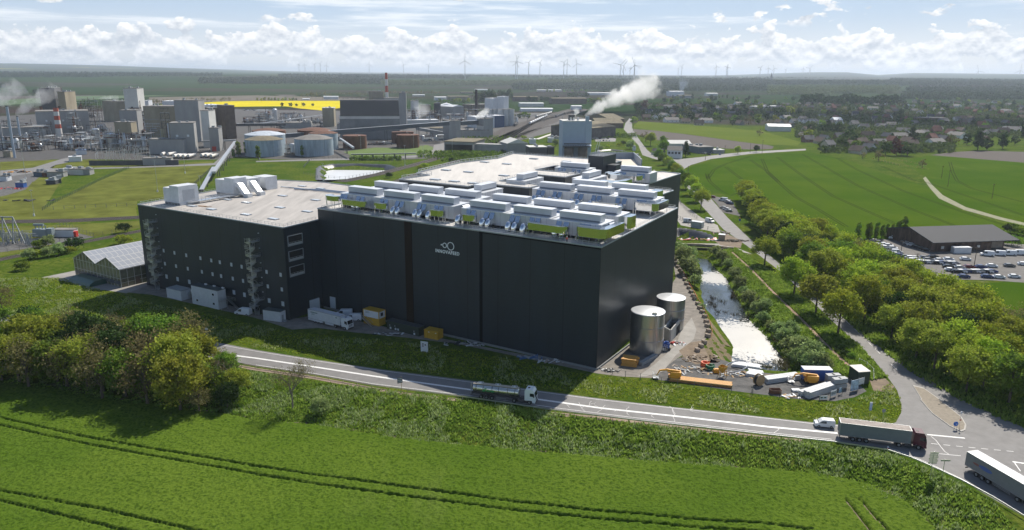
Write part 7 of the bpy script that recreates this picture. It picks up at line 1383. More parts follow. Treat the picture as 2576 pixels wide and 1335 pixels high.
gantry('pair of white pipes descending on trestles towards the factory', z02.at(2375, 1010), z03.at(2160, 130), 8, 7, 2.6, 1.2, PIPE, 7, 'pipe bridge', 'pipe_bridge'); gantry('dark lower run of the pipe trestle behind the low wing', z03.at(2160, 60), z03.at(2030, 240), 6, 2, 2.4, 1., ID, 3, 'pipe bridge', 'pipe_bridge'); gantry('horizontal pipe bridge joining the grey annex to the tanks', z02.at(2030, 1010), z02.at(2380, 1005), hgt(z02, 2030, 1010, 925), 9, 2, 1.2, GREYP, 3, 'pipe bridge', 'pipe_bridge')
gantry('dark gallery between the brown tower and the store', z02.at(2390, 880), z12.at(300, 850), 14, 12, 3, 3, ID, 4); gantry('pipe portal over the yard road', z12.at(960, 1110), z12.at(1610, 1100), hgt(z12, 960, 1110, 1055), hgt(z12, 1610, 1100, 1045), 1.2, .8, ID, 6, 'pipe bridge', 'pipe_bridge')
ib('grey transfer tower with sloped shoulder', z12, 1945, 905, 2060, 900, 718, 16, IG); ib('grey block between the transfer towers', z12, 2065, 885, 2345, 880, 815, 24, IG); ib('grey transfer tower at the right with pale lift shaft', z12, 2290, 880, 2385, 875, 697, 14, IG); ib('small pale concrete house on the transfer block', z12, 2285, 880, 2345, 876, 765, 12, IL)
a0, rot, w, h = frame(z12(1895, 1020), z12(2185, 1030), z12(1895, 925)[1]); t = thing('unloading_shed', 'open fronted unloading shed with mossy roof by the rail yard', 'shed', a0, rot); a = MB(); a.box(0, w, .2, 40, h*.72, h); a.box(0, 1, 0, 40, 0, h); a.box(w-1, w, 0, 40, 0, h); a.box(0, w, 39, 40, 0, h); a.build('wall', IG, t); a = MB(); a.box(-.5, w+.5, -.5, 41, h, h+.6); a.build('roof', ASB, t); a = MB(); a.box(1, w-1, 20, 20.3, 0, h*.72); a.build('shade_screen', SOOT, t); a = MB(); a.box(w, w+38, 6, 18, 0, h*.8); a.build('long_wall', IG, t)  # added soot-black screen; shade inside the open front is put into its colour
ib('blue and white hall at the right end of the plant', z12, 2210, 790, 2400, 785, 680, 30, IW, IW); ib('dark blue fronted hall beside the pipe gantry', z12, 2400, 785, 2500, 780, 668, 26, C('deep_blue', (.03, .07, .16), .6), IW); ib('white stepped building above the silos', z12, 2380, 660, 2480, 655, 492, 20, IW, IW); ib('white lift block of the stepped building', z12, 2492, 660, 2542, 655, 475, 14, IW, IW)
for i in range(5): silo('round grey concrete silo, %s from the left of the row' % ordw(i), 2350+i*50, 680, 50, 600-i*1.5, z12, IL, RF, 'grain_silo', .3, 'silo', 'grey concrete silos', ladder=False, n=16)
for i in range(3): silo('round grey concrete silo at the plant edge, %s from the left' % ordw(i), 2460+i*55, 770, 58, 598, z12, IL, RF, 'grain_silo', .3, 'silo', 'grey concrete silos by the yard', ladder=False, n=16)
ib('white ridged works hall with dark side door', z12, 1870, 680, 1985, 680, 560, 40, IW, IW, gable=3); ib('grey works hall gable with stair', z12, 1985, 690, 2090, 685, 575, 36, IG, IW, gable=3); ib('low white cold store in the steam', z12, 1530, 770, 1840, 765, 712, 20, IL, IW); ib('yellowish penthouse above the steam', z12, 1660, 690, 1760, 690, 560, 16, IB_); ib('twin grey tower behind the steam', z12, 1795, 700, 1860, 700, 540, 12, ID)
ib('pale ribbed block right of the lift tower', z12, 1560, 690, 1640, 690, 515, 18, IL); ib('long white gabled depot beyond the plant', z12, 2170, 600, 2450, 590, 555, 30, IBR, RF)
# process units: steelwork with vessels and pipes
def proc(lab, z, xl, xr, yb, yt, depth, seed, dens=1., cat='process plant'):
    a0, rot, w, h = frame(z(xl, yb), z(xr, yb), z(xl, yt)[1]); r_ = random.Random(seed); t = thing('process_unit', lab, cat, a0, rot, 'open process plant'); a = MB(); nx = max(2, int(w/6)); nl = max(2, int(h/5)); ny = 2
    xs_ = [w*i/nx for i in range(nx+1)]; ys_ = [depth*i/ny for i in range(ny+1)]; top = {}
    for x in xs_:
        for y in ys_: top[x, y] = r_.randint(max(1, nl-2), nl); a.bar((x, y, 0), (x, y, h*top[x, y]/nl), .4)
    for l in range(1, nl+1):
        for i in range(nx):
            if r_.random() < .8: a.bar((xs_[i], 0, h*l/nl), (xs_[i+1], 0, h*l/nl), .3); a.bar((xs_[i], depth, h*l/nl), (xs_[i+1], depth, h*l/nl), .3)
            if r_.random() < .35: a.bar((xs_[i], 0, h*(l-1)/nl), (xs_[i+1], 0, h*l/nl), .2)
            if r_.random() < .5: a.box(xs_[i], xs_[i+1], 0, depth, h*l/nl-.1, h*l/nl)
    a.build('steel_frame', GREYP if seed % 2 else ID, t)
    for k in range(int(3*dens)+1):
        v_ = MB(); x, y = r_.uniform(.1, .9)*w, r_.uniform(.15, .85)*depth; rr = r_.uniform(1.2, 2.6); hh = h*r_.uniform(.4, .95)
        if r_.random() < .7: v_.lathe(x, y, [(rr, 1.5), (rr, hh), (rr*.6, hh+1), (0, hh+1.3)], 14)
        else: v_.tube([(x-rr*2, y, hh*.5), (x+rr*2.5, y, hh*.5)], rr*.8, 12)
        v_.build('vessel', r_.choice([SIL, PIPE, IW, IG, RUST]), t, smooth=True)
    pb = MB(); pc_ = MB()
    for k in range(int(16*dens)):
        z0, y = r_.uniform(.15, 1)*h, r_.uniform(-.1, 1)*depth; x0, x1 = sorted((r_.uniform(-.1, 1)*w, r_.uniform(0, 1.1)*w)); z1 = max(.5, z0+r_.choice([0, 0, -1, 1])*h*.3); (pb if k % 3 else pc_).tube([(x0, y, .3 if r_.random() < .3 else z0), (x0, y, z0), (x1, y, z0), (x1, y, z1)], r_.uniform(.18, .5), 5)
    x = pb.build('pipe', PIPE, t); x = pc_.build('pipe', RUST, t); a = MB(); railing(a, [(0, -.2), (w, -.2)], h*.6, 1.2, 2.4, .07); railing(a, [(0, -.2), (w, -.2)], h*(nl-1)/nl, 1.2, 2.4, .07); a.build('handrail', GALV, t); return t
for i, (z, xl, xr, yb, yt, d, dn, lab) in enumerate([(z02, 785, 980, 760, 500, 20, 1, 'dark open steel frame behind the boiler house'), (z02, 690, 775, 850, 640, 14, .8, 'steelwork in the gap of the boiler house front'), (z02, 1320, 1480, 830, 580, 14, 1.6, 'tall galvanised pipe tower before the pale grey tower'), (z02, 1080, 1250, 1010, 830, 20, 1.8, 'vessel cluster left of the raised brown box'), (z02, 1250, 1500, 1030, 850, 22, 2, 'bundle of large bright ducts before the grey halls'),
     (z02, 880, 1080, 1010, 840, 20, 1.5, 'pipework under the striped boiler house'), (z02, 0, 240, 870, 710, 20, 1.3, 'sooty ductwork at the left edge'), (z02, 380, 700, 960, 870, 16, 1.4, 'low pipework behind the horizontal white tank'), (z02, -40, 250, 1010, 880, 16, 1.4, 'low pipework around the twin stacks'), (z02, 1480, 1620, 900, 700, 14, 1.6, 'duct cyclones before the beige hall'), (z02, 1640, 1730, 900, 590, 10, 1, 'pair of cyclones left of the stepped block'),
     (z02, 640, 880, 1010, 900, 18, 1.4, 'dense pipe trestles before the boiler house'), (z02, 240, 420, 1020, 930, 12, 1.2, 'pipe trestles behind the pump house'), (z12, 1530, 1640, 760, 590, 16, 1.5, 'steaming pipework right of the lift tower'), (z12, 1640, 1860, 730, 620, 18, 1.6, 'vessels under the steam plume'), (z12, 1880, 2100, 740, 650, 16, 1.5, 'dark pipe racks before the white works hall'), (z12, 2100, 2330, 720, 600, 18, 1.6, 'pipework around the brown chimney'),
     (z12, 0, 170, 760, 610, 20, 1.3, 'small plant left of the conveyor with dark frames'), (z12, 240, 480, 720, 640, 18, 1.3, 'pipe racks before the rapeseed field'), (z12, 300, 400, 1050, 950, 8, 1, 'rusty valves between the two pale blue tanks'), (z12, 1130, 1360, 960, 930, 6, .8, 'low pipe run behind the grass bank'), (z12, 1640, 1890, 930, 860, 10, 1, 'dark pipework behind the round brick tank'), (z02, 2440, 2576, 760, 680, 16, 1, 'green pipe racks right of the striped tower'), (z22, 0, 60, 760, 640, 12, 1, 'signal and pipe frames by the rail yard')]):
    proc(lab, z, xl, xr, yb, yt, d, 100+i, dn)
for i in range(15):
    x0 = -20+i*108+(i % 3)*20; proc('low jumble of pipes and vessels on the plant floor, %s from the left' % ordw(i), z02, x0, x0+90+(i % 4)*25, 1000-(i % 5)*38, 1000-(i % 5)*38-70-(i*37 % 60), 12, 200+i, .9)
for i in range(8): x0 = 30+i*88; proc('low pipe cluster behind the pale blue tanks, %s from the left' % ordw(i), z12, x0, x0+80, 745+(i % 3)*22, 690+(i % 3)*10, 10, 300+i, .8)
# switchyard of thin posts
def switchyard(lab, z, x0, x1, yn, yf, n, hgt_, seed):
    r_ = random.Random(seed); o = z.at(x0, yn); t = thing('switchyard', lab, 'switchyard', o); a = MB(); b = MB(); P_ = []
    for k in range(n): p = z.at(r_.uniform(x0, x1), r_.uniform(yf, yn))-o; h_ = hgt_*r_.uniform(.5, 1); a.bar(p, p+Vector((0, 0, h_)), .22); b.cyl(p.x, p.y, h_, h_+1.2, .25, 6); P_.append(p+Vector((0, 0, h_)))
    for k in range(n//2): p, q = P_[k], P_[k]+Vector((r_.uniform(6, 14), 0, 0)); a.bar(p, q, .15); a.bar(q, (q.x, q.y, 0), .2)
    x = a.build('gantry_post', GALV, t); x['kind'] = 'stuff'; x = b.build('insulator', IBR, t); x['kind'] = 'stuff'
switchyard('switchyard of thin grey gantries behind the dark compound wall', z02, 960, 1440, 1120, 1040, 46, 9, 3)
p = z03.at(20, 760); t = thing('transformer_compound', 'gravel transformer compound inside its fence at the left edge', 'substation', p)
cp = [z03.at(*q)-p for q in [(-60, 840), (250, 800), (950, 680), (700, 620), (330, 700), (-60, 740)]]; a = MB(); a.prism([(q.x, q.y) for q in cp], .02, .06); a.build('gravel_bed', GRAVEL, t)
for x0, lab_ in ((65, 'a'), (170, 'b')):
    a = MB(); q = z03.at(x0, 745)-p; h_ = 12; a.bar(q+Vector((-1.5, 0, 0)), q+Vector((0, 0, h_)), .4); a.bar(q+Vector((3.5, 0, 0)), q+Vector((0, 0, h_)), .4); a.bar(q+Vector((-1, 0, h_*.4)), q+Vector((2, 0, h_*.4)), .25); a.build('pylon', GREYP, t)
q = z03.at(65, 745)-p; a = MB(); a.bar(q+Vector((-8, 0, 12)), z03.at(170, 745)-p+Vector((0, 0, 12)), .5); a.build('crossbeam', GREYP, t)
q = z03.at(335, 695)-p; a = MB(); a.box(q.x, q.x+6, q.y, q.y+3.5, .8, 4.3); [a.cyl(q.x+.8+k*1.5, q.y+1.7, 4.3, 6, .22, 8) for k in range(4)]; a.box(q.x+6, q.x+8.5, q.y+.5, q.y+3, 1.5, 4.6); a.tube([(q.x, q.y+1.7, 6.2), (q.x+4.5, q.y+1.7, 6.2)], .6, 8); a.build('transformer', C('transformer_blue', (.22, .27, .28), .6), t)
q = z03.at(555, 670)-p; a = MB(); a.box(q.x, q.x+9.5, q.y-1.5, q.y+2.5, 0, 3.2); a.build('control_hut', IW, t); a = MB(); a.box(q.x-.2, q.x+9.7, q.y-1.7, q.y+2.7, 3.2, 3.5); a.build('hut_roof', RF, t); a = MB(); a.box(q.x+9.5, q.x+10.6, q.y-1.4, q.y+.6, 0, 2.6); a.build('red_cabinet', RED, t)
a = MB(); r_ = random.Random(2)
for k in range(60): q = z03.at(10+k*5.5, 770-r_.random()*90)-p; h_ = r_.uniform(1.5, 5); a.cyl(q.x, q.y, 0, h_, .2, 6); k % 3 or a.bar((q.x, q.y, h_), (q.x+4, q.y+1, h_), .2)
x = a.build('insulator', GREYP, t); x['kind'] = 'stuff'
# lamp masts
for i, (z, xb, yb, yt) in enumerate([(z03, 348, 467, 210), (z03, 262, 95, -290), (z03, 1588, 225, -90), (z02, 1865, 1245, 1010), (z03, 2020, 210, 65), (z12, 680, 1320, 1150), (z12, 1500, 1170, 965), (z12, 1975, 1025, 870), (z12, 38, 1105, 1000), (z22, 1218, 830, 740), (z12, 1683, 1080, 970)]):
    p = z.at(xb, yb); h_ = zabove(*z(xb, yb), z(xb, yt)[1]); t = thing('lamp_mast', 'tall slim lamp mast, %s of those around the plant counted from the near left' % ordw(i), 'lamp mast', p, 0, 'lamp masts'); a = MB(); a.cyl(0, 0, 0, h_, .16, 8, .08); a.build('mast', GALV, t); a = MB(); a.box(-.8, .8, -.2, .2, h_, h_+.25); a.build('lamp_head', GREYP, t); a = MB(); a.box(-.4, .4, -.6, -.2, 0, 1.4); a.build('cabinet', IW, t)
# tank trailers
for i, (x, y) in enumerate([(1630, 1082), (1693, 1080), (1750, 1098), (1797, 1098), (1845, 1100), (1895, 1098), (2025, 1090), (2072, 1092), (2125, 1098)]):
    p = z02.at(x, y); t = thing('tank_trailer', 'white tank trailer parked on the plant yard, %s from the left' % ordw(i), 'trailer', p, .25 if i < 1 else -.12, 'white tank trailers'); a = MB(); n = 12; vs = [(1.4*math.cos(2*math.pi*k/n), y_, 2.5+1.35*math.sin(2*math.pi*k/n)) for y_ in (0, 12) for k in range(n)]; a.add(vs, [(k, (k+1) % n, n+(k+1) % n, n+k) for k in range(n)]+[tuple(range(n)), tuple(range(2*n-1, n-1, -1))]); a.build('tank', STW, t, smooth=True); a = MB(); a.box(-1.1, 1.1, .5, 12, .8, 1.2); a.build('chassis', CHAS, t)
    for s in (-1, 1): a = MB(); [a.box(s*1.2-.2, s*1.2+.2, y_-.45, y_+.45, 0, .95) for y_ in (1.5, 2.9, 4.2)]; a.build('wheel', TYRE, t)
# blue tower block and the works right behind the white roof
A_, B_ = at(1414, 404), at(1479, 406); a0, rot, w, h = frame((1414, 404), (1486, 404), 306); t = thing('blue_tower', 'tall pale blue windowless tower behind the white roof', 'tower', a0, rot)
a = MB(); a.box(0, w, 0, 24, 0, h); a.build('wall', BLUEC, t); a = MB(); a.box(-.2, w+.2, -.2, 24.2, h, h+.4); a.build('roof', IL, t); a = MB(); a.box(w*.78, w*.9, -.6, 2, 0, h*1.13); a.build('shaft', BLUEC, t); a = MB(); a.box(w*.26, w*.46, 10, 15, h, h+5); a.build('roof_plant', ID, t); a = MB(); [a.cyl(x, 6, h, h+3, .8, 8) for x in (w*.3, w*.4, w*.55)]; a.build('vent_pipe', GALV, t)
a = MB(); [a.bar((w+2+s*2, -1+s, 0), (w+7+s*2, 3, h*.55), .3) for s in (0, 1)]; railing(a, [(w+1, 0), (w+6, 0)], h*.55, 1, 1); a.build('outside_stair', GALV, t)
a = MB(); [a.cyl(w*f, -5, 0, h*.34, 4.2, 20) for f in (.2, .68)]; a.build('filter_silo', IBR, t, smooth=True); a = MB(); a.box(w*.0, w*.9, -9, -1, h*.36, h*.38); railing(a, [(0, -9), (w*.9, -9)], h*.38, 1.5, 2, .1); a.bar((0, -9, h*.45), (w*.9, -9, h*.45), .9); a.build('filter_deck', ID, t); a = MB(); a.lathe(w*.86, -8, [(2.6, h*.40), (0, h*.47)], 12); a.build('cone_cap', IW, t)
ib('grey gabled work hall at the back left of the white roof', z22, -45, 1045, 158, 1040, 945, 24, IG, IL, gable=4); ib('dark flat building with glass strip behind the white roof', z22, 175, 1070, 350, 1068, 985, 18, ID, IL); ib('black cubic building next to the blue tower', z22, 358, 1060, 425, 1058, 985, 14, SOOT, SOOT); ib('small white tanks block left of the blue tower', z22, 180, 950, 240, 950, 905, 10, IW, IW); ib('low grey sheds between rail and tower', z22, 370, 935, 420, 935, 893, 10, IL, IW); ib('long low grey shed beside the tower', z22, 425, 925, 500, 920, 882, 10, IG, RF)
ib('large dark roofed warehouse right of the blue tower', z22, 790, 905, 1040, 880, 790, 60, C('warehouse_dark', (.10, .09, .085), .85, var=.5, vscale=.2), ASB, gable=-5); ib('second dark roofed warehouse behind the first', z22, 850, 790, 1120, 790, 740, 50, IBR, ASB, gable=-6); ib('brown roofed depot beside the village road', z22, 980, 745, 1130, 740, 700, 60, IBR, ASB, gable=-7)
gs('parking_strip', [z22(830, 880), z22(990, 880), z22(1050, 890), z22(1040, 925), z22(840, 925)], .05, ASPH)
for i in range(9): x, y = (855+i*28, 900) if i < 5 else (890+(i-5)*30, 920); putcar(['white', 'black', 'silver', 'white', 'grey'][i % 5], 'car', z22.at(x, y), 1.5, 'car in the small car park behind the blue tower, %s from the left' % ordw(i), 'cars behind the blue tower')
# trains
def wagons(lab, p0, p1, n, m, r=1.55, g=''):
    d = (p1-p0); L = d.length/n; rot = math.atan2(d.y, d.x); proto = None
    for k in range(n):
        p = p0+d*(k+.5)/n
        if proto is None:
            t = thing('tank_wagon', None, None, p, rot); a = MB(); a.tube([(-L*.44, 0, 2.6), (L*.44, 0, 2.6)], r, 12); a.build('tank', m, t, smooth=True); a = MB(); a.box(-L*.46, L*.46, -1.2, 1.2, .9, 1.3); [a.box(x-1.2, x+1.2, -1.1, 1.1, .2, .9) for x in (-L*.33, L*.33)]; a.build('chassis', CHAS, t); register(t); proto = t; o = t
        else: o = ccopy(proto, p, rot)
        tag(o, lab % ordw(k), 'rail wagon', g)
wagons('pale tank wagon of the near freight train, %s from the near end', z22.at(175, 755), z22.at(350, 675), 9, IW, g='near freight train'); wagons('white tank wagon of the rear freight train, %s from the near end', z22.at(240, 685), z22.at(395, 642), 9, STW, g='rear freight train'); wagons('dark wagon of the train on the middle tracks, %s from the near end', z22.at(440, 685), z22.at(532, 645), 7, ID, g='dark freight train')
wagons('dark tank wagon standing alone by the pipe gantry, %s one', z22.at(22, 775), z22.at(50, 755), 1, ID, g=None)
a = MB(); p0, p1 = z22.at(250, 905), z22.at(505, 815); a.bar((0, 0, .3), p1-p0+Vector((0, 0, .3)), 4.5, .5); tag(a.build('loading_ramp', C('pale_ramp', (.6, .58, .52), .8), loc=p0), 'long pale ramp beside the single track', 'ramp')
t = thing('rail_gantry', 'long lattice signal gantry over the rail yard', 'gantry', z22.at(0, 740)); p1 = z22.at(510, 720)-z22.at(0, 740); a = MB(); [a.bar((0, 0, z_), p1+Vector((0, 0, z_)), .35) for z_ in (10, 11.6)]; [a.bar(p1*(k/24)+Vector((0, 0, 10)), p1*((k+1)/24)+Vector((0, 0, 11.6)), .2) for k in range(24)]; a.build('truss', GREYP, t); a = MB(); [a.bar(p1*f, p1*f+Vector((0, 0, 12.5)), .6) for f in (0, .3, .62, 1)]; a.build('gantry_leg', GREYP, t)
# buildings by the side road, entrance things
ib('white two storey house with grey hipped roof by the junction', z22, 1558, 1092, 1700, 1098, 1010, 12, C('house_white', (.62, .64, .66), .7), SLATE, 'house', 'white_house', gable=3.5, win=4); ib('low dark roofed wing left of the white house', z22, 1400, 1058, 1500, 1065, 1035, 10, IL, SLATE, 'house', 'white_house', gable=4)
ib('dark workshop with white spotted roof beyond the white house', z22, 1880, 1045, 2025, 1040, 985, 30, C('workshop', (.10, .13, .15), .7), RF); ib('flat grey garage right of the workshop', z22, 2025, 1045, 2135, 1045, 1012, 12, IG, IL); ib('pale gabled shed left of the workshop', z22, 1590, 975, 1800, 975, 945, 20, IL, IL, gable=-3); ib('tiny white hut at the lane end', z22, 1220, 1018, 1245, 1018, 992, 4, IW, IW); ib('grey hut by the junction', z22, 1255, 1112, 1290, 1110, 1080, 5, IL, IL)
for i, (x, y, c) in enumerate(((1910, 1052, 'grey'), (1945, 1048, 'silver'), (1995, 1062, 'black'), (2035, 1040, 'white'), (2095, 1058, 'blue'))): putcar(c, 'car', z22.at(x, y), .3+i, '%s car parked before the workshop, %s from the left' % (c, ordw(i)), 'cars before the workshop')
for i, (x, y, c, k) in enumerate(((2035, 285, 'red', 'car'), (2150, 318, 'white', 'van'), (2175, 325, 'white', 'car'), (2195, 338, 'silver', 'car'), (2215, 350, 'blue', 'car'), (2150, 395, 'silver', 'car'), (2180, 410, 'white', 'car'), (2205, 425, 'silver', 'car'))): putcar(c, k, z23.at(x, y), 2.6, '%s %s on the lay-by beside the upper road, %s from the far end' % (c, k, ordw(i)), 'vehicles on the lay-by')
putcar('white', 'van', z23.at(1965, 525), R_(-60), 'white van driving out of the factory lane', None); putcar('white', 'van', z23.at(1740, 530), R_(-15), 'striped white van at the factory gate', None); 
t, w, h = cabin('gate_cabin', 'white gate cabin with dark green sides by the fence', 'cabin', z23(1800, 575), z23(1905, 590), z23(1800, 520)[1], 3, C('cabin_pale', (.45, .5, .48), .6), WHITE); cabin('pump_box', 'tall tan box beside the lined basin', 'cabin', z23(2075, 710), z23(2140, 715), z23(2075, 655)[1], 3, C('tan_box', (.4, .34, .26), .7), WHITE)
heap('excavator', 'brown digger and earth heap by the bridge', 'digger', z23.at(2100, 640), 4, 2, 2.2, [C('digger_brown', (.16, .10, .05), .8), BLK], 24, 41, 1.2); heap('earth_heap', 'dark earth heap beside the upper road', 'earth', z23.at(2240, 718), 5, 2, 1.4, [C('dark_earth', (.06, .05, .035), .95)], 30, 42, 1.4); heap('site_barrier', 'red and white barriers along the lined basin', 'barrier', z23.at(1780, 705), 16, .8, .9, [RED, YEL, OFFW], 36, 43, 1.6)
for k, q in enumerate([(1660, 752), (1790, 765), (1850, 768), (1905, 770), (1990, 775), (2110, 790), (2180, 800)]): p = z23.at(*q); tag(MB().box(-2.2, 2.2, -.4, .4, 0, .9).box(-2.0, 2.0, -.3, .3, .9, 1.).build('bridge_block', CBLK, loc=p, rot=-.1), 'long dark concrete block edging the causeway, %s from the left' % ordw(k), 'concrete block', 'blocks edging the causeway')
t = thing('culvert_wall', 'dark stone culvert wall at the head of the pond', 'wall', z23.at(1750, 800)); p1 = z23.at(2120, 815)-z23.at(1750, 800); a = MB(); a.bar((0, 0, -.8), p1+Vector((0, 0, -.8)), .6, 3.4); a.build('wall', C('wet_stone', (.05, .045, .035), .8, var=.4, vscale=1.5), t)
p = z23.at(2288, 545); t = thing('traffic_sign', 'blue sign with orange top in front of the wood', 'sign', p); post(t, 0, 0, 0, 3); a = MB(); a.box(-.5, .5, -.1, -.04, 1.6, 2.6); a.build('plate', MATS['sign_blue'], t); a = MB(); a.box(-.35, .35, -.1, -.04, 2.7, 3.3); a.build('lamp', ORNG, t)
# ---- barn and car park
A_, B_ = z33.at(1635, 828), z33.at(2430, 800); d = (B_-A_); L_ = d.length; rot = math.atan2(d.y, d.x); he = zabove(*z33(1635, 828), z33(1635, 724)[1]); t = thing('barn', 'long barn with dark ribbed roof and brown boarded walls at the car park', 'barn', A_, rot); D_ = 30; qb = px(A_+d*.5/1+Vector((-d.y, d.x, 0)).normalized()*15); RH = zabove(qb[0], qb[1], 569)-he-.3
BW = C('barn_board', (.10, .065, .05), .9, var=.6, vscale=.6, streak=(1, 1, .25)); a = MB(); a.box(0, L_*.76, 0, D_, 0, he-.1); a.box(L_*.76, L_, 3.5, D_, 0, he-.1); a.xprism([(0, he-.1), (D_/2, he+RH-.3), (D_, he-.1)], 0.05, .5); a.build('wall', BW, t)
BR = mat('barn_roof', (.05, .055, .06), .75, spec=.2, var=.08, vscale=.4); ntm = BR.node_tree; tb = nn(ntm, 'ShaderNodeTexCoord'); spx = nn(ntm, 'ShaderNodeSeparateXYZ'); ntm.links.new(tb.outputs['Object'], spx.inputs[0]); rb = mth(ntm, 'PINGPONG', spx.outputs[0], .55); ntm.links.new(mixc(ntm, mrange(ntm, rb, .2, .4), (.035, .038, .045), (.062, .067, .076)), ntm.nodes['Principled BSDF'].inputs['Base Color'])
a = MB(); a.xprism([(-1.6, he-.5), (D_/2, he+RH), (D_+1.6, he-.5), (D_+1.6, he-.2), (D_/2, he+RH+.4), (-1.6, he-.2)], -.6, L_+3); a.build('roof', BR, t); a = MB(); a.box(L_*.77, L_*.98, 3.3, 3.5, 0, he-1.5); a.build('sliding_door', C('pale_door', (.30, .25, .20), .8, var=.2, vscale=1), t); a = MB(); [a.box(x, x+1.4, -.06, 0, 1.2, 2.4) for x in (5, 14, 23)]; a.build('panel', IL, t)
cabin('storage_container', 'white container in front of the barn', 'container', z33(1870, 845), z33(2042, 845), None, 2.6, IW, IW, ztop=2.7)
cars = [(1020, 725, 'silver', 'car'), (1060, 740, 'grey', 'car'), (1045, 765, 'white', 'car'), (1110, 760, 'white', 'car'), (1150, 770, 'white', 'car'), (1120, 790, 'white', 'car'), (1190, 795, 'white', 'car'), (1235, 838, 'white', 'small'), (1290, 705, 'white', 'van'), (1325, 735, 'grey', 'car'), (1345, 748, 'silver', 'car'), (1385, 765, 'white', 'car'), (1435, 782, 'black', 'car'), (1480, 797, 'black', 'car'), (1530, 815, 'black', 'car'), (1365, 895, 'white', 'car'), (1415, 898, 'silver', 'car'), (1385, 918, 'white', 'car'), (1430, 915, 'silver', 'car'), (1455, 935, 'white', 'car'), (1510, 895, 'grey', 'car'), (1545, 915, 'grey', 'car'), (1600, 888, 'black', 'car'), (1660, 920, 'silver', 'car'), (1750, 912, 'white', 'car'), (1920, 910, 'white', 'car'), (1745, 985, 'black', 'car'), (1765, 1018, 'white', 'car'), (1860, 995, 'silver', 'car'), (1955, 988, 'red', 'car'), (2075, 988, 'blue', 'car'), (2182, 978, 'white', 'car'), (2360, 975, 'grey', 'car'), (2500, 958, 'white', 'car'), (2220, 870, 'white', 'van'), (2335, 866, 'white', 'van'), (2440, 862, 'white', 'van'), (2530, 858, 'white', 'van'), (2250, 1090, 'white', 'car'), (2405, 1085, 'white', 'car'), (1900, 1085, 'blue', 'car'), (2130, 1085, 'blue', 'car')]
for i, (x, y, c, k) in enumerate(cars):
    row = 'behind the barn corner' if y < 830 and x < 1600 else 'in the middle row' if y < 940 else 'in the front row' if y < 1040 else 'behind the wood'; putcar(c, k, z33.at(x, y)+Vector((1.2, 0, 0)), (-.5 if x < 1600 and y < 830 else -.25)+random.uniform(-.08, .08)+(3.14 if k == 'van' else 0), '%s %s %s of the barn car park, %s counted left to right' % (c, k, row, ordw(i)), 'vehicles in the barn car park')
for i in range(26):
    x, y = [(1500+i*42, 940+i*1.5), (1860+(i-9)*44, 1035), (1040+(i-18)*52, 812+(i-18)*12)][0 if i < 9 else 1 if i < 18 else 2]; putcar(['grey', 'white', 'silver', 'black', 'white', 'blue'][i % 6], 'car', z33.at(x, y), -.25+(i % 3)*.04, 'car in the barn car park, bay %s of the %s line' % (ordw(i if i < 9 else i-9 if i < 18 else i-18), 'inner' if i < 9 else 'outer' if i < 18 else 'wood side'), 'vehicles in the barn car park')
for i, (x, y, yt) in enumerate(((1333, 868, 715), (1495, 940, 840), (2070, 990, 775), (1808, 172, 5), (2252, 292, 145), (1745, 85, -40))):
    p = z33.at(x, y); h_ = zabove(*z33(x, y), z33(x, yt)[1]); t = thing('utility_pole', 'wooden pole %s, %s of its kind from the left' % ('in the car park' if i < 3 else 'on the green field', ordw(i % 3)), 'pole', p, 0, 'wooden poles'); a = MB(); a.cyl(0, 0, 0, h_, .16, 8, .11); a.build('pole', IBR, t); a = MB(); a.box(-.9, .9, -.1, .1, h_-.5, h_-.3); a.build('crossarm', IBR, t)
for i, (x, y, yt) in enumerate(((1218, 832, 740), (2140, 1045, 965), (2395, 1035, 945), (2515, 1045, 910), (1772, 1235, 1170), (1945, 1110, 1055))): p = z22.at(x, y); h_ = zabove(*z22(x, y), z22(x, yt)[1]); t = thing('utility_pole', 'dark roadside pole along the village road, %s in order' % ordw(i), 'pole', p, 0, 'roadside poles'); a = MB(); a.cyl(0, 0, 0, h_, .2, 8, .14); a.build('pole', IBR, t); a = MB(); a.box(-.6, .6, -.1, .1, h_-.4, h_-.2); a.build('crossarm', IBR, t)
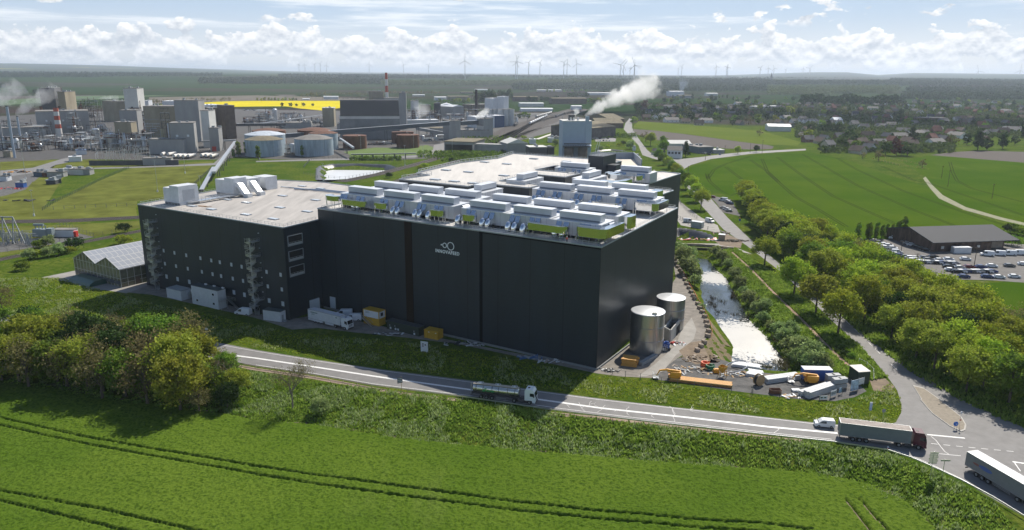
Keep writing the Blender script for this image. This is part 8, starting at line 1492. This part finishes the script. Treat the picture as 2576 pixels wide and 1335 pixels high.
# ---- steam
def steam(lab, p0, p1, r0, r1, dens, seed, sc=.06):
    d = p1-p0; L = d.length; a = MB(); n = 14; prof = [(L*k/10, (r0+(r1-r0)*k/10)*(1 if 0 < k < 10 else .1)) for k in range(11)]
    vs = [(x, r*math.cos(2*math.pi*i/n), r*math.sin(2*math.pi*i/n)) for x, r in prof for i in range(n)]; a.add(vs, [(j*n+i, j*n+(i+1) % n, (j+1)*n+(i+1) % n, (j+1)*n+i) for j in range(10) for i in range(n)]+[tuple(range(n)), tuple(10*n+i for i in range(n-1, -1, -1))])
    m = bpy.data.materials.new('steam'); m.use_nodes = True; nt = m.node_tree; nt.nodes.clear(); o = nn(nt, 'ShaderNodeOutputMaterial'); v = nn(nt, 'ShaderNodeVolumePrincipled'); v.inputs['Color'].default_value = (1, 1, 1, 1); v.inputs['Anisotropy'].default_value = .6
    tc_ = nn(nt, 'ShaderNodeTexCoord'); sp = nn(nt, 'ShaderNodeSeparateXYZ'); nt.links.new(tc_.outputs['Object'], sp.inputs[0]); rr = mth(nt, 'SQRT', mth(nt, 'ADD', mth(nt, 'POWER', mth(nt, 'ABSOLUTE', sp.outputs[1]), 2), mth(nt, 'POWER', mth(nt, 'ABSOLUTE', sp.outputs[2]), 2)))
    f = mth(nt, 'DIVIDE', rr, mth(nt, 'MULTIPLY_ADD', sp.outputs[0], (r1-r0)/L, r0)); nz = nn(nt, 'ShaderNodeTexNoise'); nz.inputs['Scale'].default_value = sc; nz.inputs['Detail'].default_value = 7; nz.inputs['Roughness'].default_value = .68
    mp = nn(nt, 'ShaderNodeMapping'); mp.inputs['Location'].default_value = (seed, 0, 0); nt.links.new(tc_.outputs['Object'], mp.inputs[0]); nt.links.new(mp.outputs[0], nz.inputs['Vector'])
    g_ = mth(nt, 'SUBTRACT', mth(nt, 'MULTIPLY', nz.outputs[0], 2.3), mth(nt, 'MULTIPLY_ADD', f, .8, .6)); g_ = mth(nt, 'MULTIPLY', mrange(nt, g_, 0, .3), dens); g_ = mth(nt, 'MULTIPLY', g_, mrange(nt, sp.outputs[0], L*.5, L, 1, .25)); nt.links.new(g_, v.inputs['Density']); nt.links.new(v.outputs[0], o.inputs['Volume'])
    ob = a.build('steam', m, loc=p0); ob.rotation_mode = 'QUATERNION'; ob.rotation_quaternion = d.to_track_quat('X', 'Z'); tag(ob, lab, 'steam', None, 'stuff')
def airp(x, y, Y):
    d = CR*(x-CX)/FPX+CU*(CY-y)/FPX+_f; return Vector(d*(Y/d[1]))+Vector((0, 0, HCAM))
steam('large white steam plume drifting right behind the blue tower', airp(1470, 292, 900), airp(1650, 196, 1010), 4, 30, .085, 3, .05); steam('small white puff on the blue tower roof', airp(1445, 296, 720), airp(1452, 274, 725), 1.5, 5, .25, 9, .2); steam('thin white steam wisp over the village', airp(1710, 232, 1500), airp(1722, 203, 1520), 7, 16, .05, 5, .05)
steam('white steam from the plant at the far left', airp(38, 290, 950), airp(150, 222, 990), 5, 20, .05, 13); steam('grey white steam at the left edge', airp(-10, 262, 960), airp(60, 215, 980), 10, 22, .035, 17); steam('thin flat wisp of steam behind the beige tank house', airp(247, 248, 1100), airp(300, 246, 1110), 2, 8, .08, 19, .12)
steam('steam rising from the pipework right of the lift tower', airp(1052, 300, 800), airp(1068, 265, 810), 6, 15, .05, 23, .09); steam('white steam jet beside the blue white hall', airp(1196, 297, 720), airp(1228, 275, 740), 2.5, 7, .2, 29, .15)
# ================================================================ DISTANCE
def atT(x, y):
    d = CR*(x-CX)/FPX+CU*(CY-y)/FPX+_f; t = np.concatenate([np.arange(300, 3000, 10.), np.geomspace(3000, 40000, 500)]); X, Y = d[0]*t, d[1]*t
    H_ = 47*smooth01((np.hypot(X, Y)-2500)/3600); k = np.argmax((HCAM+d[2]*t-H_ < 0) | (t > 39000)); return Vector((X[k], Y[k], H_[k]))
# village
HW = [C('brick', (.16, .085, .06), .9, var=.25, vscale=.5), C('render_cream', (.50, .45, .36), .85, var=.12, vscale=.5), C('render_white', (.78, .78, .76), .85), C('render_grey', (.26, .25, .23), .85, var=.15, vscale=.5)]
HR = [C('slate_roof', (.045, .05, .06), .6, var=.2, vscale=.4), C('tile_brown', (.11, .075, .055), .85, var=.3, vscale=.4), C('tile_grey', (.16, .15, .14), .8, var=.25, vscale=.4), C('tile_red', (.17, .06, .04), .85, var=.25, vscale=.4)]
HP = []
for i, (w, d, h, g, wi, ri) in enumerate([(12, 8, 3.4, 4, 0, 0), (14, 9, 3, 4.4, 1, 1), (11, 9, 5.5, 4, 1, 0), (13, 8.5, 3.2, 4.2, 2, 0), (16, 9, 3, 3.6, 3, 2), (10, 8, 5.5, 4.2, 0, 3), (12, 9, 3, 4, 3, 1), (22, 11, 4, 3.5, 2, 2), (14, 9, 3.4, 4.4, 0, 1)]):
    t = thing('house', None, None, (0, -900, -500)); a = MB(); a.box(-w/2, w/2, -d/2, d/2, 0, h); [a.xprism([(-d/2, h), (0, h+g), (d/2, h)], x0, x0+.3) for x0 in (-w/2, w/2-.3)]; a.build('wall', HW[wi], t)
    a = MB(); a.xprism([(-d/2-.6, h-.4), (0, h+g), (d/2+.6, h-.4), (d/2+.6, h-.15), (0, h+g+.3), (-d/2-.6, h-.15)], -w/2-.5, w/2+.5); a.build('roof', HR[ri], t); a = MB(); a.box(w*.3, w*.3+.9, -.4, .5, h+g*.5, h+g+1.2); a.build('chimney', HW[0], t)
    a = MB(); [a.box(x-.6, x+.6, -d/2-.05, -d/2+.02, z_, z_+1.2) for x in (-w*.33, 0, w*.33) for z_ in ((1., 3.7) if h > 5 else (1.,))]; x = a.build('window_row', GLASS, t); register(t); HP.append(t)
HD = ['brick house with slate roof', 'cream house with brown roof', 'two storey cream house', 'white house with slate roof', 'long grey house', 'brick house with red roof', 'grey house with brown roof', 'long white building with grey roof', 'brick house with brown roof']
SC = C('spotroof', (.3, .3, .3))
near = [z32(x, y) for x, y in [(600, 1005), (930, 960), (1010, 1020), (900, 1045), (1110, 960), (560, 925), (400, 930), (1000, 890), (1200, 900), (1240, 960), (1330, 900), (1480, 870), (1550, 860), (1680, 860), (1830, 880), (1760, 930), (1900, 890), (1640, 930), (2140, 790), (2270, 860), (2450, 830), (1400, 950), (960, 800), (860, 780), (1140, 790), (720, 900)]]+[z22(x, y) for x, y in [(1440, 700), (1530, 680), (1600, 730), (1740, 740), (1880, 760), (1640, 670), (1320, 620), (1870, 700), (2050, 600), (1580, 590), (1830, 600), (1350, 700)]]
L = []; occ = []
def addhouse(x, y, i=None, s=1.):
    i = random.randrange(len(HP)) if i is None else i; o = ccopy(HP[i], (x, y, 0), random.choice([.2, .35, 1.75, -.3, 1.9])+random.uniform(-.15, .15), None, s); tag(o, None, 'house', 'village houses'); o['i'] = i; L.append((o, *px((x, y, 0)))); occ.append((x, y))
for q in near: p = at(*q); addhouse(p.x, p.y, None, 1.05)
for k in range(7): p = z32.at(260+k*35, 738); addhouse(p.x, p.y, 3, .95)
for k in range(5): p = z32.at(500+k*55, 750); addhouse(p.x, p.y, 3, .9)
VIL = [(1640, 300), (1760, 318), (1880, 318), (1935, 330), (2010, 352), (2060, 372), (2130, 392), (2240, 398), (2330, 384), (2420, 362), (2640, 352), (2640, 262), (2400, 258), (2200, 262), (2030, 262), (1900, 262), (1760, 262), (1660, 268), (1600, 280)]
VP = [at(*p) for p in VIL]; vx0, vx1 = min(p.x for p in VP), max(p.x for p in VP); vy0, vy1 = min(p.y for p in VP), max(p.y for p in VP); VPL = [(p.x, p.y) for p in VP]; rv = random.Random(12)
for _ in range(6000):
    if len(L) > 205: break
    y = vy0+(vy1-vy0)*rv.random(); x = rv.uniform(vx0, vx1)
    if not inpoly(np.array([x]), np.array([y]), VPL)[0]: continue
    q = px((x, y, 0)); dm = 15+max(0, (y-600))*.018
    if q[0] < 2000 and q[1] > 322: continue
    if all((x-a)**2+(y-b)**2 > dm*dm for a, b in occ): addhouse(x, y)
rank_label(L, '{what}, {n} from left in village row {row}', lambda o: HD[o['i']])
for o, _, _ in L: del o['i']
ib('long white roofed shed in front of the village', z32, 0, 820, 230, 825, 770, 34, IL, C('bright_roof', (.72, .73, .74), .5), gable=-2.5); ib('dome roofed white hall among the houses', z32, 670, 740, 750, 740, 712, 16, IL, IW, gable=-5); ib('long slate school building with row of skylights', z32, 1520, 720, 1790, 722, 685, 18, IBR, RF); ib('pale flat roofed hall in the village centre', z32, 1330, 760, 1490, 760, 745, 14, IL, IW); ib('long flat building with bright parapets left in the village', z32, -130, 600, 135, 595, 572, 18, IG, IW)
# village trees
TL = []; nf = [F_MID, F_MID, F_DARK, F_BRN, F_CONE, F_MID, F_DARK]; n_t = 0
for _ in range(9000):
    if n_t > 235: break
    y = vy0-60+(vy1-vy0+250)*rv.random(); x = rv.uniform(vx0, vx1)
    q = px((x, y, 0)); 
    if q[0] < 1590 or q[0] > 2640 or not (inpoly(np.array([x]), np.array([y]), VPL)[0] or (262 > q[1] > 236)): continue
    if q[0] < 2000 and q[1] > 324: continue
    dm = 9+max(0, (y-600))*.009
    if all((x-a)**2+(y-b)**2 > dm*dm for a, b in occ): pr = rv.choice(nf) if rv.random() > .08 else F_COL; TL.append((put(pr, x, y, rv.uniform(.75, 1.15), 0, group='village trees'), *q)); occ.append((x, y)); n_t += 1
for x in [360, 400, 440, 470, 500, 540, 570, 610, 650, 690, 720, 760, 800, 840, 870, 910, 950, 990, 1050, 1080, 1120, 1150, 1190, 1230, 1270, 1300]: p = z32.at(x, 560+rv.uniform(-15, 10)); TL.append((put(F_DARK, p.x, p.y, rv.uniform(1.7, 2.3), 0, group='village trees'), *px(p)))
for q, pr, s in [((560, 640), F_MID, 1.2), ((740, 985), F_MID, 1.2), ((880, 1000), F_MID, .9), ((1180, 1060), F_MID, 1.3), ((1290, 1070), F_RED, 1.1), ((1400, 1070), F_MID, 1.3), ((1340, 1060), F_MID, 1.), ((810, 960), F_DARK, 1.2), ((520, 840), F_DARK, .9), ((560, 850), F_DARK, 1.), ((610, 850), F_DARK, .9), ((660, 850), F_DARK, 1.), ((710, 850), F_DARK, 1.), ((2110, 1010), F_CONE, 1.6), ((2360, 1000), F_CONE, 1.3), ((2000, 960), F_DARK, 1.1), ((1850, 970), F_BRN, 1.2), ((2200, 1010), F_DARK, .9), ((2480, 960), F_DARK, .8), ((1110, 690), F_MID, 1.3), ((100, 700), F_DARK, 1.6), ((150, 690), F_DARK, 1.3), ((220, 650), F_MID, 1.4), ((350, 900), F_BRN, .8), ((1110, 1120), F_BRN, .9), ((950, 1100), F_BRN, .6), ((1550, 1190), F_BRN, .7)]: p = z32.at(*q); TL.append((put(pr, p.x, p.y, s, 0, group='village trees'), *px(p)))
for q, pr, s in [((1320, 690), F_CONE, 1.2), ((1260, 620), F_DARK, 1.4), ((1330, 600), F_RED, 1.6), ((1430, 610), F_MID, 1.4), ((1270, 640), F_MID, 1.), ((1950, 600), F_DARK, 1.4), ((2010, 600), F_MID, 1.4), ((1640, 640), F_DARK, 1.2), ((1750, 660), F_MID, 1.2), ((1790, 640), F_MID, 1.), ((2380, 760), F_BRN, 1.4), ((2290, 740), F_MID, 1.2), ((2240, 735), F_MID, 1.), ((2100, 730), F_MID, 1.2), ((2050, 700), F_MID, 1.1), ((2470, 720), F_MID, 1.1), ((1890, 560), F_MID, 1.3), ((1345, 925), F_BRN, 1.1), ((2490, 870), F_BRN, .8), ((1205, 740), F_MID, .8), ((1235, 730), F_MID, .8)]: p = z22.at(*q); TL.append((put(pr, p.x, p.y, s, 0, group='village trees'), *px(p)))
rank_label(TL, '{what} village tree, {n} from the left in tree row {row} from the front', desc)
# trees and depots between the plant and the far woods
ML = []
for z, x0, x1, y, n, pr, s in [(z02, 1830, 2330, 520, 11, F_BRN, .9), (z02, 1480, 1760, 545, 6, F_BRN, 1.), (z12, 440, 760, 480, 7, F_BRN, 1.2), (z12, 830, 1130, 465, 9, F_BRN, 1.1), (z12, 1340, 1860, 448, 14, F_BRN, 1.1), (z12, 0, 430, 515, 12, F_MID, .7), (z12, 1620, 1800, 395, 6, F_DARK, .7), (z12, 2200, 2400, 545, 16, F_COL, 1.6), (z12, 2440, 2576, 500, 8, F_COL, 1.5), (z22, 0, 220, 420, 9, F_COL, 1.4), (z22, 60, 240, 520, 8, F_DARK, .9), (z22, 290, 460, 520, 8, F_DARK, 1.), (z22, 560, 780, 480, 8, F_DARK, 1.1), (z22, 780, 900, 540, 6, F_MID, 1.1), (z22, 930, 1100, 430, 7, F_DARK, 1.3), (z22, 240, 760, 430, 12, F_MID, 1.), (z12, 1830, 2150, 540, 8, F_MID, 1.), (z22, 0, 200, 690, 4, F_MID, .9), (z02, 10, 60, 400, 3, F_COL, 1.3), (z02, 90, 260, 440, 6, F_DARK, 1.1), (z02, 330, 560, 450, 6, F_DARK, 1.2), (z12, 220, 620, 575, 5, F_DARK, .6)]:
    for k in range(n): p = z.at(x0+(x1-x0)*(k+rv.uniform(.2, .8))/n, y+rv.uniform(-5, 5)); ML.append((put(pr, p.x, p.y, s*rv.uniform(.85, 1.2), 0, group='trees beyond the plant'), *px(p)))
rank_label(ML, '{what} tree beyond the plant, {n} from the left in row {row} from the front', desc)
DEP = [(z12, 1800, 1930, 510, 478, 20, IW, 'white walled depot beyond the plant'), (z12, 1930, 2140, 515, 470, 26, IB_, 'long sandy roofed depot beyond the plant'), (z12, 1580, 1700, 470, 455, 14, IL, 'low pale hall in the trading estate'), (z12, 680, 830, 500, 472, 20, IW, 'white hall in front of the brown tree row'), (z12, 470, 540, 505, 495, 10, IW, 'tiny white shed beside the rapeseed field'), (z12, 2210, 2330, 420, 400, 14, IW, 'pale blue hall behind the poplars'), (z12, 2060, 2190, 445, 428, 14, ID, 'dark hall at the estate edge'), (z22, 400, 750, 545, 490, 30, IBR, 'long tan roofed works beyond the rail yard'), (z22, 20, 260, 520, 475, 24, IBR, 'brown roofed works at the left of the rail yard'), (z22, 80, 320, 575, 540, 22, IL, 'grey roofed hall before the dark conifers'), (z22, 90, 410, 622, 595, 16, IW, 'row of white parked coaches hall'), (z22, 600, 700, 605, 568, 10, IW, 'small blue white hall by the tracks'), (z22, 770, 1000, 460, 435, 16, IW, 'white ribbed hall behind trees'), (z22, 260, 500, 430, 405, 16, IL, 'pale hall at the wood edge'), (z22, 820, 950, 410, 372, 12, IL, 'small blue hall at the wood edge'), (z22, 1590, 1730, 470, 420, 30, IW, 'white factory hall below the thin steam'), (z22, 1960, 2070, 470, 440, 20, IL, 'pale roofed hall beyond the village'), (z32, 1245, 1320, 355, 342, 14, IW, 'bright white barn far beyond the village'), (z22, 1680, 1830, 490, 460, 20, IG, 'dark grey hall below the thin steam'), (z32, 1310, 1390, 362, 350, 12, IW, 'second bright barn far beyond the village')]
for z, x0, x1, yb, yt, d, m, lab in DEP: ib(lab, z, x0, yb, x1, yb, yt, d, m, IW if m in (IW, IL) else ASB, gable=-1.5)
ib('distant dark factory block with tower', z32, 5, 350, 165, 350, 310, 60, ID, SOOT); ib('distant dark silo tower beyond the village', z22, 2345, 335, 2380, 335, 288, 30, ID, SOOT)
for i in range(34):
    z, x, y = (z12, 850+i*9, 492) if i < 26 else (z02, 2440+(i-26)*16, 605+(i % 2)*8); putcar(['grey', 'silver', 'black', 'blue', 'white'][i % 5], 'car', z.at(x, y), .2, '%s car in the far car compound, %s from the left of the line' % (['grey', 'silver', 'black', 'blue', 'white'][i % 5], ordw(i)), 'cars in the far compound')
# far woods: uncountable belts
def belt(lab, name, strips, H_, m, dens, seed, q=9, ls=3.0):
    r = np.random.default_rng(seed); P_ = []
    for x0, x1, y0, y1 in strips:
        n = int((x1-x0)*dens)
        for _ in range(n): x = r.uniform(x0, x1); p = atT(x, r.uniform(y0, y1)); P_.append(tuple(p))
    P_ = np.array(P_); n = len(P_); h = H_*r.uniform(.7, 1.25, n); c = np.repeat(P_, q, 0)+np.stack([r.normal(size=n*q)*H_*.23, r.normal(size=n*q)*H_*.23, np.repeat(h, q)*r.uniform(.15, 1, n*q)], 1); v, f = quads(c, ls, r); o = rawmesh(name, v, f, m); return tag(o, lab, 'wood', None, 'stuff')
L_HAZE = leafmat('leaf_distant', (.04, .06, .03), (.07, .09, .035), .25, 0); L_POP = leafmat('leaf_plantation', (.11, .13, .045), (.15, .16, .06), .3, 0)
belt('broad dark wood behind the black roofed store', 'far_wood', [(644, 860, 200, 213), (860, 975, 205, 214), (500, 644, 203, 212), (560, 700, 205, 212)], 17, L_HAZE, 5, 1); belt('thin woods across the plain at the left', 'far_wood', [(-60, 480, 186, 193), (-60, 250, 192, 196), (250, 560, 188, 194), (160, 420, 176, 179)], 15, L_HAZE, 2.2, 2); belt('pale poplar plantation behind the brown chimney', 'poplar_wood', [(960, 1300, 212, 217), (1290, 1560, 208, 216)], 19, L_POP, 6, 3, 8, 2.4)
belt('valley woods behind the village', 'far_wood', [(1290, 1600, 213, 228), (1600, 1935, 212, 232), (1660, 1935, 203, 210), (1550, 1700, 216, 238)], 16, L_HAZE, 6, 4); belt('pale plantation right of the church', 'poplar_wood', [(1932, 2090, 225, 241), (2090, 2260, 226, 236)], 20, L_POP, 7, 5, 9, 2.4); belt('long woods on the right plain', 'far_wood', [(1935, 2240, 208, 214), (2235, 2600, 206, 218), (2280, 2600, 226, 236), (2270, 2600, 240, 252), (2240, 2600, 200, 205)], 16, L_HAZE, 5, 6)
belt('hedges and copses near the horizon', 'far_wood', [(700, 1290, 190, 195), (1290, 1900, 192, 197), (1900, 2600, 195, 199), (860, 1180, 196, 199), (1380, 1620, 204, 206)], 14, L_HAZE, 2.2, 7)
belt('hedgerows and gardens filling the village', 'garden_shrubs', [(1600, 2600, 262, 305), (2000, 2600, 300, 350), (2060, 2400, 340, 388)], 4.5, L_FAR, 4.5, 8, 8, 1.3); belt('scrub along the railway and plant edges', 'rail_scrub', [(1050, 1290, 385, 400), (1140, 1300, 345, 372), (1100, 1240, 385, 410), (1440, 1600, 338, 350), (880, 1010, 400, 408)], 2.2, L_MID, 2.5, 9, 8, .6)
tufts('pond_reeds', 'brown reeds standing in the shallow middle of the pond', 1500, region([(1766, 735), (1850, 740), (1880, 790), (1905, 815), (1880, 822), (1800, 790), (1775, 765)], -2.2, (3., .8), .9), .3, 1.1, C('reed_brown', (.14, .11, .05), .9), 31, 3, .06)
tufts('pond_reeds', 'tan reeds along both waterlines of the pond', 1800, region([(1950, 850), (1990, 935), (1965, 940), (1900, 925), (1890, 915), (1975, 905), (1935, 850)], -2.2, (3., .7), .7), .3, 1.2, C('reed_tan', (.25, .22, .10), .9), 32, 3, .07)
# wind turbines
TB = [(z12, 430, 165, 147, 18, .4), (z12, 490, 175, 150, 24, .0), (z12, 590, 182, 150, 26, .9), (z12, 645, 182, 138, 26, .7), (z12, 708, 188, 157, 28, .2), (z12, 1137, 182, 147, 34, .1), (z12, 1484, 190, 150, 30, 1.7), (z12, 1735, 190, 155, 26, .8), (z12, 2102, 270, 113, 68, 0.02), (z22, 38, 270, 122, 60, .5), (z22, 53, 275, 120, 62, 1.9), (z22, 168, 262, 130, 36, .7), (z22, 282, 262, 132, 34, .5), (z22, 523, 272, 127, 36, .8), (z22, 555, 262, 142, 46, .1), (z22, 652, 265, 140, 52, 1.85), (z22, 1093, 300, 152, 78, .75), (z22, 1125, 282, 158, 56, .65), (z22, 1232, 290, 155, 76, 1.75), (z22, 1238, 275, 160, 60, 2.0), (z22, 1710, 232, 168, 30, .7), (z22, 2057, 262, 170, 34, 1.8), (z22, 2163, 265, 172, 26, .6), (z22, 2174, 275, 178, 30, 1.8), (z22, 2500, 275, 182, 30, .7), (z32, 5, 265, 185, 32, 0), (z32, 62, 265, 190, 34, 1.7), (z32, 355, 248, 192, 22, .1), (z32, 422, 250, 188, 38, .75), (z32, 2118, 280, 215, 62, 1.75), (z32, 2540, 270, 208, 62, .05), (z22, 1190, 215, 185, 16, .3), (z22, 1675, 220, 190, 14, .4), (z32, 180, 230, 200, 16, .6), (z32, 2100, 275, 236, 0, 0)]
TURB = C('turbine_white', (.30, .33, .37), .6)
for i, (z, x, yb, yh, bl, ph) in enumerate(sorted([t_ for t_ in TB if t_[4] > 0], key=lambda t_: t_[0](t_[1], 0)[0])):
    hp = (yb-yh)*.25; Y = min(14000, FPX*104/hp); d = CR*(z(x, yh)[0]-CX)/FPX+CU*(CY-z(x, yh)[1])/FPX+_f; p = Vector(d*(Y/d[1]))+Vector((0, 0, HCAM)); zg = terr(p.x, p.y)-1; hh = p.z-zg; t = thing('wind_turbine', 'wind turbine on the horizon, %s from the left' % ordw(i), 'wind turbine', (p.x, p.y, zg), 0, 'wind turbines on the horizon')
    sc = Y/FPX*.25; thick = max(1., Y/5000); a = MB(); a.cyl(0, 0, 0, hh, 2.4*thick, 8, 1.3*thick); a.build('tower', TURB, t); a = MB(); a.box(-1.8, 1.8, -3, 5, hh-1.5, hh+2.2); a.build('nacelle', TURB, t); a = MB()
    for k in range(3): th = ph+k*2*math.pi/3; L_ = bl*sc; a.bar((0, -3.5, hh), (L_*math.sin(th), -3.5, hh+L_*math.cos(th)), .6*thick, 2.2*thick)
    a.build('rotor', TURB, t)
# church spire far right of centre
p = atT(*z32(32, 300)); a = MB(); a.box(-5, 5, -5, 5, 0, 26); a.lathe(0, 0, [(6, 26), (0, 52)], 4); tag(a.build('church_tower', ID, loc=p), 'tiny church spire on the skyline beside the turbines', 'church')
# unseen clouds above the frame, added for the cloud shadow over the village
CM = mat('cloud_white', (.85, .85, .86), 1., spec=0)
for i, (x, y, rx, ry, seed) in enumerate(((900, 1240, 420, 160, 2), (420, 1500, 300, 140, 3))):
    zc = 1000; cx_, cy_ = x+zc/math.tan(SUN_EL)*math.sin(SUN_AZ), y+zc/math.tan(SUN_EL)*math.cos(SUN_AZ); a = MB(); r_ = random.Random(seed)
    for k in range(26): an, f = r_.uniform(0, 6.28), r_.random()**.5; r0 = r_.uniform(40, 85)*(1.2-f*.5); bx, by = math.cos(an)*f*rx, math.sin(an)*f*ry; a.lathe(bx, by, [(r0*math.cos(q), r0*.5*math.sin(q)) for q in np.linspace(-1.4, 1.57, 8)], 12)
    o = a.build('shade_cloud', CM, loc=(cx_, cy_, zc), smooth=True); tag(o, 'unseen cloud added above the frame to shade the village, %s' % ('right one', 'left one')[i], 'cloud', None, 'stuff')
# prototypes that only served as sources are removed
for o_ in [o for o in scene.collection.objects if o.get('proto')]+HP:
    for k_ in list(KIDS.get(o_.name, ())): bpy.data.objects.remove(k_)
    bpy.data.objects.remove(o_)
# ---------------------------------------------------------------- haze
if 1:
    me = MB().box(-47000, 47000, -1500, 47000, -30, 275); hb = me.build('haze', bpy.data.materials.new('haze_air'))
    m = hb.data.materials[0]; m.use_nodes = True; nt = m.node_tree; nt.nodes.clear(); o = nn(nt, 'ShaderNodeOutputMaterial')
    v = nn(nt, 'ShaderNodeVolumePrincipled'); v.inputs['Color'].default_value = (.74, .84, 1, 1); v.inputs['Density'].default_value = HAZE; v.inputs['Anisotropy'].default_value = .3
    nt.links.new(v.outputs[0], o.inputs['Volume']); hb['kind'] = 'stuff'; hb['label'] = 'pale haze veiling the distant plain'
seen = {}
for o_ in scene.collection.objects:
    if o_.parent is None and o_.get('label'):
        if o_['label'] in seen: print('DUPLABEL', o_['label'])
        seen[o_['label']] = 1
        n_ = len(o_['label'].split())
        if not 4 <= n_ <= 16: print('LABELLEN', n_, o_['label'])
print('objects', len(scene.collection.objects), 'top', len(seen))
